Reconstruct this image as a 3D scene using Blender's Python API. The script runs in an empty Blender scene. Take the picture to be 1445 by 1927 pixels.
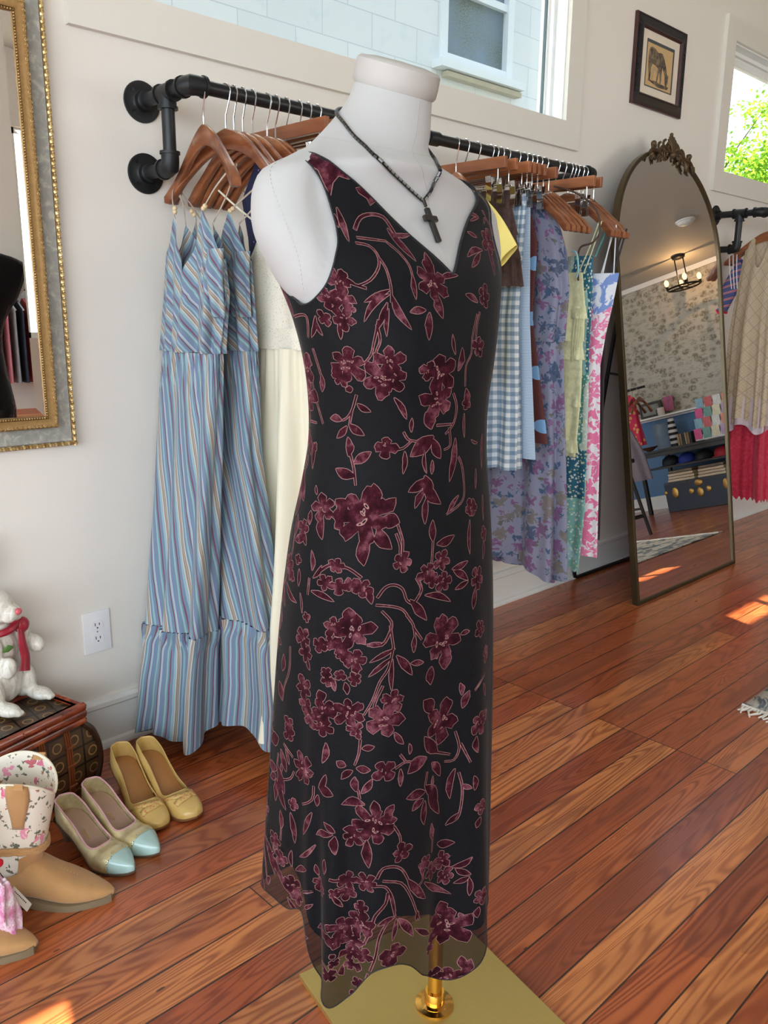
import bpy, bmesh, math, random
import numpy as np
from mathutils import Vector, Matrix
from mathutils.geometry import delaunay_2d_cdt

PI = math.pi
random.seed(7)
scene = bpy.context.scene
COL = scene.collection

# ------------------------------------------------------------------ camera
CAM = Vector((0.0, 0.0, 1.2))
R = ((0.72464412, -0.151952, 0.67216181), (-0.68905004, -0.17398839, 0.70351836), (0.01004733, -0.97295356, -0.23078219))
cd = bpy.data.cameras.new('camera'); cam = bpy.data.objects.new('camera', cd); COL.objects.link(cam)
cd.sensor_fit = 'HORIZONTAL'; cd.sensor_width = 36.0; cd.lens = 1550.44/1445*36
cd.clip_start = 0.02; cd.clip_end = 200
cam.matrix_world = Matrix(((R[0][0], -R[0][1], -R[0][2], CAM.x), (R[1][0], -R[1][1], -R[1][2], CAM.y), (R[2][0], -R[2][1], -R[2][2], CAM.z), (0, 0, 0, 1)))
scene.camera = cam

# ------------------------------------------------------------------ sky, sun, daylight through the glazing, exposure
scene.view_settings.view_transform = 'Standard'; scene.view_settings.look = 'None'
scene.view_settings.exposure = 0.0; scene.view_settings.gamma = 1.0; scene.view_settings.use_curve_mapping = False
world = bpy.data.worlds.new('sky'); scene.world = world; world.use_nodes = True
wn = world.node_tree.nodes; wl = world.node_tree.links; wn.clear()
bg = wn.new('ShaderNodeBackground'); wo = wn.new('ShaderNodeOutputWorld')
wg = wn.new('ShaderNodeTexCoord'); ws = wn.new('ShaderNodeSeparateXYZ'); wr = wn.new('ShaderNodeValToRGB')
wl.new(wg.outputs['Generated'], ws.inputs[0]); wl.new(ws.outputs['Z'], wr.inputs[0]); wl.new(wr.outputs[0], bg.inputs[0]); wl.new(bg.outputs[0], wo.inputs[0])
wr.color_ramp.elements[0].position = 0.0; wr.color_ramp.elements[0].color = (0.88, 0.95, 1.0, 1)
wr.color_ramp.elements[1].position = 0.9; wr.color_ramp.elements[1].color = (0.50, 0.72, 1.0, 1)
bg.inputs['Strength'].default_value = 2.5

def sun_lamp(name, energy, color, direction, angle):
    d = bpy.data.lights.new(name, 'SUN'); d.energy = energy; d.color = color; d.angle = math.radians(angle)
    o = bpy.data.objects.new(name, d); COL.objects.link(o)
    o.rotation_euler = Vector(direction).to_track_quat('-Z', 'Y').to_euler(); return o
def area_lamp(name, energy, color, loc, target, sx, sy):
    d = bpy.data.lights.new(name, 'AREA'); d.energy = energy; d.color = color; d.shape = 'RECTANGLE'; d.size = sx; d.size_y = sy
    o = bpy.data.objects.new(name, d); COL.objects.link(o); o.location = loc
    o.rotation_euler = (Vector(target)-Vector(loc)).to_track_quat('-Z', 'Y').to_euler(); return o
SUN_DIR = Vector((0.22, 0.80, -0.587)).normalized()
sun_lamp('sun', 34.0, (1.0, 0.86, 0.66), SUN_DIR, 0.25)
area_lamp('daylight_storefront', 148, (0.74, 0.86, 1.0), (-3.37, -0.5, 1.55), (1.6, 0.6, 1.2), 3.9, 2.4)
area_lamp('daylight_side_glazing', 72, (0.86, 0.94, 1.0), (-1.8, -2.58, 1.8), (1.5, 2.1, 1.2), 2.7, 1.7)
area_lamp('daylight_far_room', 30, (1.0, 0.92, 0.80), (4.45, -2.58, 1.8), (3.6, 2.1, 0.8), 2.5, 1.6)

# ------------------------------------------------------------------ node helpers
class N:
    def __init__(s, name):
        s.m = bpy.data.materials.new(name); s.m.use_nodes = True; s.t = s.m.node_tree; s.t.nodes.clear()
        s.out = s.n('ShaderNodeOutputMaterial'); s.b = s.n('ShaderNodeBsdfPrincipled'); s.l(s.b.outputs[0], s.out.inputs[0])
    def n(s, typ, **kw):
        x = s.t.nodes.new(typ)
        for k, v in kw.items(): setattr(x, k, v)
        return x
    def l(s, a, b): s.t.links.new(a, b)
    def val(s, sock, v):
        if hasattr(v, 'links') or isinstance(v, bpy.types.NodeSocket): s.l(v, sock)
        else:
            if isinstance(v, (tuple, list)) and len(v) == 3 and sock.type == 'RGBA': v = (*v, 1)
            sock.default_value = v
    def math(s, op, a, b=0.0, c=0.0, clamp=False):
        x = s.n('ShaderNodeMath', operation=op, use_clamp=clamp); s.val(x.inputs[0], a); s.val(x.inputs[1], b); s.val(x.inputs[2], c); return x.outputs[0]
    def mix(s, f, a, b, blend='MIX'):
        x = s.n('ShaderNodeMix', data_type='RGBA', blend_type=blend); s.val(x.inputs[0], f); s.val(x.inputs[6], a); s.val(x.inputs[7], b); return x.outputs[2]
    def co(s, what='Object'): return s.n('ShaderNodeTexCoord').outputs[what]
    def sep(s, v): x = s.n('ShaderNodeSeparateXYZ'); s.l(v, x.inputs[0]); return x.outputs
    def comb(s, x=0.0, y=0.0, z=0.0): c = s.n('ShaderNodeCombineXYZ'); s.val(c.inputs[0], x); s.val(c.inputs[1], y); s.val(c.inputs[2], z); return c.outputs[0]
    def mapp(s, v, scale=(1, 1, 1), rot=(0, 0, 0), loc=(0, 0, 0)):
        x = s.n('ShaderNodeMapping'); s.l(v, x.inputs[0]); x.inputs['Scale'].default_value = scale; x.inputs['Rotation'].default_value = rot; x.inputs['Location'].default_value = loc; return x.outputs[0]
    def noise(s, v, scale=5, detail=3, rough=0.5, dist=0.0, out=0):
        x = s.n('ShaderNodeTexNoise'); s.l(v, x.inputs['Vector']); x.inputs['Scale'].default_value = scale; x.inputs['Detail'].default_value = detail
        x.inputs['Roughness'].default_value = rough; x.inputs['Distortion'].default_value = dist; return x.outputs[out]
    def vor(s, v, scale=5, feature='F1', out='Distance', rand=1.0):
        x = s.n('ShaderNodeTexVoronoi', feature=feature); s.l(v, x.inputs['Vector']); x.inputs['Scale'].default_value = scale; x.inputs['Randomness'].default_value = rand; return x.outputs[out]
    def ramp(s, f, stops, interp='LINEAR'):
        x = s.n('ShaderNodeValToRGB'); r = x.color_ramp; r.interpolation = interp
        while len(r.elements) > 1: r.elements.remove(r.elements[-1])
        r.elements[0].position = stops[0][0]; c = stops[0][1]; r.elements[0].color = (*c, 1) if len(c) == 3 else c
        for p, c in stops[1:]:
            e = r.elements.new(p); e.color = (*c, 1) if len(c) == 3 else c
        s.val(x.inputs[0], f); return x.outputs[0]
    def bump(s, h, strength=0.3, dist=0.002):
        x = s.n('ShaderNodeBump'); s.val(x.inputs['Height'], h); x.inputs['Strength'].default_value = strength; x.inputs['Distance'].default_value = dist
        s.l(x.outputs[0], s.b.inputs['Normal'])
    def set(s, col=None, rough=0.5, metal=0.0, **kw):
        if col is not None: s.val(s.b.inputs['Base Color'], col)
        s.val(s.b.inputs['Roughness'], rough); s.val(s.b.inputs['Metallic'], metal)
        for k, v in kw.items(): s.val(s.b.inputs[k.replace('_', ' ')], v)
        return s.m
def C8(r, g, b):
    f = lambda c: (c/255/12.92) if c/255 <= 0.04045 else ((c/255+0.055)/1.055)**2.4
    return (f(r), f(g), f(b))
MATS = {}
def plain(name, col, rough=0.5, metal=0.0, var=0.12, scale=14, bump=0.0, bscale=200, **kw):
    if name in MATS: return MATS[name]
    a = N(name); co = a.co(); nz = a.noise(co, scale, 3)
    c = a.mix(nz, tuple(max(0, x*(1-var)) for x in col), tuple(min(1, x*(1+var)) for x in col))
    a.set(c, rough, metal, **kw)
    if bump: a.bump(a.noise(co, bscale, 2), bump, 0.001)
    MATS[name] = a.m; return a.m

# ------------------------------------------------------------------ object helpers
def tag(o, label=None, cat=None, group=None, kind=None):
    if label: o['label'] = label
    if cat: o['category'] = cat
    if group: o['group'] = group
    if kind: o['kind'] = kind
    return o
def thing(name, label, cat, loc=(0, 0, 0), group=None):
    o = bpy.data.objects.new(name, None); COL.objects.link(o); o.location = loc; o.empty_display_size = 0.05
    return tag(o, label, cat, group)
def mesh(name, V, F, mats, parent=None, smooth=True, uv=None, midx=None, label=None, local=False):
    """V in world coordinates unless local; a child is stored relative to its parent's place."""
    if not isinstance(mats, (list, tuple)): mats = [mats]
    V = np.asarray(V, float).reshape(-1, 3)
    if parent is not None and not local:
        p = parent; off = Vector((0, 0, 0))
        while p is not None: off = off+p.location; p = p.parent
        V = V-np.array(off)
    me = bpy.data.meshes.new(name); me.from_pydata(V.tolist(), [], [list(f) for f in F])
    for m in mats: me.materials.append(m)
    if midx is not None: me.polygons.foreach_set('material_index', np.asarray(midx, dtype=np.int32))
    if uv is not None:
        L = me.uv_layers.new(name='UVMap'); idx = np.zeros(len(me.loops), dtype=np.int32); me.loops.foreach_get('vertex_index', idx)
        L.data.foreach_set('uv', np.asarray(uv, dtype=np.float32)[idx].ravel())
    if smooth: me.polygons.foreach_set('use_smooth', np.ones(len(me.polygons), dtype=bool))
    me.update()
    o = bpy.data.objects.new(name, me); COL.objects.link(o)
    if parent is not None: o.parent = parent
    if label: o['label'] = label
    return o
class MB:
    """collects shapes into one mesh"""
    def __init__(s): s.V = []; s.F = []; s.M = []; s.S = []
    def add(s, V, F, m=0):
        k = len(s.V); s.V += [tuple(v) for v in V]; s.F += [tuple(i+k for i in f) for f in F]; s.M += [m]*len(F); return s
    def box(s, c, d, rot=None, m=0, bev=0.0):
        x, y, z = d[0]/2, d[1]/2, d[2]/2
        if bev <= 0:
            P = [(-x, -y, -z), (x, -y, -z), (x, y, -z), (-x, y, -z), (-x, -y, z), (x, -y, z), (x, y, z), (-x, y, z)]
            Fs = [(0, 3, 2, 1), (4, 5, 6, 7), (0, 1, 5, 4), (1, 2, 6, 5), (2, 3, 7, 6), (3, 0, 4, 7)]
        else:
            bm = bmesh.new(); bmesh.ops.create_cube(bm, size=1); bmesh.ops.scale(bm, vec=(2*x, 2*y, 2*z), verts=bm.verts)
            bmesh.ops.bevel(bm, geom=bm.edges[:], offset=bev, segments=2, affect='EDGES', profile=0.6)
            bm.verts.index_update(); P = [tuple(v.co) for v in bm.verts]; Fs = [tuple(v.index for v in f.verts) for f in bm.faces]; bm.free()
        if rot is not None: P = [rot @ Vector(p) for p in P]
        return s.add([(p[0]+c[0], p[1]+c[1], p[2]+c[2]) for p in P], Fs, m)
    def tube(s, pts, r, n=10, m=0, closed=False, flat=1.0, up=None):
        pts = [Vector(p) for p in pts]; K = len(pts)
        rs = r if isinstance(r, (list, tuple)) else [r]*K
        base = len(s.V); T = []
        for i in range(K):
            a = pts[(i-1) % K] if (closed or i > 0) else pts[i]; b = pts[(i+1) % K] if (closed or i < K-1) else pts[i]
            t = (b-a); T.append(t.normalized() if t.length > 1e-9 else Vector((0, 0, 1)))
        u = Vector(up) if up else (Vector((0, 0, 1)) if abs(T[0].z) < 0.9 else Vector((1, 0, 0)))
        u = (u-T[0]*u.dot(T[0])).normalized()
        for i in range(K):
            u = (u-T[i]*u.dot(T[i])); u = u.normalized() if u.length > 1e-6 else T[i].orthogonal().normalized()
            w = T[i].cross(u)
            for j in range(n):
                a = 2*PI*j/n; s.V.append(tuple(pts[i]+(u*math.cos(a)*flat+w*math.sin(a))*rs[i]))
        for i in range(K if closed else K-1):
            for j in range(n):
                a = base+i*n+j; b = base+i*n+(j+1) % n; c = base+((i+1) % K)*n+(j+1) % n; d = base+((i+1) % K)*n+j
                s.F.append((a, b, c, d)); s.M.append(m)
        if not closed:
            s.F.append(tuple(base+j for j in range(n))[::-1]); s.M.append(m)
            s.F.append(tuple(base+(K-1)*n+j for j in range(n))); s.M.append(m)
        return s
    def lathe(s, prof, c=(0, 0, 0), n=24, m=0, axis='Z'):
        base = len(s.V)
        for (r, z) in prof:
            for j in range(n):
                a = 2*PI*j/n; p = (r*math.cos(a), r*math.sin(a), z)
                if axis == 'Y': p = (p[0], p[2], p[1])
                if axis == 'X': p = (p[2], p[0], p[1])
                s.V.append((p[0]+c[0], p[1]+c[1], p[2]+c[2]))
        for i in range(len(prof)-1):
            for j in range(n):
                s.F.append((base+i*n+j, base+i*n+(j+1) % n, base+(i+1)*n+(j+1) % n, base+(i+1)*n+j)); s.M.append(m)
        s.F.append(tuple(base+j for j in range(n))[::-1]); s.M.append(m)
        s.F.append(tuple(base+(len(prof)-1)*n+j for j in range(n))); s.M.append(m)
        return s
    def ball(s, c, r, n=12, m=0):
        if not isinstance(r, (list, tuple)): r = (r, r, r)
        base = len(s.V); K = n//2+1
        for i in range(K+1):
            ph = PI*i/K
            for j in range(n):
                a = 2*PI*j/n; s.V.append((c[0]+r[0]*math.sin(ph)*math.cos(a), c[1]+r[1]*math.sin(ph)*math.sin(a), c[2]+r[2]*math.cos(ph)))
        for i in range(K):
            for j in range(n): s.F.append((base+i*n+j, base+(i+1)*n+j, base+(i+1)*n+(j+1) % n, base+i*n+(j+1) % n)); s.M.append(m)
        return s
    def prism(s, poly, y0, y1, m=0, f=None):
        """polygon (a, b) extruded; f maps (a, b, h) to a point"""
        f = f or (lambda a, b, h: (a, h, b)); n = len(poly); base = len(s.V)
        for h in (y0, y1):
            for p in poly: s.V.append(tuple(f(p[0], p[1], h)))
        s.F.append(tuple(base+i for i in range(n))); s.M.append(m); s.F.append(tuple(base+n+i for i in range(n))[::-1]); s.M.append(m)
        for i in range(n): s.F.append((base+i, base+n+i, base+n+(i+1) % n, base+(i+1) % n)); s.M.append(m)
        return s
    def grid(s, P, m=0, closed=False):
        P = np.asarray(P); a, b, _ = P.shape; base = len(s.V); s.V += [tuple(v) for v in P.reshape(-1, 3)]
        for i in range(a if closed else a-1):
            for j in range(b-1): s.F.append((base+i*b+j, base+((i+1) % a)*b+j, base+((i+1) % a)*b+j+1, base+i*b+j+1)); s.M.append(m)
        return s
    def go(s, name, mats, parent=None, smooth=True, label=None, local=False, sharp=None):
        o = mesh(name, s.V, s.F, mats, parent, smooth, None, s.M, label, local)
        if smooth and sharp != 0:
            bm = bmesh.new(); bm.from_mesh(o.data); bmesh.ops.recalc_face_normals(bm, faces=bm.faces); lim = math.radians(sharp or 40)
            for e in bm.edges:
                if len(e.link_faces) == 2 and e.calc_face_angle(0) > lim: e.smooth = False
            bm.to_mesh(o.data); bm.free()
        return o
def dup(root, loc=None, rotz=None, label=None, group=None):
    def cp(o, par):
        c = o.copy(); COL.objects.link(c)
        if par is not None:
            c.parent = par
            for k in ('label', 'category', 'group'):
                if k in c and k != 'label': del c[k]
        for ch in list(o.children): cp(ch, c)
        return c
    c = cp(root, None)
    if loc is not None: c.location = loc
    if rotz is not None: c.rotation_euler = (0, 0, rotz)
    if label: c['label'] = label
    if group: c['group'] = group
    return c
def smoothpath(pts, k=6):
    pts = [Vector(p) for p in pts]; out = []
    for i in range(len(pts)-1):
        p0 = pts[max(i-1, 0)]; p1 = pts[i]; p2 = pts[i+1]; p3 = pts[min(i+2, len(pts)-1)]
        for j in range(k):
            t = j/k
            out.append(0.5*((2*p1)+(p2-p0)*t+(2*p0-5*p1+4*p2-p3)*t*t+(3*p1-p0-3*p2+p3)*t**3))
    out.append(pts[-1]); return out
# ================================================================== THE SETTING
WY = 2.095                       # face of the wall the clothes hang along
XL, XR, YR = -3.4, 8.35, -2.6
def ceil_z(x): return 2.43+0.14*(XR-x)
a = N('wall_paint'); co = a.co()
a.set(a.mix(a.noise(co, 1.3, 2), C8(228, 222, 213), C8(234, 229, 221)), 0.62)
a.bump(a.math('ADD', a.noise(co, 160, 3), a.noise(co, 40, 2)), 0.12, 0.002); M_WALL = a.m
M_TRIM = plain('trim_paint', C8(226, 222, 213), 0.38, var=0.02)
M_BASE = plain('baseboard_paint', C8(232, 232, 230), 0.33, var=0.02)
M_CEIL = plain('ceiling_paint', C8(188, 186, 178), 0.7, var=0.02)
M_FRAMEW = plain('window_frame_paint', C8(240, 242, 240), 0.3, var=0.02)
M_GASKET = plain('window_gasket', C8(95, 110, 115), 0.5)
# floorboards: old heart pine, boards run along x
a = N('pine_floorboards'); co = a.co(); x, y, z = a.sep(co)
BW = 0.0865
row = a.math('FLOOR', a.math('DIVIDE', a.math('ADD', y, 0.0736+10*BW), BW))
fy = a.math('FRACT', a.math('DIVIDE', a.math('ADD', y, 0.0736+10*BW), BW))
wn1 = a.n('ShaderNodeTexWhiteNoise', noise_dimensions='1D'); a.l(row, wn1.inputs['W'])
half = a.math('GREATER_THAN', x, 2.09)
near = a.math('LESS_THAN', a.math('ABSOLUTE', a.math('SUBTRACT', x, 2.09)), 1.1)
bx = a.math('DIVIDE', a.math('ADD', x, a.math('ADD', 20.11, a.math('MULTIPLY', a.math('GREATER_THAN', wn1.outputs[0], 0.55), 1.23))), 2.22)
seg = a.math('FLOOR', bx); fx = a.math('FRACT', bx)
wn2 = a.n('ShaderNodeTexWhiteNoise', noise_dimensions='2D'); a.l(a.comb(row, seg), wn2.inputs['Vector'])
rnd = wn2.outputs['Value']; rcol = wn2.outputs['Color']; r1, r2, r3 = a.sep(rcol)
# cathedral grain: rings of a slanted log cut, distorted
gco = a.comb(a.math('ADD', a.math('MULTIPLY', x, 0.55), a.math('MULTIPLY', r1, 37.0)), a.math('ADD', a.math('MULTIPLY', y, 5.5), a.math('MULTIPLY', r2, 11.0)), a.math('MULTIPLY', r3, 9.0))
g1 = a.noise(gco, 1.7, 2, 0.45, 0.6)
rings = a.math('SINE', a.math('MULTIPLY', g1, 150.0)); rings = a.math('MULTIPLY_ADD', rings, 0.5, 0.5)
fine = a.noise(a.mapp(co, (14, 330, 10)), 1.0, 3, 0.6)
blot = a.noise(a.mapp(co, (1.6, 6.0, 1)), 1.6, 4, 0.6)
patch = a.math('MULTIPLY', a.math('GREATER_THAN', a.noise(gco, 1.1, 2, 0.4), 0.60), 0.34)
base = a.ramp(rnd, [(0, C8(176, 88, 48)), (0.35, C8(196, 104, 56)), (0.7, C8(208, 118, 66)), (1, C8(232, 150, 86))])
dark = a.mix(1.0, base, C8(160, 118, 98), 'MULTIPLY')
gstr = a.math('MULTIPLY', a.math('POWER', rings, 1.6), a.math('MULTIPLY_ADD', r2, 0.5, 0.34))
c = a.mix(gstr, base, dark)
c = a.mix(a.math('MULTIPLY', fine, 0.26), c, C8(110, 58, 34))
c = a.mix(patch, c, C8(104, 54, 42))
c = a.mix(a.math('MULTIPLY', a.math('SUBTRACT', blot, 0.42, clamp=True), 1.6), c, C8(118, 58, 32))
gapy = a.math('ABSOLUTE', a.math('SUBTRACT', fy, 0.5)); gapw = a.math('MULTIPLY_ADD', a.noise(a.mapp(co, (9, 1, 1)), 2.0, 2), 0.018, 0.470)
gap = a.math('GREATER_THAN', gapy, gapw); gapx = a.math('LESS_THAN', fx, 0.0013); gap = a.math('MAXIMUM', gap, gapx)
c = a.mix(a.math('MULTIPLY', gap, 0.93), c, C8(36, 20, 14))
kn = a.math('LESS_THAN', a.vor(a.mapp(co, (1.0, 3.4, 1)), 2.3), 0.022); c = a.mix(a.math('MULTIPLY', kn, 0.8), c, C8(40, 26, 22))
scr = a.math('LESS_THAN', a.vor(a.mapp(co, (30, 90, 1), rot=(0, 0, 0.5)), 1.0), 0.035); c = a.mix(a.math('MULTIPLY', scr, 0.35), c, C8(205, 160, 120))
a.set(c, a.math('MULTIPLY_ADD', blot, 0.22, 0.20), Coat_Weight=0.35, Coat_Roughness=0.16)
a.bump(a.math('SUBTRACT', a.math('MULTIPLY', fine, 0.25), gap), 0.35, 0.0016); M_FLOOR = a.m

def struct(o): o['kind'] = 'structure'; return o
def quadbox(name, x0, x1, y0, y1, z0, z1, mat, bev=0.0):
    return struct(MB().box(((x0+x1)/2, (y0+y1)/2, (z0+z1)/2), (x1-x0, y1-y0, z1-z0), bev=bev).go(name, mat, smooth=False))
quadbox('floor', XL-0.15, XR+0.15, YR-0.15, WY+0.14, -0.06, 0.0, M_FLOOR)
struct(MB().add([(XL-.2, YR-.2, ceil_z(XL-.2)), (XR+.2, YR-.2, ceil_z(XR+.2)), (XR+.2, WY+.2, ceil_z(XR+.2)), (XL-.2, WY+.2, ceil_z(XL-.2)),
    (XL-.2, YR-.2, ceil_z(XL-.2)+.08), (XR+.2, YR-.2, ceil_z(XR+.2)+.08), (XR+.2, WY+.2, ceil_z(XR+.2)+.08), (XL-.2, WY+.2, ceil_z(XL-.2)+.08)],
    [(0, 1, 2, 3), (7, 6, 5, 4), (0, 4, 5, 1), (1, 5, 6, 2), (2, 6, 7, 3), (3, 7, 4, 0)]).go('ceiling', M_CEIL, smooth=False))
M_SUNBLK = plain('sun_block_shingle', C8(96, 92, 88), 0.9)
b = MB(); yr, zr_, ze = (YR+WY)/2, 8.0, 4.05  # added gable above the ceiling, unseen, keeps sun off the neighbouring wall
for y0 in (YR-.30, WY+.30): b.add([(XL-.3, y0, ze), (XR+.3, y0, ze), (XR+.3, yr, zr_), (XL-.3, yr, zr_), (XL-.3, y0, ze+.1), (XR+.3, y0, ze+.1), (XR+.3, yr, zr_+.1), (XL-.3, yr, zr_+.1)], [(0, 1, 2, 3), (7, 6, 5, 4), (0, 4, 5, 1), (1, 5, 6, 2), (2, 6, 7, 3), (3, 7, 4, 0)])
struct(b.go('sun_block_roof', M_SUNBLK, smooth=False))
def holed(name, us, vs, holes, f, mat, thick):
    """wall in (u, v) with rectangular openings, thickness outward"""
    us = sorted(set(us+[h[0] for h in holes]+[h[1] for h in holes])); vs = sorted(set(vs+[h[2] for h in holes]+[h[3] for h in holes]))
    b = MB()
    def solid(i, j):
        if i < 0 or j < 0 or i >= len(us)-1 or j >= len(vs)-1: return False
        u = (us[i]+us[i+1])/2; v = (vs[j]+vs[j+1])/2
        return not any(h[0] < u < h[1] and h[2] < v < h[3] for h in holes)
    for i in range(len(us)-1):
        for j in range(len(vs)-1):
            if not solid(i, j): continue
            u0, u1, v0, v1 = us[i], us[i+1], vs[j], vs[j+1]
            for q in (0, thick): b.add([f(u0, v0, q), f(u1, v0, q), f(u1, v1, q), f(u0, v1, q)], [(0, 1, 2, 3)])
            for (di, dj, e) in ((-1, 0, ((u0, v0), (u0, v1))), (1, 0, ((u1, v0), (u1, v1))), (0, -1, ((u0, v0), (u1, v0))), (0, 1, ((u0, v1), (u1, v1)))):
                if not solid(i+di, j+dj): b.add([f(*e[0], 0), f(*e[1], 0), f(*e[1], thick), f(*e[0], thick)], [(0, 1, 2, 3)])
    return struct(b.go(name, mat, smooth=False))
W1 = (1.041, 2.964, 1.966, 2.60); W2 = (4.371, 6.10, 1.943, 2.551)
holed('wall_left', [XL-.1, XR+.1], [0, 3.95], [W1, W2], lambda u, v, q: (u, WY+q, v), M_WALL, 0.13)
holed('wall_near', [YR-.1, WY+.1], [0, 3.95], [(-2.45, 1.5, 0.35, 2.75)], lambda u, v, q: (XL-q, u, v), M_WALL, 0.13)
holed('wall_right', [XL-.1, XR+.1], [0, 3.95], [(-3.2, -0.4, 0.9, 2.65), (3.15, 5.75, 1.0, 2.6), (2.14, 3.05, 2.83, 2.995), (-0.86, -0.62, 2.79, 2.94)], lambda u, v, q: (u, YR-q, v), M_WALL, 0.13)  # last two openings are unseen slits shaped to cast the floor's sun patches
# far wall: toile paper above the chair rail, blue paint below
a = N('toile_wallpaper'); co = a.co(); p = a.mapp(co, (1, 1, 1.5)); x, y, z = a.sep(co)
cell = a.vor(p, 10.5, rand=0.55); blob = a.ramp(cell, [(0.42, (1, 1, 1)), (0.60, (0, 0, 0))])
det = a.ramp(a.noise(co, 42, 4, 0.65, 0.4), [(0.44, (0, 0, 0)), (0.56, (1, 1, 1))])
tw = a.ramp(a.noise(a.mapp(co, (1, 1, 3.0)), 11, 3, 0.6, 1.2), [(0.55, (0, 0, 0)), (0.62, (1, 1, 1))])
k = a.math('MAXIMUM', a.math('MULTIPLY', blob, a.math('MULTIPLY_ADD', det, 0.75, 0.22)), a.math('MULTIPLY', tw, 0.45))
pap = a.mix(k, C8(184, 180, 168), C8(120, 113, 98))
a.set(a.mix(a.math('GREATER_THAN', z, 0.985), C8(92, 128, 168), pap), 0.7); M_PAPER = a.m
quadbox('wall_far', XR, XR+0.12, YR-.1, WY+.1, 0, 2.6, M_PAPER)
quadbox('trim_2', XR-0.045, XR, YR, WY, 0.965, 1.005, M_BASE)
quadbox('baseboard_far', XR-0.014, XR, YR, WY, 0, 0.145, M_BASE)
def baseboard(name, x0, x1):
    prof = [(0, 0), (-0.028, 0), (-0.028, 0.008), (-0.024, 0.018), (-0.014, 0.022), (-0.014, 0.118), (-0.019, 0.124), (-0.019, 0.136), (-0.012, 0.145), (0, 0.147)]
    b = MB(); b.prism(prof, x0, x1, f=lambda a_, b_, h: (h, WY+a_, b_)); return struct(b.go(name, M_BASE, smooth=False))
baseboard('baseboard_left', XL, XR)
def window(n, W, split=None):
    x0, x1, z0, z1 = W
    # casing (four mitred boards) + jamb liner + sash and pane
    b = MB(); t = 0.10; d = 0.018
    for poly in ([(x0-t, z0-t), (x1+t, z0-t), (x1, z0), (x0, z0)], [(x0-t, z1+t), (x1+t, z1+t), (x1, z1), (x0, z1)], [(x0-t, z0-t), (x0, z0), (x0, z1), (x0-t, z1+t)], [(x1+t, z0-t), (x1, z0), (x1, z1), (x1+t, z1+t)]):
        b.prism(poly, WY-d, WY)
    struct(b.go('trim_%d' % (10+n), M_TRIM, smooth=False))
    root = thing('window_%d' % n, None, None, (x0, WY, z0)); root['kind'] = 'structure'
    f = MB()
    def ring(a0, a1, b0, b1, y0, y1, w, m=0):
        f.box(((a0+a1)/2, (y0+y1)/2, b0+w/2), (a1-a0, y1-y0, w), m=m); f.box(((a0+a1)/2, (y0+y1)/2, b1-w/2), (a1-a0, y1-y0, w), m=m)
        f.box((a0+w/2, (y0+y1)/2, (b0+b1)/2), (w, y1-y0, b1-b0-2*w), m=m); f.box((a1-w/2, (y0+y1)/2, (b0+b1)/2), (w, y1-y0, b1-b0-2*w), m=m)
    ring(x0, x1, z0, z1, WY+0.0, WY+0.125, 0.006); ring(x0+0.006, x1-0.006, z0+0.006, z1-0.006, WY+0.05, WY+0.10, 0.018)
    ring(x0+0.024, x1-0.024, z0+0.012, z1-0.024, WY+0.068, WY+0.088, 0.012)
    f.go('window_frame', M_FRAMEW, root, smooth=False)
    f = MB(); ring(x0+0.036, x1-0.036, z0+0.024, z1-0.036, WY+0.072, WY+0.084, 0.005); f.go('gasket', M_GASKET, root, smooth=False)
    if split: 
        MB().box((x0+(x1-x0)/2, WY+0.07, z1-0.055), (x1-x0-0.05, 0.02, 0.03)).go('shade_cassette', M_FRAMEW, root, smooth=False)
    g = N('window_glass_%d' % n); tr = g.n('ShaderNodeBsdfTransparent'); gl = g.n('ShaderNodeBsdfGlossy'); gl.inputs['Roughness'].default_value = 0.02
    mx = g.n('ShaderNodeMixShader'); mx.inputs[0].default_value = 0.04; tr.inputs[0].default_value = (0.95, 0.99, 1, 1)
    g.l(tr.outputs[0], mx.inputs[1]); g.l(gl.outputs[0], mx.inputs[2]); g.l(mx.outputs[0], g.out.inputs[0])
    MB().box(((x0+x1)/2, WY+0.078, (z0+z1)/2), (x1-x0-0.07, 0.004, z1-z0-0.05)).go('window_pane', g.m, root, smooth=False)
    return root, g.m
_, M_GLASS = window(1, W1); window(2, W2, True)
# glazing of the storefront, the side windows and an added sun slit behind the camera
def glazing(n, pts, bars, mat):
    root = thing('window_%d' % n, None, None, pts[0]); root['kind'] = 'structure'
    b = MB()
    for c, d in bars: b.box(c, d)
    b.go('window_frame', mat, root, smooth=False); return root
r3 = glazing(3, [(XL-0.06, -0.475, 0.35)], [((XL-.07, -0.475, z_), (.06, 3.95, .05)) for z_ in (.37, 2.73)]+[((XL-.07, y_, 1.55), (.06, .05, 2.4)) for y_ in (-2.43, -1.1, .2, 1.48)], M_FRAMEW)
MB().box((XL-.07, -0.475, 1.55), (.004, 3.85, 2.3)).go('window_pane', M_GLASS, r3, smooth=False)
r4 = glazing(4, [(-1.8, YR-.06, .9)], [((-1.8, YR-.07, .92), (2.8, .06, .05)), ((-1.8, YR-.07, 2.63), (2.8, .06, .05))]+[((x_, YR-.07, 1.78), (.04, .06, 1.75)) for x_ in (-3.18, -1.8, -.42)], M_FRAMEW)
MB().box((-1.8, YR-.07, 1.78), (2.75, .004, 1.7)).go('window_pane', M_GLASS, r4, smooth=False)
r5 = glazing(5, [(4.45, YR-.06, 1.0)], [((4.45, YR-.07, 1.02), (2.6, .06, .05)), ((4.45, YR-.07, 2.58), (2.6, .06, .05))]+[((x_, YR-.07, 1.8), (.04, .06, 1.6)) for x_ in (3.17, 4.45, 5.73)], M_FRAMEW)
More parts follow.
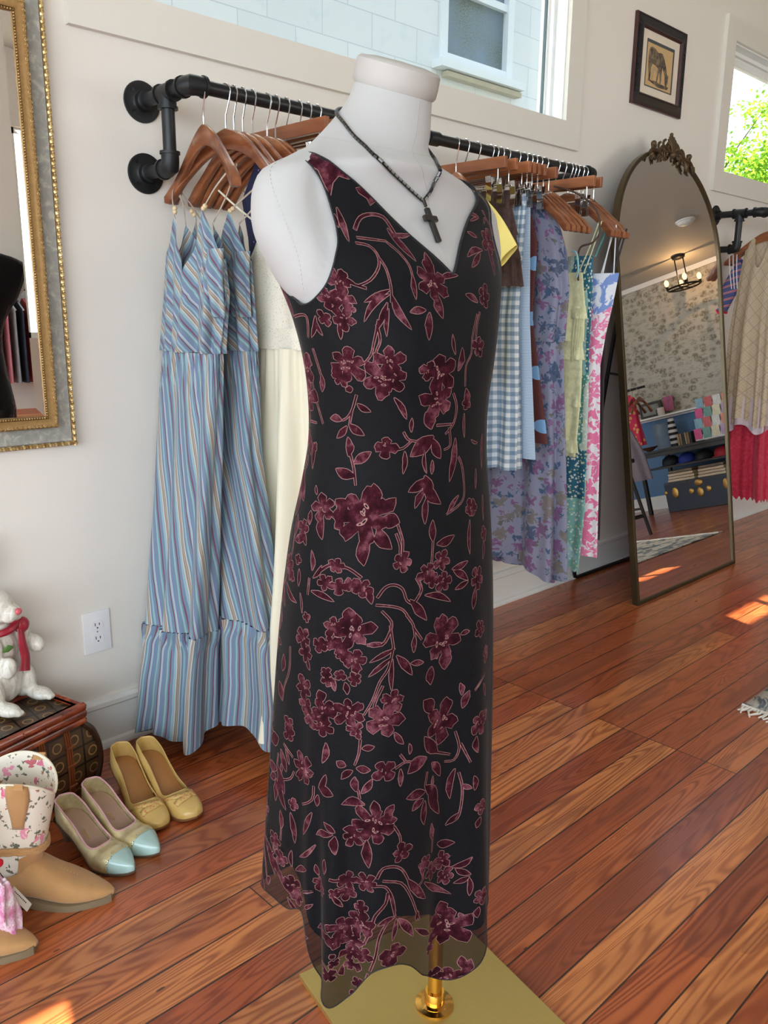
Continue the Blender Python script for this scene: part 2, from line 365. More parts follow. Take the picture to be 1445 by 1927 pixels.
MB().box((4.45, YR-.07, 1.8), (2.5, .004, 1.55)).go('window_pane', M_GLASS, r5, smooth=False)
r6 = glazing(6, [(2.14, YR-.06, 2.845)], [((x_, YR-.05, 2.912), (.03, .05, .165)) for x_ in (2.155, 2.47, 2.60, 2.79, 3.035)], M_FRAMEW)  # frame and bars for the added slit, shaping its sun patch
MB().box((2.6, YR-.07, 2.912), (.9, .004, .16)).go('window_pane', M_GLASS, r6, smooth=False)
# ------------------------------------------------------------------ outside the windows
quadbox('ground', -12, 34, -14, 26, -0.5, -0.1, plain('dry_ground', C8(150, 140, 120), 0.9))
aw = thing('sun_blocker', 'added unseen canopy blocking direct sun from the side windows', 'sun_blocker', (2.9, YR-0.14, 2.74))  # added shelter, unseen, keeps the sun off the side glazing below the slit
MB().add([(-4.2, YR-.14, 2.74), (7.2, YR-.14, 2.74), (7.2, YR-2.6, 2.60), (-4.2, YR-2.6, 2.60), (-4.2, YR-.14, 2.77), (7.2, YR-.14, 2.77), (7.2, YR-2.6, 2.63), (-4.2, YR-2.6, 2.63)],
    [(0, 1, 2, 3), (7, 6, 5, 4), (0, 4, 5, 1), (1, 5, 6, 2), (2, 6, 7, 3), (3, 7, 4, 0)]).go('canvas', plain('sun_blocker_canvas', C8(120, 110, 100), 0.9), aw, smooth=False)
# neighbour: white painted block house
NB = thing('neighbouring_building', 'white painted block building right outside the long high window', 'building', (3.0, 4.4, -0.1))
a = N('painted_block'); co = a.co(); br = a.n('ShaderNodeTexBrick'); x, y, z = a.sep(co); a.l(a.comb(x, z, 0.0), br.inputs['Vector'])
br.inputs['Scale'].default_value = 1.0; br.inputs['Brick Width'].default_value = 0.42; br.inputs['Row Height'].default_value = 0.215; br.inputs['Mortar Size'].default_value = 0.004; br.inputs['Mortar Smooth'].default_value = 0.4
br.inputs['Color1'].default_value = (*C8(236, 238, 238), 1); br.inputs['Color2'].default_value = (*C8(228, 232, 233), 1); br.inputs['Mortar'].default_value = (*C8(206, 212, 215), 1)
wob = a.noise(co, 5, 3, 0.6); 
a.set(a.mix(a.math('MULTIPLY', a.math('GREATER_THAN', wob, 0.6), 0.10), br.outputs['Color'], C8(170, 200, 215)), 0.8); a.bump(br.outputs['Fac'], -0.5, 0.006); M_BLOCK = a.m
b = MB()
for (x0, x1, z0, z1) in ((-6, 4.70, -.1, 6), (4.70, 5.50, -.1, 2.99), (4.70, 5.50, 4.6, 6), (5.50, 7.4, -.1, 6)): b.box(((x0+x1)/2, 4.5, (z0+z1)/2), (x1-x0, .2, z1-z0))
b.go('wall', M_BLOCK, NB, smooth=False)
w = MB(); w.box((5.10, 4.36, 2.935), (.95, .12, .05)); w.box((4.73, 4.42, 3.8), (.07, .08, 1.7)); w.box((5.47, 4.42, 3.8), (.07, .08, 1.7)); w.box((5.10, 4.42, 3.01), (.75, .07, .05)); w.box((5.10, 4.42, 3.47), (.75, .05, .05))
wf = w.go('window', plain('outer_window_paint', C8(236, 240, 241), 0.4, var=0.02), NB, smooth=False)
a = N('screened_glass'); co = a.co(); nz = a.noise(co, 2.2, 2)
a.set(a.mix(a.math('GREATER_THAN', a.noise(co, 130, 1), 0.5), a.ramp(nz, [(0.35, C8(86, 104, 98)), (0.6, C8(112, 138, 168))]), C8(126, 138, 136)), 0.45)
MB().box((5.10, 4.44, 3.8), (.70, .02, 1.6)).go('window_screen', a.m, wf, smooth=False)
MB().box((5.15, 4.37, 2.885), (.85, .07, .035)).go('sill_crack', plain('weathered_sill', C8(200, 194, 176), 0.9), NB, smooth=False)
# tree beyond the right window
def tree(loc, h, rad, seed, n, label):
    rnd = random.Random(seed); root = thing('tree', label, 'tree', loc)
    t = MB(); base = Vector(loc)
    t.tube(smoothpath([base, base+Vector((.1, 0, h*.35)), base+Vector((0, .1, h*.7))], 5), [0.16-0.008*i for i in range(11)], 8)
    ends = []
    for i in range(26):
        a0 = rnd.uniform(0, 2*PI); s = base+Vector((0.05, 0.05, h*rnd.uniform(.35, .7))); e = s+Vector((math.cos(a0)*rad*rnd.uniform(.4, .9), math.sin(a0)*rad*rnd.uniform(.4, .9), rad*rnd.uniform(-.15, .9)))
        t.tube([s, (s+e)/2+Vector((0, 0, .12)), e], [0.035, .022, .008], 5); ends += [e, (s+e)/2]
    t.go('trunk', plain('bark', C8(92, 78, 62), 0.9), root)
    V = []; F = []
    for i in range(n):
        c = rnd.choice(ends)+Vector((rnd.gauss(0, .34), rnd.gauss(0, .34), rnd.gauss(0, .26))); s = rnd.uniform(.04, .085)
        u = Vector((rnd.gauss(0, 1), rnd.gauss(0, 1), rnd.gauss(0, .5))).normalized(); v = u.orthogonal(); v.rotate(Matrix.Rotation(rnd.uniform(0, 6.28), 3, u)); k = len(V)
        for q in (-u*s, v*s*.45, u*s*1.1, -v*s*.45): V.append(tuple(c+q))
        F.append((k, k+1, k+2, k+3))
    a = N('leaf_green_%d' % seed); nz = a.noise(a.co(), 2.4, 2); lc = a.ramp(nz, [(0.35, C8(96, 140, 40)), (0.65, C8(170, 205, 70))])
    df = a.n('ShaderNodeBsdfDiffuse'); tl = a.n('ShaderNodeBsdfTranslucent'); mx = a.n('ShaderNodeMixShader'); mx.inputs[0].default_value = 0.5
    a.l(lc, df.inputs[0]); a.l(lc, tl.inputs[0]); a.l(df.outputs[0], mx.inputs[1]); a.l(tl.outputs[0], mx.inputs[2]); a.l(mx.outputs[0], a.out.inputs[0])
    mesh('foliage', V, F, a.m, root, smooth=False)
tree((18.6, 8.2, -.1), 5.0, 1.9, 3, 26000, 'leafy green tree seen low through the right window')
tree((23.4, 11.5, -.1), 7.0, 2.2, 4, 16000, 'taller leafy tree behind the first, right window')
tree((15.0, 11.6, -.1), 3.8, 1.8, 5, 14000, 'low bush-like tree at the bottom of the right window')
for k_, dz in enumerate((0, .55)):
    tag(MB().tube([(9, 7, 5.7+dz), (16, 9, 7.0+dz), (28, 12, 9.2+dz)], 0.012, 5).go('power_line', plain('cable_black', C8(60, 60, 62), 0.6)), ['lower', 'upper'][k_]+' utility wire crossing the sky outside the right window', 'wire')
# ================================================================== DRESS FORM
# ---- dress-form body: stacked elliptical sections (z, half width, lateral shift, forward shift, front and back depth ratio)
BT = np.array([[0.08,0.1969,-0.07604,-0.055,0.8,0.8],[0.2,0.196,-0.0743,-0.055,0.8,0.8],[0.3,0.1942,-0.07229,-0.055,0.8,0.8],[0.45,0.1913,-0.06958,-0.055,0.78,0.78],[0.6,0.1881,-0.0652,-0.055,0.75,0.78],[0.75,0.1817,-0.0609,-0.055,0.72,0.8],[0.82,0.1769,-0.05869,-0.055,0.7,0.8],[0.9,0.1692,-0.05709,-0.055,0.68,0.76],[0.97,0.156,-0.05444,-0.055,0.7,0.74],[1.02,0.1476,-0.05284,-0.055,0.74,0.74],[1.08,0.1463,-0.05474,-0.055,0.78,0.7],[1.14,0.1541,-0.05605,-0.055,0.78,0.66],[1.2,0.171,-0.04971,-0.065,0.7,0.64],[1.26,0.1964,-0.03902,-0.085,0.58,0.58],[1.31,0.2163,-0.03085,-0.1,0.42,0.5],[1.34,0.2185,-0.0257,-0.11,0.38,0.46],[1.37,0.2097,-0.02705,-0.115,0.4,0.48],[1.39,0.1821,-0.0407,-0.117,0.5,0.55],[1.41,0.1292,-0.05407,-0.118,0.75,0.75],[1.44,0.08808,-0.04584,-0.122,0.92,0.92],[1.48,0.0696,-0.02054,-0.125,0.95,0.95],[1.53,0.06006,0.0001814,-0.13,0.95,0.95]])
BT[:, 1] -= 0.004
FDIR = np.array([-0.0105, -1.0]); FDIR = FDIR/np.linalg.norm(FDIR)
LDIR = np.array([-FDIR[1], FDIR[0]])
FORM = np.array([0.916, 0.816])
def cinterp(x, xs, ys):
    xs = np.asarray(xs, float); ys = np.asarray(ys, float); x = np.clip(np.asarray(x, float), xs[0], xs[-1])
    m = np.gradient(ys, xs)
    i = np.clip(np.searchsorted(xs, x, side='right')-1, 0, len(xs)-2)
    h = xs[i+1]-xs[i]; t = (x-xs[i])/h
    return ((2*t**3-3*t**2+1)*ys[i] + (t**3-2*t**2+t)*h*m[i] + (-2*t**3+3*t**2)*ys[i+1] + (t**3-t**2)*h*m[i+1])
def body_pt(th, z, off=0.0, skirt=False, cap=False):
    th = np.asarray(th, float); z = np.asarray(z, float)
    a = cinterp(z, BT[:, 0], BT[:, 1]); l0 = cinterp(z, BT[:, 0], BT[:, 2]); f0 = cinterp(z, BT[:, 0], BT[:, 3])
    rf = cinterp(z, BT[:, 0], BT[:, 4]); rb = cinterp(z, BT[:, 0], BT[:, 5])
    c = np.cos(th); s = np.sin(th)
    k = 0.5+0.5*np.tanh(s*6)
    b = a*(rf*k+rb*(1-k))
    l = a*c; f = b*s
    r = np.full(np.broadcast(th, z).shape, float(off))
    for q in (58, 122):                       # bust
        d = ((th-np.radians(q))/0.42)**2+((z-1.185)/0.065)**2
        r = r+(0.001 if q < 90 else 0.010)*np.exp(-d)
    if cap:                                   # shoulder caps
        for q in (0.0, math.pi, 2*math.pi):
            d = ((th-q)/0.60)**2+((z-1.325)/0.108)**2
            r = r+(0.020 if 2 < q < 4 else 0.011)*np.sqrt(np.clip(1-d, 0, 1))
    if skirt:
        g = np.clip((0.95-z)/0.85, 0, 1)
        r = r+g**1.3*(0.016*np.cos(5*th+0.6)+0.013*np.cos(8*th+2.0)+0.007*np.cos(13*th+1.0))
        g2 = np.clip((0.62-z)/0.5, 0, 1)
        d = (th-np.radians(152))
        r = r+g2*0.03*(np.exp(-(d/0.10)**2)-1.3*np.exp(-((d-0.2)/0.09)**2))
    nl = b*c; nf = a*s; nn = np.sqrt(nl*nl+nf*nf)+1e-9
    l = l+r*nl/nn+l0; f = f+r*nf/nn+f0
    return np.stack([FORM[0]+l*LDIR[0]+f*FDIR[0], FORM[1]+l*LDIR[1]+f*FDIR[1], z+0*th], -1)
MOTIFS = """
P 3.349 1.4062 3.298 1.415 2.915 1.4106 2.464 1.3916 2.27 1.3799 2.27 1.374 2.361 1.377 2.401 1.3682 2.412 1.3521 2.452 1.3623 2.555 1.3828 2.749 1.3945 3.395 1.4135
P 2.207 1.3638 2.138 1.3667 2.036 1.3506 2.093 1.3433 2.116 1.3521 2.178 1.358
S 0.0027 2.264 1.3097 2.201 1.3258 2.116 1.3316 2.036 1.3287 2.001 1.3141 1.984 1.3009
L 2.001 1.3141 1.893 1.2717 0.006
L 1.984 1.3068 1.836 1.3082 0.0033
S 0.0016 2.275 1.2994 2.167 1.298 2.064 1.2965
S 0.0013 2.304 1.2921 2.213 1.2892 2.184 1.2775 2.224 1.2614 2.327 1.2453 2.441 1.238
S 0.0011 2.053 1.2951 1.996 1.2819 1.967 1.2658 1.978 1.2497
L 1.973 1.2526 2.013 1.2219 0.0043
S 0.0013 2.184 1.2746 2.167 1.2599 2.184 1.238 2.224 1.2175
L 2.201 1.2336 2.452 1.2175 0.0037
L 2.218 1.2278 2.504 1.1927 0.0042
L 2.253 1.2175 2.401 1.1824 0.0037
L 2.201 1.2278 2.104 1.1839 0.0058
L 2.258 1.2102 2.321 1.1751 0.0031
F 1.819 1.2453 0.0213 6
L 1.836 1.257 1.779 1.2848 0.0066
L 1.739 1.2497 1.544 1.2556 0.0041
L 1.813 1.2307 1.796 1.1985 0.0087
L 1.95 1.2088 2.093 1.2058 0.0051
L 1.916 1.2058 1.961 1.1707 0.0064
F 2.589 1.2453 0.0131 5
L 2.567 1.2482 2.464 1.2409 0.0042
F 2.749 1.2219 0.0119 5
F 2.612 1.2219 0.0131 5
F 2.578 1.2102 0.0052 4
S 0.0021 2.384 1.2351 2.441 1.238 2.498 1.2409
L 2.367 1.3375 2.355 1.2936 0.0048
L 2.395 1.3287 2.39 1.3111 0.0027
F 2.869 1.1971 0.0085 4
F 2.669 1.1971 0.0121 5
L 2.966 1.2 3.115 1.1722 0.0038
L 2.983 1.1941 2.944 1.1751 0.0032
L 2.727 1.1912 2.744 1.1707 0.0037
S 0.0014 3.383 1.1985 3.149 1.2014 3.109 1.1941 3.178 1.1722
F 0.956 1.3111 0.0174 5
L 1.105 1.2965 1.35 1.2834 0.0049
L 1.156 1.2921 1.35 1.2687 0.0048
L 0.979 1.3009 0.985 1.2599 0.0068
L 1.133 1.3155 1.242 1.3214 0.0033
L 1.025 1.3463 1.173 1.3477 0.0022
L 1.025 1.3463 1.162 1.3389 0.0022
L 0.893 1.3521 0.951 1.358 0.0022
L 0.899 1.3492 0.945 1.3389 0.0025
S 0.0013 0.899 1.3492 0.791 1.336 0.791 1.3228
F 1.236 1.2292 0.0133 5
L 1.35 1.2205 1.499 1.2307 0.0051
S 0.0014 1.327 1.2073 1.379 1.1897 1.402 1.1693
S 0.0015 2.361 1.1956 2.39 1.1854 2.447 1.1663 2.492 1.1517 2.567 1.1415 2.612 1.14
S 0.0009 2.384 1.1897 2.378 1.1707 2.43 1.1561 2.475 1.1385
F 2.721 1.1385 0.0189 6
F 2.824 1.121 0.0094 5
L 2.732 1.1108 2.721 1.102 0.0058
F 2.407 1.121 0.0204 5
F 2.315 1.1429 0.0158 5
F 2.304 1.121 0.0155 5
S 0.0009 2.658 1.099 2.715 1.0786 2.778 1.0683 2.841 1.0639
L 2.652 1.0873 2.515 1.0771 0.0045
L 2.841 1.0639 2.995 1.0654 0.0057
L 2.778 1.0566 2.909 1.0391 0.005
L 2.755 1.0596 2.584 1.0449 0.0059
S 0.0007 2.715 1.0786 2.749 1.0581
L 2.744 1.0157 2.767 1.042 0.0055
L 2.675 1.0069 2.504 1.023 0.0074
L 2.635 0.9893 2.898 0.9981 0.0078
S 0.0007 2.727 1.0186 2.669 0.9996 2.624 0.9776
L 2.281 1.0961 2.155 1.0669 0.0043
L 2.098 1.0493 2.098 1.0683 0.0028
F 1.836 1.0917 0.0211 5
F 1.83 1.1283 0.0215 5
F 1.961 1.1312 0.0112 4
L 1.63 1.1298 1.59 1.1605 0.0058
L 1.676 1.1517 1.704 1.178 0.0034
S 0.0012 1.659 1.099 1.596 1.08 1.624 1.0566 1.721 1.0435
L 1.887 1.0522 1.961 1.0756 0.0097
L 1.859 1.042 2.098 1.0157 0.0128
L 1.859 1.0376 1.761 1.0098 0.0082
S 0.0012 1.83 1.0566 1.71 1.0566 1.624 1.0566
L 1.584 1.0362 1.63 0.9747 0.0062
S 0.0009 1.676 1.0522 1.647 1.0274 1.721 1.0215
F 2.35 1.0288 0.0126 4
S 0.0012 2.275 1.0259 2.178 1.0274 2.093 1.0376
L 2.155 1.023 2.15 0.9923 0.0037
S 0.0009 2.178 1.0493 2.127 1.0391 2.041 1.0362
L 1.944 1.0215 1.904 0.9908 0.0028
L 1.899 0.9835 2.081 0.9674 0.0082
L 1.921 0.9879 1.864 0.9542 0.0094
L 1.899 0.9791 1.733 0.9455 0.0089
L 1.91 0.9689 2.001 0.944 0.0057
L 1.887 0.9572 1.893 0.9206 0.0057
L 1.847 0.9893 1.853 1.0084 0.0031
S 0.001 1.522 1.0084 1.459 0.9908 1.425 0.9572 1.476 0.9411 1.653 0.9294
L 1.504 0.9528 1.647 0.9294 0.0037
F 1.333 0.9308 0.0114 4
F 2.51 0.9367 0.0324 7
L 2.435 0.9498 2.435 0.9806 0.0104
L 2.35 0.9455 2.201 0.9601 0.0104
L 2.31 0.9338 2.15 0.9264 0.0116
L 2.35 0.9206 2.213 0.8913 0.0104
L 2.441 0.9133 2.458 0.8694 0.0104
L 2.675 0.9425 2.835 0.9572 0.0093
L 2.692 0.9264 2.789 0.9191 0.0081
F 2.972 0.944 0.0141 5
L 2.955 0.9323 2.921 0.9016 0.0061
L 3.155 0.9367 3.143 0.9177 0.0047
F 3.246 0.9118 0.0096 4
L 3.2 0.9045 3.161 0.8884 0.0048
S 0.0009 2.161 0.9235 2.11 0.9016 2.11 0.884
S 0.0007 2.173 0.9118 2.133 0.8957 2.133 0.884
F 2.11 0.8723 0.0117 5
L 1.807 0.8943 1.813 0.925 0.006
L 1.767 0.8899 1.567 0.8972 0.0072
S 0.0007 1.807 0.8943 1.824 0.865
L 3.029 0.8562 3.058 0.884 0.0043
L 3.012 0.846 2.898 0.8665 0.0033
S 0.0014 3.069 0.8445 3.081 0.8197
L 3.029 0.827 2.744 0.8182 0.0048
S 0.0023 2.921 0.8577 2.818 0.8679 2.727 0.8679 2.618 0.865 2.504 0.8533
F 2.727 0.8679 0.0093 5
F 2.846 0.8431 0.0094 5
F 2.698 0.8401 0.0094 4
F 2.567 0.8431 0.0082 4
F 2.47 0.8387 0.0112 5
L 2.424 0.8372 2.384 0.8167 0.0051
F 1.716 0.865 0.0121 5
F 1.876 0.8518 0.0119 5
F 1.699 0.8343 0.0126 5
F 1.813 0.8401 0.0096 4
L 1.602 0.8489 1.413 0.8548 0.0049
L 1.584 0.846 1.425 0.827 0.0061
L 1.425 0.8255 1.573 0.8182 0.0045
S 0.0024 1.978 0.8475 1.933 0.8299 1.996 0.8138
L 1.899 0.8211 1.63 0.8021 0.0053
S 0.0019 2.333 0.8255 2.27 0.8387 2.195 0.8416 2.121 0.8343 2.087 0.8182 2.03 0.8109
L 2.041 0.8182 1.887 0.7846 0.0071
S 0.0009 2.344 0.8153 2.224 0.8124 2.121 0.805 2.058 0.7875
F 1.35 1.1605 0.0118 5
S 0.0009 1.367 1.2044 1.459 1.1736 1.47 1.1517 1.544 1.1356 1.522 1.1078
L 1.447 1.0786 1.493 1.1049 0.0072
F 1.453 1.083 0.0081 4
L 1.476 1.0698 1.447 1.0347 0.0024
L 1.059 1.0332 1.053 0.982 0.004
L 1.213 0.985 1.219 0.9557 0.0027
L 1.19 1.023 1.327 1.0303 0.002
F 1.299 0.9294 0.0105 5
L 1.35 0.9133 1.379 0.8635 0.0037
F 1.088 0.884 0.0093 4
L 1.11 0.8738 1.156 0.8475 0.0046
L 1.059 0.9425 1.082 0.9045 0.0026
F 1.288 0.8241 0.0137 5
L 1.327 0.8109 1.379 0.7816 0.0061
L 3.069 1.1239 3.092 1.1005 0.0046
S 0.0007 3.132 1.1576 3.098 1.1356 3.075 1.121
S 0.0009 3.292 1.1342 3.252 1.0976 3.115 1.0566
L 3.28 1.0259 3.275 0.9923 0.0043
F 3.292 1.023 0.0052 4
L 3.103 0.9601 3.143 0.9718 0.0024
F 3.28 0.865 0.0068 4
L 3.246 0.8518 3.24 0.827 0.0039
F 3.372 0.8343 0.0049 4
L 3.206 0.8182 3.155 0.7904 0.0024
F 3.086 0.7875 0.0063 4
F 2.544 0.7787 0.0217 6
F 2.727 0.7831 0.0123 5
F 2.744 0.7597 0.0094 5
F 2.658 0.7553 0.0109 5
F 2.521 0.7378 0.0134 5
F 2.624 0.7421 0.0084 4
L 2.601 0.7919 2.589 0.8109 0.0099
L 2.412 0.7597 2.293 0.7626 0.0039
S 0.002 2.412 0.7597 2.293 0.7597 2.235 0.7743 2.218 0.7904 2.298 0.8065
S 0.001 2.218 0.786 2.19 0.7553
F 2.864 0.7538 0.0095 4
L 2.173 0.7524 2.395 0.7348 0.0037
L 2.201 0.7407 2.401 0.7143 0.0037
L 2.195 0.7378 2.201 0.6924 0.0037
L 2.161 0.7421 2.024 0.71 0.0065
S 0.0012 2.19 0.7553 2.23 0.7261 2.304 0.707 2.361 0.6807 2.43 0.6588
F 1.71 0.7495 0.027 6
L 1.71 0.7626 1.716 0.7875 0.0116
L 1.687 0.7319 1.682 0.7026 0.0129
L 1.522 0.7495 1.43 0.7509 0.0039
L 1.916 0.7246 2.036 0.7275 0.0046
L 1.83 0.7143 1.841 0.688 0.0087
S 0.001 2.076 0.7977 2.013 0.7816 1.996 0.7597
L 1.996 0.7655 2.007 0.7421 0.0043
S 0.0008 2.013 0.7787 1.933 0.7582
F 2.784 0.7173 0.007 4
F 2.767 0.7056 0.007 4
L 2.704 0.7085 2.692 0.6909 0.0037
F 2.652 0.7143 0.0075 4
F 2.515 0.71 0.0082 5
L 2.601 0.7041 2.578 0.6866 0.0045
F 2.555 0.6602 0.018 6
F 2.504 0.6368 0.0088 5
F 2.258 0.6515 0.021 5
F 2.184 0.6778 0.0138 5
L 2.475 0.631 2.458 0.6222 0.0045
S 0.001 2.275 0.7012 2.344 0.6734 2.321 0.6544
L 2.173 0.631 2.093 0.6105 0.0048
L 2.036 0.5929 2.041 0.609 0.0031
S 0.001 2.452 0.6222 2.464 0.6003 2.498 0.5827
L 2.435 0.609 2.338 0.6134 0.005
L 2.578 0.5798 2.658 0.5871 0.0058
L 2.515 0.5739 2.612 0.5608 0.0058
L 2.481 0.5783 2.367 0.5783 0.0063
L 2.481 0.5432 2.492 0.5652 0.0066
L 2.435 0.5417 2.35 0.5652 0.0048
S 0.0008 2.464 0.5461 2.447 0.533
L 2.407 0.5257 2.607 0.5227 0.0076
F 1.721 0.6237 0.0262 5
L 1.67 0.6368 1.653 0.6588 0.0131
L 1.819 0.6441 1.91 0.6675 0.0116
L 1.51 0.6558 1.527 0.6749 0.0048
L 1.504 0.6354 1.442 0.6602 0.0069
S 0.0013 1.562 0.6003 1.527 0.5739 1.567 0.5549 1.653 0.5564
S 0.0011 1.516 0.5798 1.436 0.5461
L 1.739 0.5769 1.899 0.612 0.0105
L 1.87 0.5783 2.053 0.5637 0.0117
L 1.807 0.5652 1.699 0.5359 0.0079
S 0.0011 1.761 0.5783 1.602 0.5652
F 2.253 0.5769 0.0131 4
S 0.001 2.161 0.5769 2.07 0.5827 1.99 0.5769
L 2.116 0.5739 2.116 0.5476 0.0043
S 0.0008 2.121 0.5959 2.07 0.5827
L 1.556 0.5403 1.59 0.492 0.0062
L 1.79 0.5271 1.79 0.5432 0.0032
S 0.001 1.859 0.5549 1.881 0.5344
L 1.881 0.5257 2.064 0.5257 0.0084
L 1.881 0.5344 1.721 0.4979 0.0094
L 1.841 0.5227 1.693 0.473 0.0089
L 1.899 0.5154 2.007 0.5037 0.0068
L 1.881 0.511 1.887 0.473 0.0063
S 0.0016 1.527 0.533 1.499 0.5096 1.504 0.4803 1.533 0.4569 1.619 0.4496
L 1.522 0.4657 1.619 0.4496 0.0041
L 1.499 0.5125 1.425 0.5037 0.0041
F 2.333 0.4949 0.0242 7
L 2.304 0.5081 2.333 0.533 0.0076
L 2.247 0.5096 2.173 0.5227 0.0071
L 2.23 0.4979 2.144 0.4993 0.0061
L 2.384 0.4715 2.367 0.4291 0.0072
L 2.458 0.4803 2.589 0.4847 0.0072
F 2.504 0.473 0.0116 5
L 2.652 0.4803 2.767 0.4906 0.0051
L 2.669 0.4774 2.881 0.4598 0.0056
L 2.652 0.4745 2.641 0.4467 0.0067
S 0.001 2.167 0.4891 2.116 0.4701 2.11 0.4525
F 2.098 0.4437 0.0125 5
L 1.767 0.4364 1.79 0.4657 0.0056
L 1.699 0.4233 1.544 0.4174 0.0076
S 0.0008 1.767 0.4364 1.773 0.416
F 1.642 0.3911 0.0123 5
F 1.87 0.4086 0.0107 5
F 1.767 0.3852 0.0119 5
F 1.613 0.3618 0.0124 5
L 1.562 0.375 1.425 0.3896 0.0052
L 1.533 0.3721 1.436 0.3604 0.0055
L 1.447 0.3574 1.544 0.3472 0.0044
L 1.447 0.3545 1.447 0.3238 0.0042
S 0.0021 2.304 0.413 2.258 0.4277 2.167 0.4262 2.093 0.4145 2.041 0.394
L 2.041 0.3969 1.853 0.3472 0.0074
S 0.0021 1.916 0.4042 1.887 0.3838 1.978 0.375
L 1.87 0.3765 1.562 0.3282 0.0054
S 0.0013 2.327 0.4013 2.241 0.3984 2.184 0.3779 2.161 0.3531
S 0.0011 2.258 0.4086 2.11 0.3955 2.024 0.3662 1.973 0.3384 1.938 0.3194
L 1.938 0.3355 1.95 0.3209 0.004
L 2.749 0.4101 2.744 0.4335 0.0047
L 2.858 0.3911 2.892 0.4086 0.0045
F 2.829 0.3779 0.0117 5
S 0.0023 2.687 0.4072 2.544 0.4042 2.384 0.4072
F 2.544 0.4042 0.0104 5
F 2.532 0.3838 0.0099 4
F 2.641 0.3867 0.0067 4
F 2.384 0.4042 0.0124 6
L 2.664 0.3838 2.578 0.3618 0.0031
F 3.069 0.6822 0.0141 5
F 2.972 0.6441 0.0128 5
F 3.046 0.6588 0.0118 5
F 3.303 0.6149 0.01 4
F 3.292 0.5988 0.0095 4
S 0.0013 3.32 0.7334 3.315 0.6983 3.4 0.6675 3.435 0.6427
F 3.115 0.7553 0.0122 5
F 3.063 0.7363 0.0107 5
L 3.035 0.7275 2.989 0.7129 0.0038
F 3.052 0.5578 0.0193 6
F 2.789 0.6602 0.0156 5
L 2.818 0.6734 2.852 0.6895 0.009
F 2.795 0.6368 0.0126 5
L 2.761 0.6134 2.795 0.5812 0.0051
L 2.835 0.5388 2.755 0.5652 0.0052
L 2.835 0.5417 2.681 0.5359 0.0087
S 0.0013 2.898 0.5388 2.921 0.5154 3.075 0.4979
L 2.921 0.4949 3.052 0.4496 0.0057
L 2.846 0.5271 2.864 0.5081 0.0047
L 3.338 0.5725 3.28 0.5505 0.0029
S 0.0013 3.412 0.5169 3.258 0.5286 3.206 0.5432
F 3.218 0.4891 0.008 4
L 3.252 0.473 3.195 0.4247 0.0059
L 2.886 0.4423 3.132 0.4057 0.0037
L 3.235 0.3823 3.235 0.4101 0.0038
L 3.183 0.3794 2.989 0.3955 0.0054
F 3.223 0.3516 0.0132 5
F 3.166 0.3326 0.0104 4
S 0.0011 3.069 0.3501 2.921 0.3618
L 3.286 0.3253 3.132 0.3033 0.0039
L 3.029 0.3267 2.921 0.3399 0.0033
F 1.282 0.7465 0.0113 5
F 1.173 0.7026 0.0104 5
S 0.0013 1.225 0.6719 1.385 0.6573
L 1.213 0.6368 1.259 0.6602 0.0041
F 1.333 0.6032 0.0152 5
L 1.379 0.5842 1.367 0.5578 0.006
F 1.225 0.6061 0.0077 4
L 1.402 0.4993 1.407 0.5227 0.0049
F 1.333 0.4671 0.011 4
L 1.35 0.4511 1.39 0.4364 0.0055
L 1.168 0.3721 1.145 0.3882 0.0052
F 1.35 0.3165 0.0113 5
L 1.379 0.3004 1.39 0.2828 0.0056
F 2.43 0.337 0.0174 6
F 2.424 0.3633 0.0084 4
F 2.578 0.3311 0.0133 5
F 2.601 0.3092 0.0097 4
F 2.492 0.3077 0.0121 5
F 2.504 0.2858 0.0116 5
F 2.401 0.2872 0.0103 4
L 2.681 0.3194 2.886 0.2975 0.0066
L 2.692 0.3209 2.652 0.3019 0.0066
L 2.698 0.3238 2.681 0.337 0.0051
L 2.629 0.2828 2.658 0.2902 0.0045
F 2.629 0.2741 0.006 4
F 2.504 0.2653 0.0076 4
L 2.572 0.2653 2.561 0.2477 0.004
L 2.435 0.2711 2.447 0.2551 0.0055
L 2.744 0.2682 2.681 0.2624 0.0034
S 0.0024 2.218 0.3882 2.235 0.3721 2.315 0.3545 2.344 0.3355 2.401 0.3048
S 0.0015 2.201 0.3867 2.155 0.3457
L 2.155 0.3457 2.298 0.3384 0.0045
L 2.144 0.3414 2.178 0.3077 0.0039
L 2.127 0.3399 1.984 0.2975 0.0064
S 0.0021 2.201 0.3472 2.281 0.3209 2.31 0.2887 2.35 0.2638
F 1.59 0.2711 0.0284 6
L 1.613 0.2916 1.636 0.3179 0.0122
L 1.482 0.2785 1.442 0.2887 0.0055
L 1.493 0.2858 1.504 0.2945 0.0032
L 1.761 0.2711 1.973 0.3092 0.0048
F 1.739 0.2433 0.009 4
S 0.001 1.71 0.2624 1.721 0.2448
F 2.161 0.2858 0.0152 4
F 2.218 0.2814 0.0091 4
F 1.676 0.1805 0.0137 5
F 1.544 0.179 0.0144 5
L 1.465 0.1922 1.482 0.217 0.0059
L 1.47 0.1805 1.43 0.2112 0.0066
F 2.43 0.236 0.0098 5
L 2.475 0.2214 2.504 0.2126 0.0037
L 2.367 0.2594 2.395 0.2316 0.0033
F 2.669 0.2551 0.0091 4
F 3.206 0.2872 0.0102 5
L 3.206 0.277 2.966 0.2799 0.007"""
def loftz(zs, ths, **kw):
    T, Z = np.meshgrid(np.asarray(ths), np.asarray(zs), indexing='ij'); return body_pt(T, Z, **kw)
a = N('form_linen'); co = a.co()
a.set(C8(180, 179, 178), 0.75, Sheen_Weight=0.1); a.bump(a.noise(co, 900, 2), 0.18, 0.0006); M_LINEN = a.m
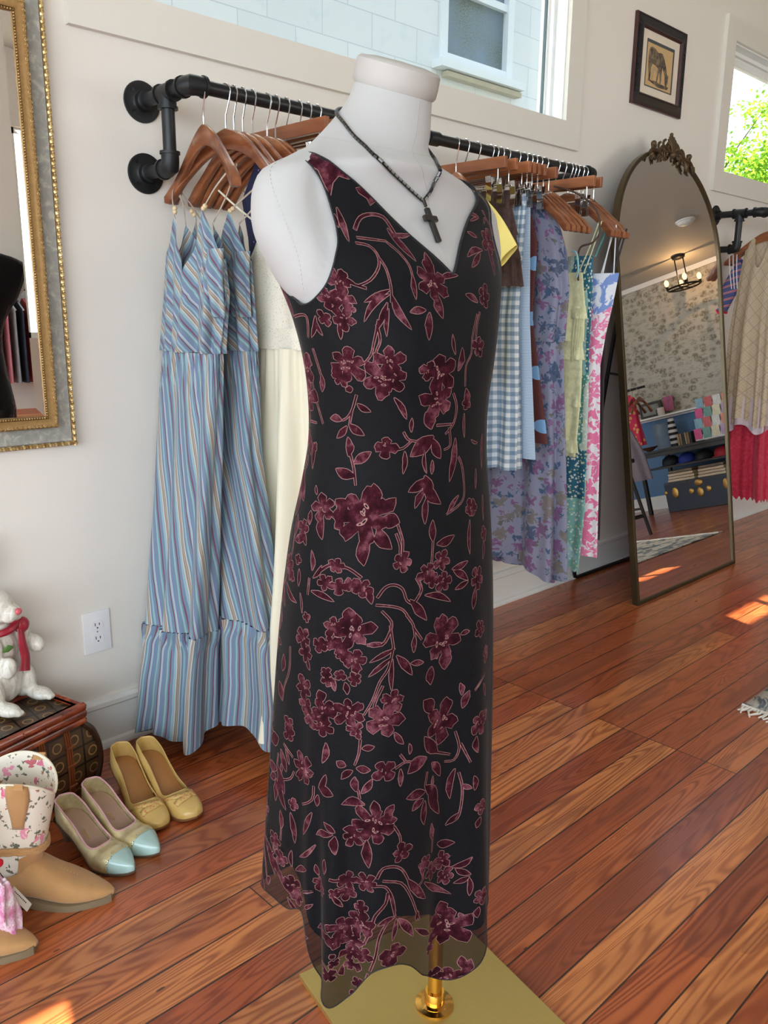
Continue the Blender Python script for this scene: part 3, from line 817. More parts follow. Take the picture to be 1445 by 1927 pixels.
M_BRASS = plain('polished_brass', C8(226, 178, 96), 0.12, 1.0, var=0.04)
a = N('brushed_brass_plate'); co = a.co(); st = a.noise(a.mapp(co, (900, 4, 1), rot=(0, 0, 0.2)), 1.0, 2)
a.set(a.mix(st, C8(196, 172, 104), C8(214, 192, 124)), a.math('MULTIPLY_ADD', st, 0.15, 0.33), 0.85); M_BPLATE = a.m
form = thing('dress_form', 'white linen dress form on a square brass stand, wearing the black dress', 'dress form', (FORM[0], FORM[1], 0))
ths = np.linspace(0, 2*PI, 97)[:-1]
zs = list(np.linspace(0.90, 1.525, 70))
def lean(P):
    P = np.array(P, float); z = P[..., 2]; a_ = np.clip((z-1.385)/.09, 0, 1); k = a_*a_*(3-2*a_); f0 = cinterp(z, BT[:, 0], BT[:, 3])
    fl = (P[..., 0]-FORM[0])*FDIR[0]+(P[..., 1]-FORM[1])*FDIR[1]-f0; P[..., 2] = z-.36*k*fl; return P
G = lean(loftz(zs, ths, cap=True))
b = MB(); b.grid(G, closed=True)
b.go('torso', M_LINEN, form)
# neck cap, a shade wider with a padded rim, tilted very slightly
ctr = loftz([1.525], ths).reshape(-1, 3).mean(0)
capc = Vector(ctr); b = MB(); rr = 0.0605
prof = [(rr-.001, -.004), (rr+.002, 0), (rr+.0025, .012), (rr+.0015, .028), (rr-.003, .032), (rr*.6, .035), (0.001, .036)]
b.lathe(prof, (0, 0, 0), 48); Rc = Matrix.Rotation(math.atan(.36), 3, Vector((LDIR[0], LDIR[1], 0))); Rc = Rc if (Rc @ Vector((FDIR[0], FDIR[1], 0))).z < 0 else Rc.inverted(); b.V = [tuple(capc+Rc @ Vector(v)) for v in b.V]; b.go('neck_cap', plain('cap_cotton', C8(180, 176, 172), 0.7, bump=0.3, bscale=90), form)
# seams
s = MB()
def seam(thf, zz, off=.0001, cap=True): 
    s.tube([Vector(lean(body_pt(np.array(thf(z_)), np.array(z_), off, cap=cap).reshape(3))) for z_ in zz], 0.0003, 5)
seam(lambda z_: PI/2, np.linspace(1.22, 1.52, 40)); seam(lambda z_: -PI/2, np.linspace(1.22, 1.52, 40))
s.tube([Vector(p) for p in lean(body_pt(ths, np.full(len(ths), 1.438), .0001))], 0.0003, 5, closed=True)
for q in (0.0, PI):
    ring_ = [Vector(body_pt(np.array(q+(.30 if q > 1 else -.30)*math.sin(u*2.6)*-1), np.array(1.40-.17*u), .0001, cap=True).reshape(3)) for u in np.linspace(0, 1, 61)]
    for i_ in range(0, 60, 2): s.tube(ring_[i_:i_+2], 0.0003, 4)
s.go('seam', plain('seam_thread', C8(166, 163, 159), 0.8), form)
b = MB(); b.lathe([(.0125, .012), (.0125, .95)], (FORM[0], FORM[1], 0), 28); b.go('pole', M_BRASS, form)
b = MB(); b.lathe([(.034, .012), (.034, .016), (.024, .018), (.024, .019), (.0175, .020), (.0175, .040), (.0165, .042), (.013, .042)], (FORM[0], FORM[1], 0), 40); b.go('flange', M_BRASS, form)
b = MB(); b.box((0, 0, 0), (.34, .36, .012), Matrix.Rotation(-0.19, 3, 'Z'), bev=.0015); b.V = [(v[0]+FORM[0], v[1]+FORM[1]+.01, v[2]+.006) for v in b.V]; b.go('base_plate', M_BPLATE, form, smooth=False)

# ---- the dress
def pip(px, py, poly):
    inside = np.zeros(px.shape, bool); n = len(poly); j = n-1
    for i in range(n):
        xi, yi = poly[i]; xj, yj = poly[j]
        if yi != yj:
            cnd = ((yi > py) != (yj > py)) & (px < (xj-xi)*(py-yi)/(yj-yi)+xi); inside ^= cnd
        j = i
    return inside
hem_t = np.array([-1.6, -.6, 0.0, .7, 1.15, 1.39, 1.53, 1.82, 2.01, 2.16, 2.33, 2.51, 2.7, 2.90, 2.97, 3.05, 3.3, 3.9, 4.7])
hem_z = np.array([.30, .29, .27, .25, .235, .195, .172, .206, .250, .266, .262, .209, .205, .22, .26, .298, .305, .30, .30])
lin_t = np.array([-1.6, .6, 1.30, 1.5, 1.8, 2.05, 2.25, 2.5, 2.75, 2.93, 3.1, 4.7]); lin_z = np.array([.36, .33, .26, .262, .31, .335, .345, .30, .265, .29, .345, .36])
nk_half = [(1.59, 1.256), (1.807, 1.302), (2.064, 1.352), (2.35, 1.384), (2.72, 1.403), (3.0, 1.411), (3.3, 1.411), (3.62, 1.404), (4.1, 1.390), (4.72, 1.384)]
def neck_top(t):
    t = np.asarray(t, float); u = np.where(t < 1.59, 3.18-t, t)
    return cinterp(u, [p[0] for p in nk_half], [p[1] for p in nk_half])
arm_l = [(3.12, 1.400), (2.85, 1.397), (2.62, 1.386), (2.46, 1.360), (2.405, 1.325), (2.43, 1.298), (2.52, 1.276), (2.70, 1.242), (2.9, 1.222), (3.06, 1.2145), (3.17, 1.219), (3.29, 1.245), (3.42, 1.285), (3.53, 1.33), (3.57, 1.362), (3.48, 1.386), (3.32, 1.398)]
def resample(p, k=5, closed=True):
    out = []; n = len(p)
    for i in range(n if closed else n-1):
        p0 = np.array(p[(i-1) % n]); p1 = np.array(p[i]); p2 = np.array(p[(i+1) % n]); p3 = np.array(p[(i+2) % n])
        if not closed: p0 = np.array(p[max(i-1, 0)]); p3 = np.array(p[min(i+2, n-1)])
        for j in range(k):
            t = j/k; out.append(tuple(0.5*((2*p1)+(p2-p0)*t+(2*p0-5*p1+4*p2-p3)*t*t+(3*p1-p0-3*p2+p3)*t**3)))
    if not closed: out.append(tuple(p[-1]))
    return out
ARM = resample(arm_l, 4); ARM2 = [(3.18-t, z_) for t, z_ in ARM]
T0, T1 = -PI/2, 3*PI/2
RREF = 0.17
def dress_mesh(hemf, motifs, dth, dz, off, name, mats, parent, skirt=True, label=None):
    tt = np.arange(T0, T1+1e-6, (T1-T0)/round((T1-T0)/dth))
    bot = [(t, float(hemf(t))) for t in tt]; top = [(t, float(neck_top(t))) for t in tt]
    nv = len(tt); n_side = int(1.1/dz)
    pts = []; edges = []
    def addloop(loop, closed=True):
        k = len(pts); pts.extend(loop); m = len(loop)
        for i in range(m if closed else m-1): edges.append((k+i, k+(i+1) % m))
    right = [(T1, z_) for z_ in np.linspace(bot[-1][1], top[-1][1], n_side)[1:-1]]; left = [(T0, z_) for z_ in np.linspace(top[0][1], bot[0][1], n_side)[1:-1]]
    outer = bot+right+top[::-1]+left
    addloop(outer); addloop(ARM); addloop(ARM2)
    arm2 = [(t+2*PI, z_) for t, z_ in ARM2]
    polys = []
    for m in motifs:
        for P, cls in m:
            addloop(P); polys.append((P, cls))
    gz = np.arange(.16, 1.42, dz)
    GT, GZ = np.meshgrid(tt[1:-1], gz, indexing='ij'); GT = GT+np.where((np.arange(len(gz)) % 2 == 1)[None, :], dth*.35, 0)
    g = np.stack([GT.ravel(), GZ.ravel()], -1)
    keep = (g[:, 1] > hemf(g[:, 0])+dz*.5) & (g[:, 1] < neck_top(g[:, 0])-dz*.35) & (g[:, 0] < T1-dth*.4)
    for A in (ARM, ARM2): keep &= ~pip(g[:, 0], g[:, 1], A)
    g = g[keep]
    allp = [Vector((p[0]*RREF, p[1])) for p in pts]+[Vector((p[0]*RREF, p[1])) for p in g]
    vo, eo, fo, _, _, _ = delaunay_2d_cdt(allp, edges, [], 0, 1e-6)
    V2 = np.array([(v.x/RREF, v.y) for v in vo]); F = np.array([f for f in fo if len(f) == 3])
    c = V2[F].mean(1)
    ok = (c[:, 1] > hemf(c[:, 0])-1e-5) & (c[:, 1] < neck_top(c[:, 0])+1e-5)
    for A in (ARM, ARM2): ok &= ~pip(c[:, 0], c[:, 1], A)
    F = F[ok]; c = c[ok]; idx = np.zeros(len(F), int)
    order = [q for q in polys if q[1] == 2 and len(q[0]) != 8]+[q for q in polys if q[1] == 1]+[q for q in polys if len(q[0]) == 8]
    for P, cls in order:
        Pa = np.array(P); lo = Pa.min(0); hi = Pa.max(0)
        if cls != 2 and cls != 1 and cls != 0: continue
        s_ = np.where((c[:, 0] >= lo[0]) & (c[:, 0] <= hi[0]) & (c[:, 1] >= lo[1]) & (c[:, 1] <= hi[1]))[0]
        if len(s_): ins = pip(c[s_, 0], c[s_, 1], P); idx[s_[ins]] = cls
    vel = np.zeros(len(V2)); 
    for k in range(3): np.maximum.at(vel, F[:, k], (idx == 1)*1.0)
    for k in range(3): vel[F[idx != 1, k]] = 0
    P3 = body_pt(V2[:, 0], V2[:, 1], off, skirt=skirt)
    me = mesh(name, P3, F.tolist(), mats, parent, True, np.stack([V2[:, 0]*RREF, V2[:, 1]], -1), idx, label)
    bm = bmesh.new(); bm.from_mesh(me.data)
    bmesh.ops.remove_doubles(bm, verts=[v for v in bm.verts if True], dist=2e-5); bmesh.ops.recalc_face_normals(bm, faces=bm.faces); bm.to_mesh(me.data); bm.free()
    return me
def speed(t, z_):
    p = body_pt(np.array([t-.02, t+.02]), np.array([z_, z_])); return float(np.linalg.norm(p[1]-p[0])/.04)
def build_motifs(edge_w=0.0007):
    rnd = random.Random(11); out = []
    def emit(loc, big=None):
        """loc: list of (dx, dz) metres about (t, z)"""
        (t, z_), P = loc; sp = max(speed(t, z_), .10)
        P = [Vector(p) for p in P]; n = len(P); area = sum(P[i].x*P[(i+1) % n].y-P[(i+1) % n].x*P[i].y for i in range(n))
        if area < 0: P = P[::-1]
        O = []
        for i in range(n):
            d = (P[(i+1) % n]-P[i-1]); nn = Vector((d.y, -d.x)); nn = nn.normalized() if nn.length > 1e-9 else nn; O.append(P[i]+nn*edge_w)
        conv = lambda L: [(t+p.x/sp, z_+p.y) for p in L]
        out.append([(conv(O), 2), (conv(P), 1)])
    # theta grows to the viewer's left, so local x is mirrored
    def flower(t, z_, r, n):
        r = r*1.28; rot = rnd.uniform(0, 6.28); K = n*6; P = []; amp = [rnd.uniform(.68, 1.2) for _ in range(n)]
        for i in range(K):
            a_ = 2*PI*i/K; u = (i % 6)/6; lob = abs(math.sin(PI*u))**0.5; A = amp[i//6]
            rr = r*(0.46+0.54*lob*A)*(1+rnd.uniform(-.10, .09)); a_ += rnd.uniform(-.05, .05); P.append((rr*math.cos(a_+rot), rr*math.sin(a_+rot)))
        emit(((t, z_), P))
        if r > 0.014:
            for q in range(6 if r > .02 else 3):
                a_ = rnd.uniform(0, 6.28); d = r*rnd.uniform(.08, .38); w = r*rnd.uniform(.05, .09); sp = max(speed(t, z_), .1); ee = rnd.uniform(0, 3.1)
                H = [(d*math.cos(a_)+w*1.7*math.cos(b_)*math.cos(ee)-w*.7*math.sin(b_)*math.sin(ee), d*math.sin(a_)+w*1.7*math.cos(b_)*math.sin(ee)+w*.7*math.sin(b_)*math.cos(ee)) for b_ in [2*PI*i/8 for i in range(8)]]
                out.append([([(t+p[0]/sp, z_+p[1]) for p in H], 2), ([(t+p[0]*.0/sp+(p[0]-(d*math.cos(a_)))*.5/sp+(d*math.cos(a_))/sp, z_+(p[1]-d*math.sin(a_))*.5+d*math.sin(a_)) for p in H], 0)])
    def leaf(t0, z0, t1, z1, w):
        sp = max(speed((t0+t1)/2, (z0+z1)/2), .1); dx = (t1-t0)*sp; dz = z1-z0; L = math.hypot(dx, dz)
        if L < 1e-4: return
        ux, uz = dx/L, dz/L; nx, nz = -uz, ux; w = max(w*.98, .0015); P = []
        prof = [(0, .10), (.12, .45), (.3, .85), (.5, 1.0), (.68, .82), (.84, .48), (.94, .2), (1.0, 0)]
        bend = rnd.uniform(-.10, .10)*L
        for u, k in prof: P.append((ux*L*u+nx*(w*k*(1+rnd.uniform(-.22, .18))+bend*math.sin(PI*u)), uz*L*u+nz*(w*k+bend*math.sin(PI*u))))
        for u, k in prof[-2::-1]: P.append((ux*L*u-nx*(w*k*.8-bend*math.sin(PI*u)), uz*L*u-nz*(w*k*.8-bend*math.sin(PI*u))))
        emit(((t0, z0), P))
    def stem(w, pts):
        if len(pts) < 2: return
        t0, z0 = pts[0]; sp = max(speed(*pts[len(pts)//2]), .1); w = max(w*.80, .0013)
        L = [((t-t0)*sp, z_-z0) for t, z_ in pts]
        if len(L) > 2: L = resample(L, 3, closed=False)
        A = []; B = []
        for i, p in enumerate(L):
            q = L[min(i+1, len(L)-1)]; o = L[max(i-1, 0)]; d = Vector((q[0]-o[0], q[1]-o[1])); d = d.normalized() if d.length > 1e-9 else Vector((1, 0)); ww = w*(1-0.35*i/len(L))
            A.append((p[0]-d.y*ww, p[1]+d.x*ww)); B.append((p[0]+d.y*ww, p[1]-d.x*ww))
        emit(((t0, z0), A+B[::-1]))
    items = []
    for ln in MOTIFS.strip().split('\n'):
        k, *v = ln.split(); items.append((k, [float(q) for q in v]))
    def place(k, v, dt=0.0, dz=0.0):
        if k == 'F': flower(v[0]+dt, v[1]+dz, v[2], int(v[3]))
        elif k == 'L': leaf(v[0]+dt, v[1]+dz, v[2]+dt, v[3]+dz, v[4])
        elif k == 'S': stem(v[0], [(v[i]+dt, v[i+1]+dz) for i in range(1, len(v), 2)])
        elif k == 'P':
            t0, z0 = v[0], v[1]; sp = max(speed(t0, z0), .1); P = [((v[i]-t0)*sp, v[i+1]-z0) for i in range(0, len(v), 2)]; emit(((t0, z0), P))
    for k, v in items: place(k, v)
    for k, v in items:                       # the same print carries on round the back
        if k == 'P': continue
        ts = [v[0]] if k == 'F' else ([v[0], v[2]] if k == 'L' else v[1::2])
        if k != 'F' and abs(max(ts)-min(ts)) > .6: continue
        zz_ = v[1] if k != 'S' else v[2]
        if 1.75 < ts[0] < 2.95 and zz_ < 1.33: place(k, v, 1.62, 0.0 if zz_ > .32 else .08)
        if 1.35 < ts[0] < 1.95 and zz_ < 1.33: place(k, v, -1.9, 0.02 if zz_ > .28 else .1)
    lim = []
    for m in out:
        P = m[0][0]
        if min(p[0] for p in P) > T0+.02 and max(p[0] for p in P) < T1-.02 and max(p[0] for p in P)-min(p[0] for p in P) < 1.6: lim.append(m)
    return lim
a = N('black_chiffon'); co = a.co('UV'); tr = a.n('ShaderNodeBsdfTransparent'); tr.inputs[0].default_value = (0.55, 0.50, 0.47, 1); mx = a.n('ShaderNodeMixShader'); mx.inputs[0].default_value = 0.62
a.set(C8(23, 24, 28), 0.7, Sheen_Weight=0.12, Sheen_Roughness=0.4, Specular_IOR_Level=0.15); a.l(tr.outputs[0], mx.inputs[1]); a.l(a.b.outputs[0], mx.inputs[2]); a.l(mx.outputs[0], a.out.inputs[0]); M_CHIF = a.m
a = N('burgundy_velvet'); co = a.co(); nz = a.noise(co, 48, 4, 0.68); fz = a.noise(co, 700, 2)
vc = a.ramp(nz, [(0.36, C8(32, 6, 13)), (0.52, C8(64, 20, 31)), (0.72, C8(134, 80, 90))])  # dark and light mottling puts the pile's sheen variation into the colour
a.set(a.mix(a.math('MULTIPLY', fz, 0.4), vc, C8(44, 10, 20)), 0.85, Sheen_Weight=0.28, Sheen_Roughness=0.3, Sheen_Tint=(*C8(225, 150, 165), 1), Specular_IOR_Level=0.1); a.bump(fz, 0.5, 0.0008); M_VELV = a.m
M_VEDGE = plain('burnt_out_edge', C8(150, 108, 104), 0.8, var=0.3, scale=300)
a = N('navy_lining'); a.set(C8(22, 25, 33), 0.5, Sheen_Weight=0.2); M_LINING = a.m
DRESS = thing('velvet_burnout_dress', 'long sleeveless black V-neck dress with burgundy velvet flowers, on the dress form', 'dress', (FORM[0], FORM[1]-.05, 1.4))
hemf = lambda t: cinterp(t, hem_t, hem_z); linf = lambda t: cinterp(t, lin_t, lin_z)
dress_mesh(hemf, build_motifs(), 0.030, 0.0085, 0.0065, 'burnout_shell', [M_CHIF, M_VELV, M_VEDGE], DRESS)
dress_mesh(linf, [], 0.045, 0.014, 0.0032, 'lining', [M_LINING], DRESS, label='plain navy black lining')
b = MB()
for A in (ARM, ARM2):
    A_ = np.array(A); b.tube([Vector(p) for p in body_pt(A_[:, 0], A_[:, 1], .0062, skirt=True)], 0.0012, 6, closed=True)
tt_ = np.linspace(T0, T1, 160)[:-1]
b.tube([Vector(p) for p in body_pt(tt_, neck_top(tt_), .0062, skirt=True)], 0.0012, 6, closed=True)
b.go('bound_edge', plain('black_binding', C8(28, 28, 32), 0.6), DRESS)
hb = MB(); tt_ = np.linspace(T0, T1, 260)[:-1]; hb.tube([Vector(p) for p in body_pt(tt_, hemf(tt_), .0065, skirt=True)], 0.0009, 5, closed=True); hb.go('rolled_hem', plain('black_binding', C8(28, 28, 32), 0.6), DRESS)

# ---- necklace of hematite beads with a cross
NK = thing('cross_necklace', 'necklace of dark hematite tube beads with a cross on the white form', 'necklace', tuple(body_pt(np.array(PI/2), np.array(1.34), .01).reshape(3)))
M_HEM = plain('hematite', C8(78, 76, 74), 0.22, 0.85, var=0.1)
low = (PI/2, 1.352)
halfL = [(1.639, 1.3572), (1.754, 1.3704), (1.869, 1.3845), (2.079, 1.4048), (2.364, 1.4323), (2.724, 1.4500), (3.151, 1.4640), (3.7, 1.472), (4.2, 1.476), (4.712, 1.478)]
halfR = [(1.639, 1.3572), (1.577, 1.3680), (1.455, 1.3880), (1.259, 1.4080), (.93, 1.430), (.5, 1.448), (.0, 1.462), (-.6, 1.471), (-1.1, 1.476), (-1.571, 1.478)]
def nkpath(sgn):
    pp = resample(halfL if sgn > 0 else halfR, 12, closed=False); out = []
    for t, z_ in pp: out.append(Vector(lean(body_pt(np.array(t), np.array(z_), .0040).reshape(3))))
    return out
path = nkpath(-1)[::-1]+nkpath(1)[1:]
cum = [0]
for i in range(1, len(path)): cum.append(cum[-1]+(path[i]-path[i-1]).length)
def at(s_):
    i = min(max(int(np.searchsorted(cum, s_))-1, 0), len(path)-2); u = (s_-cum[i])/max(cum[i+1]-cum[i], 1e-9); return path[i].lerp(path[i+1], u)
nb = 78; step = cum[-1]/nb
bd = MB(); sp_ = MB(); cord = MB(); cord.tube(path, 0.0009, 5)
cord.go('cord', plain('cord_black', C8(20, 20, 20), 0.7), NK)
for i in range(nb):
    p0 = at(i*step+.0007); p1 = at((i+1)*step-.0007); m_ = MB(); m_.tube([p0, p1], 0.0027, 6); m_.go('bead', M_HEM, NK, smooth=False)
# cross hangs from the lowest bead
p = Vector(body_pt(np.array(1.639), np.array(1.355), .0065).reshape(3)); tip = Vector(body_pt(np.array(1.60), np.array(1.305), .007).reshape(3)); dn = (tip-p).normalized(); side = Vector((LDIR[0], LDIR[1], 0)); nrm = side.cross(dn).normalized()
rotm = Matrix((side, nrm, -dn)).transposed()
b = MB(); q0 = p+dn*.004
b.tube([p-dn*.004, p+dn*.006], .0024, 8)
c_ = q0+dn*.031; b.box(tuple(c_), (.0078, .006, .052), rotm, bev=.0016); c2 = q0+dn*.021; b.box(tuple(c2), (.026, .0055, .0085), rotm, bev=.0016)
b.go('cross_pendant', M_HEM, NK)
# ================================================================== PIPE RACK ALONG THE WALL
M_PIPE = plain('black_pipe', C8(34, 36, 38), 0.38, 0.3, var=0.1)
M_PIPEF = plain('black_fitting', C8(28, 30, 32), 0.45, 0.3, var=0.1)
PR = 0.0165; RY = 1.855; RZ = 1.728
def elbow(b, c, d1, d2, r=PR*1.35, L=.034):
    c = Vector(c); d1 = Vector(d1); d2 = Vector(d2)
    pts = [c+d1*L, c+d1*L*.55, c+d1*L*.2+d2*L*.02, c+(d1+d2)*L*.0-(d1+d2)*L*0.02, c+d2*L*.2+d1*L*.02, c+d2*L*.55, c+d2*L]
    b.tube([c+d1*L, c+d1*L*.45, c+(d1+d2)*L*.10, c+d2*L*.45, c+d2*L], [r, r, r*1.06, r, r], 18)
    for d in (d1, d2): b.tube([c+d*L*.92, c+d*(L*1.12)], r*1.14, 18)
def flange(root, x, z):
    b = MB(); y = WY
    b.lathe([(.050, 0), (.050, -.004), (.049, -.006), (.028, -.007), (.024, -.010), (.0235, -.026), (.021, -.028)][::1], (x, y, z), 36, axis='Y')
    f = b.go('flange', M_PIPEF, root)
    s = MB()
    for k in range(4): a_ = PI/4+k*PI/2; s.lathe([(.0045, -.0062), (.004, -.008), (.002, -.0082)], (x+.037*math.cos(a_), y, z+.037*math.sin(a_)), 10, axis='Y')
    s.go('screw', plain('screw_head', C8(60, 60, 62), .3, .9), f)
def rack(x0, x1, label, brace0=True, z2=1.556, tee_y=1.965):
    root = thing('pipe_rack', label, 'clothes rack', (x0, WY, RZ))
    b = MB(); b.tube([(x0+.03, RY, RZ), (x1-.03, RY, RZ)], PR, 18)
    b.go('rail', M_PIPE, root)
    for x, sgn in ((x0, 1), (x1, -1)):
        if x is x1 and x1 > 5.5: continue
        b = MB(); b.tube([(x, WY-.005, RZ), (x, RY+.03, RZ)], PR, 16); b.go('wall_pipe', M_PIPE, root); flange(root, x, RZ)
        b = MB(); elbow(b, (x, RY, RZ), (0, 1, 0), (sgn, 0, 0)); b.go('elbow', M_PIPEF, root)
        if sgn == 1:
            b = MB(); r = PR*1.32
            b.tube([(x, tee_y-.03, RZ), (x, tee_y+.03, RZ)], r, 16); b.tube([(x, tee_y, RZ), (x, tee_y, RZ-.036)], r, 16)
            for q in (((x, tee_y-.034, RZ), (x, tee_y-.027, RZ)), ((x, tee_y+.027, RZ), (x, tee_y+.034, RZ)), ((x, tee_y, RZ-.031), (x, tee_y, RZ-.038))): b.tube(q, r*1.15, 16)
            b.go('tee', M_PIPEF, root)
            b = MB(); b.tube([(x, tee_y, RZ-.03), (x, tee_y, z2+.03)], PR, 16); b.tube([(x, tee_y+.03, z2), (x, WY-.005, z2)], PR, 16); b.go('brace_pipe', M_PIPE, root)
            b = MB(); elbow(b, (x, tee_y, z2), (0, 0, 1), (0, 1, 0)); b.go('elbow', M_PIPEF, root); flange(root, x, z2)
    b = MB(); 
    for xm in ((x0+x1)/2-.02,): b.tube([(xm-.022, RY, RZ), (xm+.022, RY, RZ)], PR*1.28, 16)
    b.go('coupling', M_PIPEF, root)
    return root
rack(1.128, 2.832, 'black iron pipe clothes rack along the wall behind the dress form')
rack(4.36, 6.2, 'second black iron pipe rack, at the right edge beyond the arched mirror')

# ------------------------------------------------------------------ hangers
a = N('walnut_hanger'); co = a.co(); gr = a.noise(a.mapp(co, (60, 5, 30)), 1.0, 3, 0.6, 0.5); oi = a.n('ShaderNodeObjectInfo').outputs['Random']
a.set(a.mix(a.math('MULTIPLY', oi, 0.5), a.ramp(gr, [(0.35, C8(124, 70, 40)), (0.65, C8(178, 112, 70))]), C8(106, 56, 34)), 0.32, Coat_Weight=0.4, Coat_Roughness=0.15); M_HANG = a.m
M_CHROME = plain('hook_chrome', C8(215, 215, 215), 0.12, 1.0, var=0.02)
def hook_pts(zt):
    r = PR+.0028; P = []
    for k in range(15):
        a_ = math.radians(-35+k*(215/14)); P.append((0, -r*math.cos(a_)*1.0, r*math.sin(a_)+.001))   # front (room side) round the top to the back
    P = P[::-1]
    P = [(0, -p[1], p[2]) for p in P][::-1]
    st = [(0, r, 0.0), (0, r*.9, -.012), (0, .002, -.045), (0, 0, -.052), (0, 0, zt)]
    return [(0, p[1], p[2]) for p in P], st
def hook(b, zt, wr=.0019):
    r = PR+.0024; P = []
    for k in range(15): a_ = math.radians(205-k*(225/14)); P.append((0, -r*math.cos(a_), r*math.sin(a_)))
    P += [(0, -r*.72, -.020), (0, -.003, -.047), (0, 0, -.052), (0, 0, zt)]
    # runs from the wall side over the top to the room side, then kinks back under the rail
    b.tube(P, wr, 8)
def arm_profile(w=.205, drop=.138):
    up = []; lo = []
    for k in range(17):
        u = k/16; y = w*u
        zu = -.082-(drop*(u**1.15))+.018*math.sin(PI*min(1, u*1.35))*(1-u)*.6-.004*(u > .93)
        th = .028*(1-u)**1.6+.022+.012*math.exp(-((u-.9)/.12)**2)
        up.append((y, zu)); lo.append((y, zu-th))
    lo[0] = (0, -.082-.048)
    return up, lo
def make_hanger(name='wooden_hanger', w=.205):
    t = thing(name, 'wooden hanger', 'hanger')
    up, lo = arm_profile(w); n = len(up); V = []; F = []
    Y = [-p[0] for p in up[::-1]]+[p[0] for p in up[1:]]; ZU = [p[1] for p in up[::-1]]+[p[1] for p in up[1:]]; ZL = [p[1] for p in lo[::-1]]+[p[1] for p in lo[1:]]
    for i in range(len(Y)):
        u = abs(Y[i])/w; hx = .0065+.006*u**2; bow = -.012*u**2; zu, zl = ZU[i], ZL[i]; e = .003; 
        if u > .97: zl = zl+.006; zu = zu-.003
        V += [(bow-hx+e, Y[i], zu), (bow+hx-e, Y[i], zu), (bow+hx, Y[i], zu-e), (bow+hx, Y[i], zl+e), (bow+hx-e, Y[i], zl), (bow-hx+e, Y[i], zl), (bow-hx, Y[i], zl+e), (bow-hx, Y[i], zu-e)]
    for i in range(len(Y)-1):
        for j in range(8): F.append((i*8+j, i*8+(j+1) % 8, (i+1)*8+(j+1) % 8, (i+1)*8+j))
    F.append(tuple(range(8))[::-1]); F.append(tuple((len(Y)-1)*8+j for j in range(8)))
    b = MB().add(V, F); b.go('shoulder_arms', M_HANG, t, local=True, sharp=50)
    b = MB(); hook(b, -.085); b.go('hook', M_CHROME, t, local=True)
    return t
def make_clip_hanger():
    t = thing('clip_hanger', 'clip hanger', 'hanger')
    MB().box((0, 0, -.066), (.014, .33, .034), bev=.0015).go('bar', M_HANG, t, smooth=False, local=True)
    b = MB(); hook(b, -.052); b.go('hook', M_CHROME, t, local=True)
    b = MB(); b.tube(smoothpath([(0, -.135, -.080), (0, -.135, -.120), (0, -.128, -.128), (0, .128, -.128), (0, .135, -.120), (0, .135, -.080)], 4), .0018, 8); b.go('clip_rod', M_CHROME, t, local=True)
    for y in (-.105, .105):
        c = MB()
        for s in (-1, 1):
            c.box((s*.008, y, -.122), (.0022, .022, .040), Matrix.Rotation(s*.22, 3, 'Y')); c.box((s*.0035, y, -.158), (.0022, .020, .034), Matrix.Rotation(-s*.12, 3, 'Y'))
            for q in range(4): c.box((s*.0125, y-.008+q*.0053, -.112), (.002, .002, .018), Matrix.Rotation(s*.22, 3, 'Y'))
        c.tube([(0, y-.012, -.138), (0, y+.012, -.138)], .0045, 8)
        c.go('clip', M_CHROME, t, smooth=False, local=True)
    return t
H0 = make_hanger(); HC = make_clip_hanger(); usedH = [False, False]
def put_hanger(kind, x, rz, label, group, dz=0.0, y=RY):
    src = H0 if kind == 'w' else HC; k = 0 if kind == 'w' else 1
    if not usedH[k]: o = src; usedH[k] = True; o.location = (x, y, RZ+dz); o.rotation_euler = (0, 0, rz)
    else: o = dup(src, (x, y, RZ+dz), rz)
    o['label'] = label; o['group'] = group; return o
GL = 'hangers on the left part of the rail'; GR = 'hangers on the right part of the rail'
left_h = [(1.159, 'w', -.17, 'first wooden hanger on the rail, holding the nearest striped dress'), (1.222, 'w', .22, 'wooden hanger of the second striped dress, next to the first hanger'),
 (1.246, 'w', -.04, 'dark wooden hanger directly behind the second striped dress hanger'), (1.272, 'w', -.03, 'wooden hanger of the nearer cream lace dress'), (1.300, 'w', .03, 'wooden hanger of the cream dress close to the dress form'),
 (1.345, 'w', .10, 'reddish wooden hanger standing out sharply behind the cream dress hangers'), (1.372, 'w', .06, 'wooden hanger just left of the first clip hanger on the rail'),
 (1.405, 'c', .02, 'clip hanger mostly hidden behind the wooden hangers left of the dress form'), (1.446, 'c', -.02, 'clip hanger with the lightest, fully visible bar left of the dress form'), (1.476, 'c', .05, 'dark clip hanger just behind the light barred one'), (1.508, 'c', .12, 'last clip hanger on the rail left of the form neck')]
for x, k, r, l in left_h: put_hanger(k, x, r, l, GL)
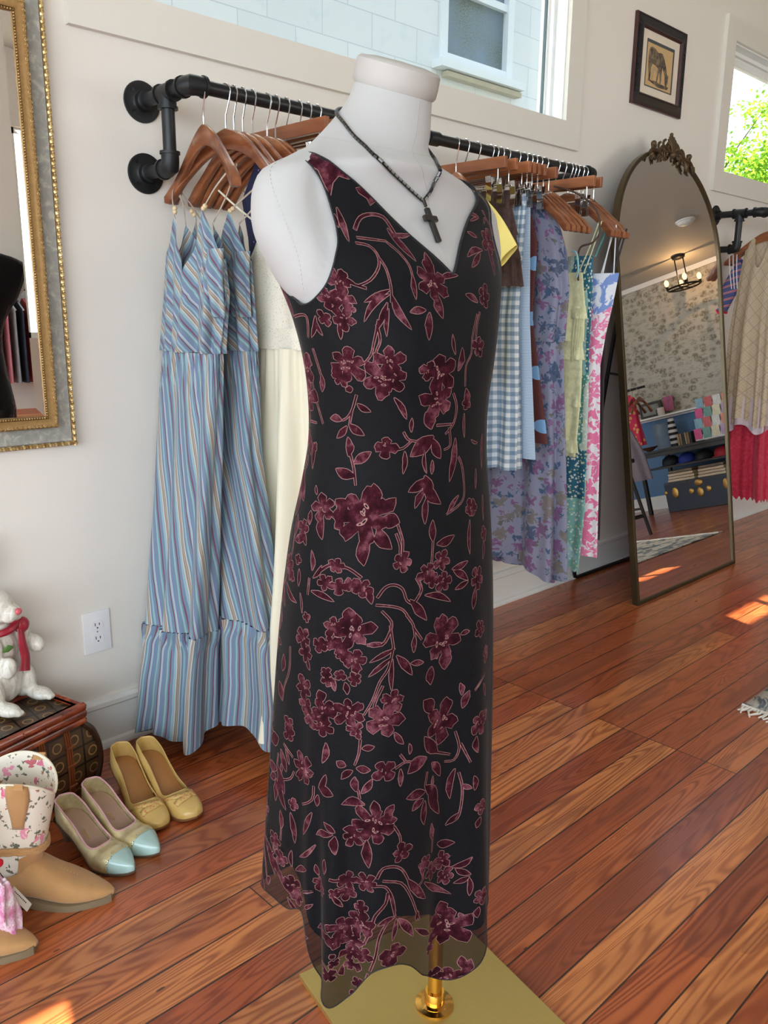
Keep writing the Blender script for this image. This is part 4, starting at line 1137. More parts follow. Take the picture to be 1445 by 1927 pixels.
right_h = [(2.07, 'w', -.38, 'wooden hanger of the yellow top, nearest right of the form neck'), (2.11, 'c', .02, 'bare clip hanger right beside the form neck'), (2.166, 'c', 0, 'bare clip hanger second from the form neck on the right'),
 (2.232, 'c', .0, 'clip hanger of the dark brown ruffled skirt, with the longest visible bar'), (2.256, 'c', .02, 'clip hanger tight behind the brown skirt hanger'), (2.285, 'c', 0, 'clip hanger holding the blue gingham skirt'), (2.318, 'c', -.02, 'clip hanger holding the pale striped blue skirt'),
 (2.372, 'c', .03, 'clip hanger with its bar end showing between the pale blue skirt and lavender dress'),
 (2.412, 'w', 0, 'wooden hanger with rounded end under the lavender dress neck'), (2.440, 'w', .02, 'middle wooden hanger of the stack of ends left of the lavender dress'), (2.466, 'w', .03, 'last wooden hanger of the stack of ends left of the lavender dress'),
 (2.495, 'w', .06, 'wooden hanger of the front lavender floral dress'), (2.530, 'w', .04, 'wooden hanger of the lavender dress hanging behind the front one'),
 (2.600, 'c', .0, 'clip hanger with the long light bar near the right end of the rail'), (2.640, 'c', .02, 'second clip hanger near the right end of the rail, behind the light bar'), (2.680, 'w', .02, 'wooden hanger carrying the pale green lace dress'),
 (2.700, 'w', .05, 'wooden hanger carrying the teal patchwork dress'), (2.722, 'w', .03, 'wooden hanger carrying the pink toile dress'), (2.752, 'w', .04, 'wooden hanger of the dark dress at the end of the rail'), (2.778, 'w', .02, 'outermost wooden hanger touching the arched mirror frame')]
for x, k, r, l in right_h: put_hanger(k, x, r, l, GR)

# ------------------------------------------------------------------ cloth
def lerp_rings(R, z):
    R = np.asarray(R, float); R = R[np.argsort(R[:, 0])]
    return [np.interp(z, R[:, 0], R[:, k]) for k in range(1, 5)]
def cloth(name, rings, mats, parent, top=None, bot=None, folds=((7, .35),), nth=120, nz=60, seed=0, label=None, flare=1.0, ruffle=0.0, gather=0.0, sag=0.0, zr=None):
    """closed hanging tube: rings (z, x centre, x half depth, y centre, y half width); folds (waves, share of depth)"""
    rings = np.asarray(rings, float); z0 = rings[:, 0].min(); z1 = rings[:, 0].max()
    th = np.linspace(0, 2*PI, nth, endpoint=False); t = np.linspace(0, 1, nz)
    T, TH = np.meshgrid(t, th, indexing='ij')
    zt = (top(TH) if top else z1+0*TH); zb = (bot(TH) if bot else z0+0*TH); Z = zb+(zt-zb)*T
    cx, d, yc, w = lerp_rings(rings, Z.ravel()); cx = cx.reshape(Z.shape); d = d.reshape(Z.shape); yc = yc.reshape(Z.shape); w = w.reshape(Z.shape)
    f = np.zeros_like(Z); rnd = random.Random(seed)
    low = 1-(Z-(zr or (z0, z1))[0])/max((zr or (z0, z1))[1]-(zr or (z0, z1))[0], 1e-6)
    for n, amp in folds:
        ph = rnd.uniform(0, 6.28); f += amp*np.cos(n*TH+ph+0.7*np.sin(2.2*low+ph)+.4*np.sin(3*TH))*(0.35+0.65*low**flare)
    if gather: f += gather*np.cos(46*TH+2*np.sin(7*TH))*np.exp(-((1-T)/.12)**2)
    nx = np.cos(TH); ny = np.sin(TH)
    X = cx+d*nx*(1+f*(.62 if zr else 1.0)); Y = yc+w*ny+np.minimum(d, .05)*f*ny*.55
    if ruffle: X += ruffle*np.cos(17*TH+rnd.uniform(0, 6))*(1-T)**2
    circ = np.cumsum(np.sqrt(np.diff(X, axis=1, append=X[:, :1])**2+np.diff(Y, axis=1, append=Y[:, :1])**2), axis=1); circ = np.concatenate([np.zeros((nz, 1)), circ[:, :-1]], 1)
    tot = np.median(circ[:, -1]); U = circ/np.maximum(circ[:, -1:], 1e-6)*tot
    V = np.stack([X, Y, Z], -1).reshape(-1, 3); uv = np.stack([U, Z], -1).reshape(-1, 2); F = []
    for i in range(nz-1):
        for j in range(nth): F.append((i*nth+j, i*nth+(j+1) % nth, (i+1)*nth+(j+1) % nth, (i+1)*nth+j))
    # fix the uv seam by unwrapping per loop
    o = mesh(name, V, F, mats, parent, True, uv, None, label)
    L = o.data.uv_layers[0]; n = len(o.data.loops); buf = np.zeros(2*n, np.float32); L.data.foreach_get('uv', buf); buf = buf.reshape(-1, 4, 2)
    mu = buf[:, :, 0]; wrap = (mu.max(1)-mu.min(1)) > tot*.5; mu[wrap] = np.where(mu[wrap] < tot*.5, mu[wrap]+tot, mu[wrap]); buf[:, :, 0] = mu; L.data.foreach_set('uv', buf.ravel())
    return o
def strap(root, pts, r, mat, name='strap', flat=.35):
    b = MB(); b.tube(smoothpath(pts, 5), r, 6, flat=flat, up=(1, 0, 0)); return b.go(name, mat, root)
def stripe_mat(name, ang, seedshift=0.0):
    a = N(name); u = a.co('UV'); x, y, z = a.sep(u)
    s = a.math('ADD', a.math('MULTIPLY', x, math.cos(ang)), a.math('MULTIPLY', y, math.sin(ang))); s = a.math('ADD', s, a.math('MULTIPLY', a.noise(u, 9, 2), .008))
    fr = a.math('FRACT', a.math('DIVIDE', a.math('ADD', s, seedshift+3.0), 0.080))
    B = C8(110, 134, 150); A = C8(146, 178, 180); W = C8(204, 198, 198); T_ = C8(148, 130, 104); P = C8(122, 50, 78); V_ = C8(116, 126, 166)
    st = [(0, B), (.10, A), (.16, B), (.21, P), (.255, B), (.33, V_), (.36, A), (.43, B), (.44, W), (.48, T_), (.53, C8(190, 172, 150)), (.55, T_), (.585, W), (.62, B), (.68, A), (.74, V_), (.77, B), (.83, P), (.87, A), (.92, W), (.94, V_)]
    c = a.ramp(fr, st, 'CONSTANT'); w = a.noise(a.mapp(u, (900, 300, 1)), 1, 1)
    a.set(a.mix(a.math('MULTIPLY', w, .35), c, C8(100, 118, 138)), 0.85, Sheen_Weight=.1); a.bump(w, .25, .0006); return a.m
M_ST0 = stripe_mat('striped_chambray', 0.0); M_ST1 = stripe_mat('striped_chambray_bias', 0.75, .02); M_ST2 = stripe_mat('striped_chambray_skirt', 0.22, .01)
M_BEAD = plain('wooden_bead', C8(226, 200, 160), 0.5)
def striped_dress(rings, yc_t, w_t, x, hanger_pts, label, seed, waist, tier):
    root = thing('striped_dress', label, 'dress', (x, RY, 1.45), 'striped sundresses')
    R_ = np.array(rings)
    def seg(z0, z1): 
        zz = [z for z in R_[:, 0] if z0 < z < z1]; zz = [z0]+sorted(zz)+[z1]
        return [[z]+[float(q) for q in lerp_rings(R_, np.array([z]))] for z in zz] if False else [[z]+[float(q[0]) for q in lerp_rings(R_, np.array([z]))] for z in zz]
    topz = R_[:, 0].max()
    def top(TH):
        s = np.sin(TH); c = np.cos(TH)      # peaks where the straps start, dips between: deep V on the front (-x)
        pk = np.exp(-((np.abs(s)-.62)/.22)**2)
        dip = .150*np.clip(1-np.abs(s)/.60, 0, 1)**.85; out_ = np.clip((np.abs(s)-.62)/.38, 0, 1); front = topz-dip-.11*out_**1.3; back = topz-.03-.45*dip-.10*out_
        k = 0.5-0.5*np.tanh(c*5)
        return front*k+back*(1-k)
    cloth('bodice', seg(waist, topz), M_ST1, root, top=top, folds=((6, .35), (9, .35), (17, .2)), nth=160, nz=46, seed=seed, gather=.0)
    cloth('skirt', seg(tier, waist), M_ST2, root, folds=((4, .42), (7, .38), (13, .14)), nth=180, nz=60, seed=seed+1, gather=.16, flare=.5, zr=(R_[:, 0].min(), waist))
    rr = seg(R_[:, 0].min(), tier); rr = [[q[0], q[1], q[2]*(1.02+.12*(tier-q[0])/tier), q[3], q[4]*(1.0+.03*(tier-q[0])/tier)] for q in rr]
    cloth('ruffle_tier', rr, M_ST0, root, folds=((4, .42), (7, .38), (13, .14)), nth=200, nz=30, seed=seed+1, gather=.22, flare=.5, zr=(R_[:, 0].min(), waist), bot=lambda TH: R_[:, 0].min()+.022*np.cos(3*TH+seed))
    # a cuffed pocket-like ruffle at the near side
    c_, d_, y_, w_ = [float(q[0]) for q in lerp_rings(R_, np.array([topz-.17]))]
    cloth('arm_ruffle', [[topz-.26, c_-d_*.5, .014, y_-w_*.86, .034], [topz-.15, c_-d_*.6, .018, y_-w_*.84, .040], [topz-.10, c_-d_*.4, .014, y_-w_*.86, .036]], M_ST1, root, folds=((5, .5),), nth=60, nz=16, seed=seed)
    for sy in (-1, 1):
        c_, d_, y_, w_ = [float(q[0]) for q in lerp_rings(R_, np.array([topz-.01]))]
        yb = y_+sy*w_*.62
        for fx in (-1, 1):
            e = (c_+fx*d_*.8, yb, topz-.004 if fx < 0 else topz-.03); h = hanger_pts[0 if sy < 0 else 1]
            h = (h[0]+fx*.004, h[1], h[2]); st = strap(root, [h, ((h[0]+e[0])/2+fx*.006, (h[1]+e[1])/2, (h[2]+e[2])/2), e], .0026, M_ST0)
            if fx < 0:
                b = MB(); v = (Vector(h)-Vector(e)).normalized()
                for q in (0.006, .017): b.ball(tuple(Vector(e)+v*q), .0062, 10)
                b.go('bead', M_BEAD, st)
    return root
D1 = [[1.455, 1.165, .018, 1.925, .105], [1.35, 1.16, .03, 1.920, .127], [1.25, 1.155, .035, 1.913, .136], [1.12, 1.15, .032, 1.937, .136], [1.0, 1.14, .04, 1.938, .142], [.85, 1.13, .05, 1.935, .133], [.7, 1.12, .055, 1.939, .129], [.5, 1.105, .065, 1.943, .13], [.35, 1.095, .075, 1.943, .12], [.2, 1.085, .085, 1.94, .106], [.055, 1.08, .09, 1.945, .102]]
D2 = [[1.455, 1.235, .018, 1.93, .125], [1.35, 1.245, .026, 1.945, .14], [1.25, 1.245, .03, 1.945, .148], [1.12, 1.24, .03, 1.936, .155], [1.0, 1.235, .035, 1.925, .158], [.85, 1.225, .045, 1.915, .158], [.7, 1.22, .05, 1.895, .168], [.5, 1.21, .055, 1.866, .178], [.35, 1.20, .06, 1.840, .185], [.2, 1.20, .065, 1.830, .19], [.085, 1.195, .07, 1.835, .195]]
striped_dress(D1, 0, 0, 1.16, [(1.126, 1.676, 1.532), (1.176, 2.030, 1.528)], 'striped blue sundress with wooden strap beads, nearest to the ornate gilt mirror', 3, 1.105, .365)
striped_dress(D2, 0, 0, 1.23, [(1.252, 1.680, 1.532), (1.172, 2.030, 1.528)], 'striped blue sundress hanging second, right behind the nearest striped one', 8, 1.11, .40)
# cream lace dresses
a = N('cream_cotton'); co = a.co(); x, y, z = a.sep(co)
a.set(C8(236, 229, 205), 0.85, Sheen_Weight=.1, Subsurface_Weight=0.0); a.bump(a.noise(co, 120, 2), .15, .001); M_CREAM = a.m
a = N('cream_lace'); co = a.co(); vo = a.vor(co, 150, 'DISTANCE_TO_EDGE'); hl = a.math('GREATER_THAN', vo, .28)
a.set(a.mix(hl, C8(238, 232, 214), C8(216, 208, 186)), 0.85); a.bump(vo, .5, .001); M_LACE = a.m
for i, (x, yc, lab, sd) in enumerate(((1.318, 1.80, 'cream cotton dress with lace bodice, between the striped dresses and the form', 4), (1.41, 1.80, 'cream cotton dress with lace waistband, half hidden behind the dress form', 9))):
    root = thing('cream_dress', lab, 'dress', (x, RY, 1.4), 'cream cotton dresses')
    tz = 1.43
    cloth('bodice', [[1.165, x, .024, yc, .155], [1.3, x, .024, yc, .13], [tz, x, .016, yc, .075]], M_LACE, root, folds=((6, .25), (11, .15)), seed=sd, top=lambda TH: 1.43-.10*np.abs(np.sin(TH))**4-.04*(np.cos(TH) < 0), nz=30)
    cloth('waistband', [[1.115, x, .027, yc, .160], [1.168, x, .027, yc, .156]], M_LACE, root, folds=((6, .2),), seed=sd, nz=8)
    cloth('skirt', [[.10, x-.02, .075, yc-.03, .24], [.5, x-.01, .06, yc-.02, .21], [.9, x, .045, yc, .185], [1.118, x, .028, yc, .158]], M_CREAM, root, folds=((6, .9), (11, .6)), seed=sd+1, nth=160, nz=50, gather=.15)
    for y0, y1 in ((1.70, yc-.055), (2.02, yc+.055)): strap(root, [(x-.03, y0, 1.535-.0*i), (x-.02, (y0+y1)/2, 1.48), (x, y1, 1.425)], .003, M_CREAM)
# a navy print blouse squeezed in behind
a = N('navy_floral'); co = a.co(); a.set(a.ramp(a.vor(co, 60, out='Distance'), [(0.0, C8(200, 180, 200)), (.12, C8(120, 100, 150)), (.2, C8(34, 38, 70))], 'CONSTANT'), .8); M_NAVYF = a.m
root = thing('navy_blouse', 'dark navy floral garment squeezed in on the rail behind the second striped dress', 'blouse', (1.345, RY, 1.4))
cloth('body', [[1.25, 1.345, .010, 1.86, .08], [1.40, 1.345, .010, 1.84, .11], [1.50, 1.345, .010, 1.84, .135], [1.60, 1.345, .008, 1.85, .05]], M_NAVYF, root, folds=((7, .3),), seed=5)

# ---- garments on the right part of the rail
def near_rings(x, d, pts, far, xs=0.0):
    return [[z, x+xs*(1-k/max(len(pts)-1, 1)), d*(1.0+.6*(1-k/max(len(pts)-1, 1))), (yn+fr)/2, (fr-yn)/2] for k, ((z, yn), fr) in enumerate(zip(pts, far))]
M_YEL = plain('yellow_jersey', C8(244, 224, 130), .8, bump=.2, bscale=300)
root = thing('tee_shirt', 'pale yellow short sleeved top peeking out from behind the dress form', 'top', (2.09, RY, 1.5))
cloth('body', [[1.0, 2.07, .016, 1.86, .18], [1.3, 2.07, .018, 1.86, .18], [1.45, 2.07, .018, 1.86, .20], [1.565, 2.07, .012, 1.86, .12], [1.60, 2.07, .01, 1.86, .06]], M_YEL, root, folds=((6, .3),), seed=2)
b = MB(); ya = Vector((2.085, 1.74, 1.555)); yd = Vector((2.085, 1.77, 1.42)); yb = Vector((2.07, 1.602, 1.412)); yc_ = Vector((2.07, 1.668, 1.350))
rows = []
for v in np.linspace(0, 1, 10):
    p, q = ya.lerp(yb, v)+Vector((0, 0, .012*math.sin(PI*v))), yd.lerp(yc_, v); m_ = (p+q)/2; h_ = (p-q)/2
    rows.append([tuple(m_+h_*math.cos(t)+Vector((1, 0, 0))*(.016*math.sin(t)*(1+.2*math.sin(3*t)))) for t in [2*PI*k/24 for k in range(25)]])
b.grid(rows); b.go('sleeve', M_YEL, root)
a = N('brown_ruffled_crepe'); co = a.co(); x, y, z = a.sep(co); a.set(a.mix(a.noise(co, 30, 3), C8(58, 38, 36), C8(88, 62, 58)), .7, Sheen_Weight=.2); a.bump(a.math('SINE', a.math('MULTIPLY', z, 260)), .4, .003); M_BRN = a.m
root = thing('ruffled_skirt', 'short dark brown ruffled skirt clipped beside the blue gingham skirt', 'skirt', (2.24, RY, 1.6))
cloth('waistband', [[1.545, 2.235, .016, 1.86, .105], [1.60, 2.235, .015, 1.86, .105]], M_BRN, root, folds=((9, .3),), seed=1, nz=8)
for k, (z1, z0, w) in enumerate(((1.548, 1.46, .125), (1.475, 1.385, .145), (1.40, 1.30, .165))):
    cloth('ruffle', [[z0, 2.235, .030+.003*k, 1.862, w], [z1, 2.235, .017+.004*k, 1.862, w-.02]], M_BRN, root, folds=((8, .4), (15, .25)), seed=k, nz=12, ruffle=.004)
a = N('blue_gingham'); u = a.co('UV'); x, y, z = a.sep(u); P_ = .0285
sx = a.math('GREATER_THAN', a.math('FRACT', a.math('DIVIDE', a.math('ADD', x, 5), P_)), .5); sy = a.math('GREATER_THAN', a.math('FRACT', a.math('DIVIDE', a.math('ADD', y, 5), P_)), .5)
k_ = a.math('MULTIPLY', a.math('ADD', sx, sy), .5); tw = a.noise(a.mapp(u, (700, 700, 1)), 1, 1)
a.set(a.mix(a.math('MULTIPLY', tw, .15), a.ramp(k_, [(0, C8(226, 230, 232)), (.4, C8(158, 176, 192)), (.9, C8(108, 134, 158))], 'CONSTANT'), C8(160, 170, 180)), .85); M_GING = a.m
root = thing('gingham_skirt', 'long blue and white gingham skirt clipped on the rail', 'skirt', (2.285, RY, 1.58))
cloth('waistband', [[1.555, 2.280, .014, 1.85, .115], [1.592, 2.280, .013, 1.85, .112]], M_GING, root, folds=((9, .25),), seed=3, nz=8)
cloth('skirt_body', [[.69, 2.262, .050, 1.88, .175], [.9, 2.266, .044, 1.88, .165], [1.2, 2.270, .034, 1.88, .145], [1.56, 2.280, .015, 1.85, .115]], M_GING, root, folds=((6, .45), (11, .3)), seed=6, nth=160, nz=60, gather=.2)
a = N('pale_seersucker'); u = a.co('UV'); x, y, z = a.sep(u); s_ = a.math('GREATER_THAN', a.math('FRACT', a.math('DIVIDE', a.math('ADD', y, 5), .0052)), .5)
a.set(a.mix(s_, C8(196, 212, 226), C8(146, 172, 200)), .85); a.bump(s_, .3, .0005); M_SEER = a.m
root = thing('seersucker_skirt', 'straight pale blue fine striped skirt clipped right of the gingham', 'skirt', (2.33, RY, 1.58))
cloth('skirt_body', [[.725, 2.318, .020, 1.82, .148], [1.2, 2.318, .018, 1.85, .125], [1.55, 2.318, .014, 1.86, .115]], M_SEER, root, folds=((4, .25), (9, .1)), seed=7, nz=40)
cloth('waistband', [[1.548, 2.318, .0145, 1.86, .114], [1.590, 2.318, .0145, 1.86, .112]], M_SEER, root, folds=((4, .2),), seed=7, nz=5)
a = N('brown_blue_dots'); u = a.co('UV'); x, y, z = a.sep(u); q = .092
iy = a.math('FLOOR', a.math('DIVIDE', a.math('ADD', y, 4.0), q)); fx = a.math('SUBTRACT', a.math('FRACT', a.math('ADD', a.math('DIVIDE', a.math('ADD', x, 4.0), q), a.math('MULTIPLY', a.math('MODULO', iy, 2.0), .5))), .5); fy = a.math('SUBTRACT', a.math('FRACT', a.math('DIVIDE', a.math('ADD', y, 4.0), q)), .5)
dd = a.math('SQRT', a.math('ADD', a.math('MULTIPLY', fx, fx), a.math('MULTIPLY', fy, fy)))
a.set(a.mix(a.math('LESS_THAN', dd, .26), C8(92, 44, 40), C8(124, 170, 214)), .75); M_DOT = a.m
root = thing('dotted_dress', 'brown dress with big light blue dots, between pale blue skirt and lavender dress', 'dress', (2.40, RY, 1.2))
cloth('body', near_rings(2.40, .012, [(.77, 1.682), (1.0, 1.732), (1.2, 1.775), (1.45, 1.77), (1.54, 1.80)], [2.0, 1.97, 1.94, 1.95, 1.92]), M_DOT, root, folds=((4, .06),), seed=4)
# lavender floral
a = N('lavender_floral'); u = a.co('UV'); x, y, z = a.sep(u)
def floral(a, uvs, scale, cols, th, shift, petals=5, dist=.35):
    p = a.mapp(uvs, (1, 1, 1), loc=(shift, shift*.7, 0)); nz = a.noise(p, scale*1.7, 2, .5, out=1); 
    mixv = a.n('ShaderNodeMix', data_type='VECTOR'); mixv.inputs[0].default_value = dist/scale; a.l(p, mixv.inputs[4]); a.l(nz, mixv.inputs[5])
    vo = a.n('ShaderNodeTexVoronoi'); a.l(mixv.outputs[1], vo.inputs['Vector']); vo.inputs['Scale'].default_value = scale; vo.inputs['Randomness'].default_value = .8
    sub = a.n('ShaderNodeVectorMath', operation='SUBTRACT'); a.l(mixv.outputs[1], sub.inputs[0]); a.l(vo.outputs['Position'], sub.inputs[1]); 
    X_, Y_, Z_ = a.sep(sub.outputs[0]); ang = a.math('ARCTAN2', Y_, X_); r1, r2, r3 = a.sep(vo.outputs['Color'])
    lob = a.math('ABSOLUTE', a.math('COSINE', a.math('MULTIPLY_ADD', ang, petals/2, a.math('MULTIPLY', r1, 6.28)))); lim = a.math('MULTIPLY', a.math('MULTIPLY_ADD', lob, .55, .45), a.math('MULTIPLY_ADD', r2, .35*th, .65*th))
    m = a.math('LESS_THAN', vo.outputs['Distance'], lim); return m, a.ramp(r3, cols, 'CONSTANT')
base = C8(128, 131, 154)
m1, c1 = floral(a, u, 17, [(0, C8(62, 88, 116)), (.35, C8(118, 72, 118)), (.6, C8(116, 108, 98)), (.8, C8(54, 74, 104))], .58, 0.0, 5, 1.1)
m2, c2 = floral(a, u, 30, [(0, C8(96, 98, 90)), (.4, C8(62, 88, 120)), (.7, C8(128, 88, 128))], .48, 3.3, 3, 1.1)
c = a.mix(m2, a.mix(a.noise(u, 4, 2), base, C8(142, 142, 164)), c2); c = a.mix(m1, c, a.mix(.85, c, c1)); a.set(c, .75, Sheen_Weight=.15); M_LAV = a.m
far_ = lambda n, f0, f1: list(np.linspace(f0, f1, n))
for i, (x, pts, lab, sd, zb) in enumerate(((2.455, [(.30, 1.630), (.6, 1.65), (.9, 1.672), (1.12, 1.688), (1.3, 1.678), (1.42, 1.70), (1.50, 1.725), (1.60, 1.80)], 'long lavender floral dress with a square shouldered bodice, front one of the pair', 11, .29), (2.512, [(.27, 1.680), (.6, 1.70), (.9, 1.72), (1.12, 1.735), (1.3, 1.72), (1.42, 1.73), (1.50, 1.76), (1.60, 1.82)], 'long lavender floral dress hanging directly behind the other one', 15, .27))):
    root = thing('lavender_dress', lab, 'dress', (x, RY, 1.5), 'lavender floral dresses')
    lo = [p for p in pts if p[0] <= 1.13]; hi = [p for p in pts if p[0] >= 1.11]
    cloth('skirt', near_rings(x, .024, lo, [2.03, 2.03, 2.02, 2.01]), M_LAV, root, folds=((6, .8), (10, .6)), seed=sd, nth=160, nz=60, flare=.7, bot=lambda TH: zb+.03*np.cos(2*TH+1))
    cloth('bodice', near_rings(x, .018, hi, [2.01, 2.0, 2.0, 1.97, 1.90]), M_LAV, root, folds=((6, .6), (10, .4)), seed=sd, nth=140, nz=40, gather=.0, top=lambda TH: 1.60-.035*(np.cos(TH) < 0)*np.exp(-(np.sin(TH)/.5)**2))
a = N('pale_green_lace'); co = a.co(); x, y, z = a.sep(co); a.set(a.mix(a.vor(co, 90), C8(236, 237, 196), C8(220, 221, 172)), .85); a.bump(a.math('ADD', a.vor(co, 120), a.math('SINE', a.math('MULTIPLY', z, 180))), .5, .002); M_GRN = a.m
root = thing('green_dress', 'pale green lace trimmed dress with ties and thin straps', 'dress', (2.62, RY, 1.3))
cloth('skirt', near_rings(2.605, .016, [(.70, 1.705), (.95, 1.695), (1.13, 1.70)], [1.98, 1.97, 1.96]), M_GRN, root, folds=((5, .4), (9, .3)), seed=3)
cloth('bodice', near_rings(2.605, .016, [(1.12, 1.70), (1.24, 1.70), (1.36, 1.72)], [1.96, 1.95, 1.93]), M_GRN, root, folds=((5, .3), (12, .2)), seed=4, nz=30)
for k, zf in enumerate((.93, .76, 1.10, 1.245)): cloth('flounce', near_rings(2.605, .018, [(zf-.045, 1.692), (zf, 1.698)], [1.97, 1.96]), M_GRN, root, folds=((9, .25), (15, .15)), seed=k, nz=8)
for y0, y1 in ((1.690, 1.722), (1.70, 1.745), (2.01, 1.92)): strap(root, [(2.66, y0, 1.535), (2.64, (y0+y1)/2, 1.44), (2.615, y1, 1.355)], .0026, M_GRN)
for k in range(3): strap(root, [(2.588, 1.71+.006*k, 1.235), (2.583, 1.705+.012*k, 1.17-.01*k), (2.585, 1.712+.008*k, 1.09-.02*k)], .003, M_GRN, 'tie')
a = N('teal_patchwork'); co = a.co('UV'); vb = a.n('ShaderNodeTexVoronoi', distance='CHEBYCHEV'); a.l(a.mapp(co, (8, 5.5, 1)), vb.inputs['Vector']); vb.inputs['Scale'].default_value = 1.0; r1, r2, r3 = a.sep(vb.outputs['Color'])
bc = a.ramp(r1, [(0, C8(34, 104, 130)), (.18, C8(126, 184, 176)), (.42, C8(160, 206, 212)), (.66, C8(84, 150, 146)), (.82, C8(190, 204, 200))], 'CONSTANT')
m1, c1 = floral(a, co, 85, [(0, C8(226, 232, 224)), (.4, C8(206, 216, 150)), (.7, C8(20, 78, 110))], .5, .4, 5)
a.set(a.mix(m1, bc, c1), .75); M_TEAL = a.m
root = thing('patchwork_dress', 'long teal patchwork floral dress between the green and the pink ones', 'dress', (2.66, RY, 1.3))
cloth('body', near_rings(2.660, .014, [(.25, 1.690), (.5, 1.680), (.9, 1.695), (1.1, 1.706), (1.3, 1.708), (1.42, 1.715)], [1.98, 1.98, 1.97, 1.96, 1.95, 1.85]), M_TEAL, root, folds=((5, .45), (9, .3)), seed=12, nz=70, bot=lambda TH: .25+.015*np.cos(9*TH))
for y0, y1 in ((1.685, 1.71), (2.0, 1.84)): strap(root, [(2.70, y0, 1.53), (2.685, (y0+y1)/2, 1.475), (2.665, y1, 1.415)], .0035, M_TEAL)
a = N('pink_toile'); co = a.co('UV'); x, y, z = a.sep(co)
m1, c1 = floral(a, co, 13, [(0, C8(246, 140, 182)), (.5, C8(243, 128, 172))], .74, 1.1, 6, 1.2); m2, c2 = floral(a, co, 26, [(0, C8(244, 140, 180))], .50, 2.2, 4, 1.0)
bl = a.ramp(a.noise(co, 22, 3, .6, .8), [(.47, C8(240, 242, 248)), (.53, C8(132, 160, 222))]); pk = a.mix(a.math('MAXIMUM', m1, m2), C8(246, 240, 242), c1)
fd = a.math('GREATER_THAN', a.math('ADD', y, a.math('MULTIPLY', a.noise(co, 14, 2), .12)), 1.285); a.set(a.mix(fd, pk, bl), .75); M_PINK = a.m
root = thing('pink_toile_dress', 'strapped dress with blue toile top fading to pink flowers on white', 'dress', (2.72, RY, 1.35))
cloth('body', near_rings(2.712, .012, [(.30, 1.650), (.7, 1.668), (1.03, 1.690), (1.15, 1.675), (1.25, 1.655), (1.36, 1.638)], [1.98, 1.97, 1.96, 1.95, 1.95, 1.97]), M_PINK, root, folds=((5, .4), (9, .2)), seed=22, nz=70)
M_WHS = plain('white_ribbon', C8(238, 238, 240), .5)
for y0, y1, xo in ((1.665, 1.655, -.01), (1.675, 1.70, -.01), (1.68, 1.72, .01), (2.0, 1.93, 0)): strap(root, [(2.725+xo, y0, 1.525), (2.72+xo, (y0+y1)/2, 1.44), (2.715+xo, y1, 1.355)], .0026, M_WHS)
M_DRK = plain('dark_plum_crepe', C8(44, 34, 40), .7); M_SHR = plain('black_sheer', C8(60, 58, 62), .6)
root = thing('dark_dress', 'dark plum dress at the end of the rail behind the pink toile one', 'dress', (2.76, RY, 1.3))
cloth('body', near_rings(2.755, .010, [(.36, 1.665), (.8, 1.685), (1.15, 1.70), (1.32, 1.70)], [1.98, 1.97, 1.96, 1.93]), M_DRK, root, folds=((5, .4),), seed=9)
for y0, y1 in ((1.652, 1.70), (1.665, 1.715), (2.0, 1.9)): strap(root, [(2.765, y0, 1.515), (2.765, (y0+y1)/2, 1.42), (2.76, y1, 1.315)], .004, M_SHR)
# crochet bag hung from a long brown strap
root = thing('shoulder_bag_strap', 'dark brown bag strap with curled handle hanging between lavender and green dresses', 'bag strap', (2.58, 1.72, 1.5))
b = MB(); b.tube(smoothpath([(2.575, 1.84, 1.655), (2.57, 1.735, 1.62), (2.575, 1.660, 1.56), (2.58, 1.645, 1.49), (2.57, 1.665, 1.455), (2.56, 1.705, 1.44), (2.56, 1.712, 1.39), (2.56, 1.705, 1.33)], 6), .0035, 7); b.go('cord', plain('brown_leather', C8(72, 48, 36), .5), root)
b = MB(); b.tube(smoothpath([(2.555, 1.735, 1.43), (2.552, 1.713, 1.42), (2.552, 1.703, 1.37), (2.555, 1.71, 1.34)], 5), .0035, 6); b.go('loop', plain('mint_cord', C8(150, 196, 200), .6), root)
# ================================================================== MIRRORS, PICTURE, OUTLET
a = N('mirror_glass'); a.set((0.93, 0.94, 0.93), 0.004, 1.0); M_MIR = a.m
a = N('antique_gilt'); co = a.co(); nz = a.noise(co, 60, 3)
a.set(a.ramp(nz, [(.3, C8(160, 124, 72)), (.55, C8(208, 178, 122)), (.75, C8(238, 220, 168))]), .36, .7); a.bump(a.noise(co, 260, 2), .25, .0008); M_GILT = a.m
M_GILTD = plain('dark_gilt', C8(150, 116, 70), .45, .6, var=.3, scale=120)
a = N('crackled_silver_band'); co = a.co(); nz = a.noise(co, 46, 5, .66, .5)
a.set(a.ramp(nz, [(.40, C8(146, 145, 138)), (.54, C8(158, 157, 149)), (.62, C8(184, 181, 168))]), .5, .15); M_SILV = a.m
def frame_mould(b, x0, x1, z0, z1, prof, y=WY, m=0):
    """mitred moulding: prof = list of (inset from outer edge, depth off the wall)"""
    ps = []
    for (i, d) in prof: ps.append([(x0+i, y-d, z0+i), (x1-i, y-d, z0+i), (x1-i, y-d, z1-i), (x0+i, y-d, z1-i)])
    k = len(b.V); n = len(ps)
    for q in ps: b.V += q
    for i in range(n-1):
        for j in range(4): b.F.append((k+i*4+j, k+i*4+(j+1) % 4, k+(i+1)*4+(j+1) % 4, k+(i+1)*4+j)); b.M.append(m)
GX0, GX1, GZ0, GZ1 = 0.10, 0.882, 0.870, 1.935
g = thing('gilt_mirror', 'large wall mirror with scrolled gold and mottled grey frame, upper left', 'mirror', ((GX0+GX1)/2, WY, GZ0))
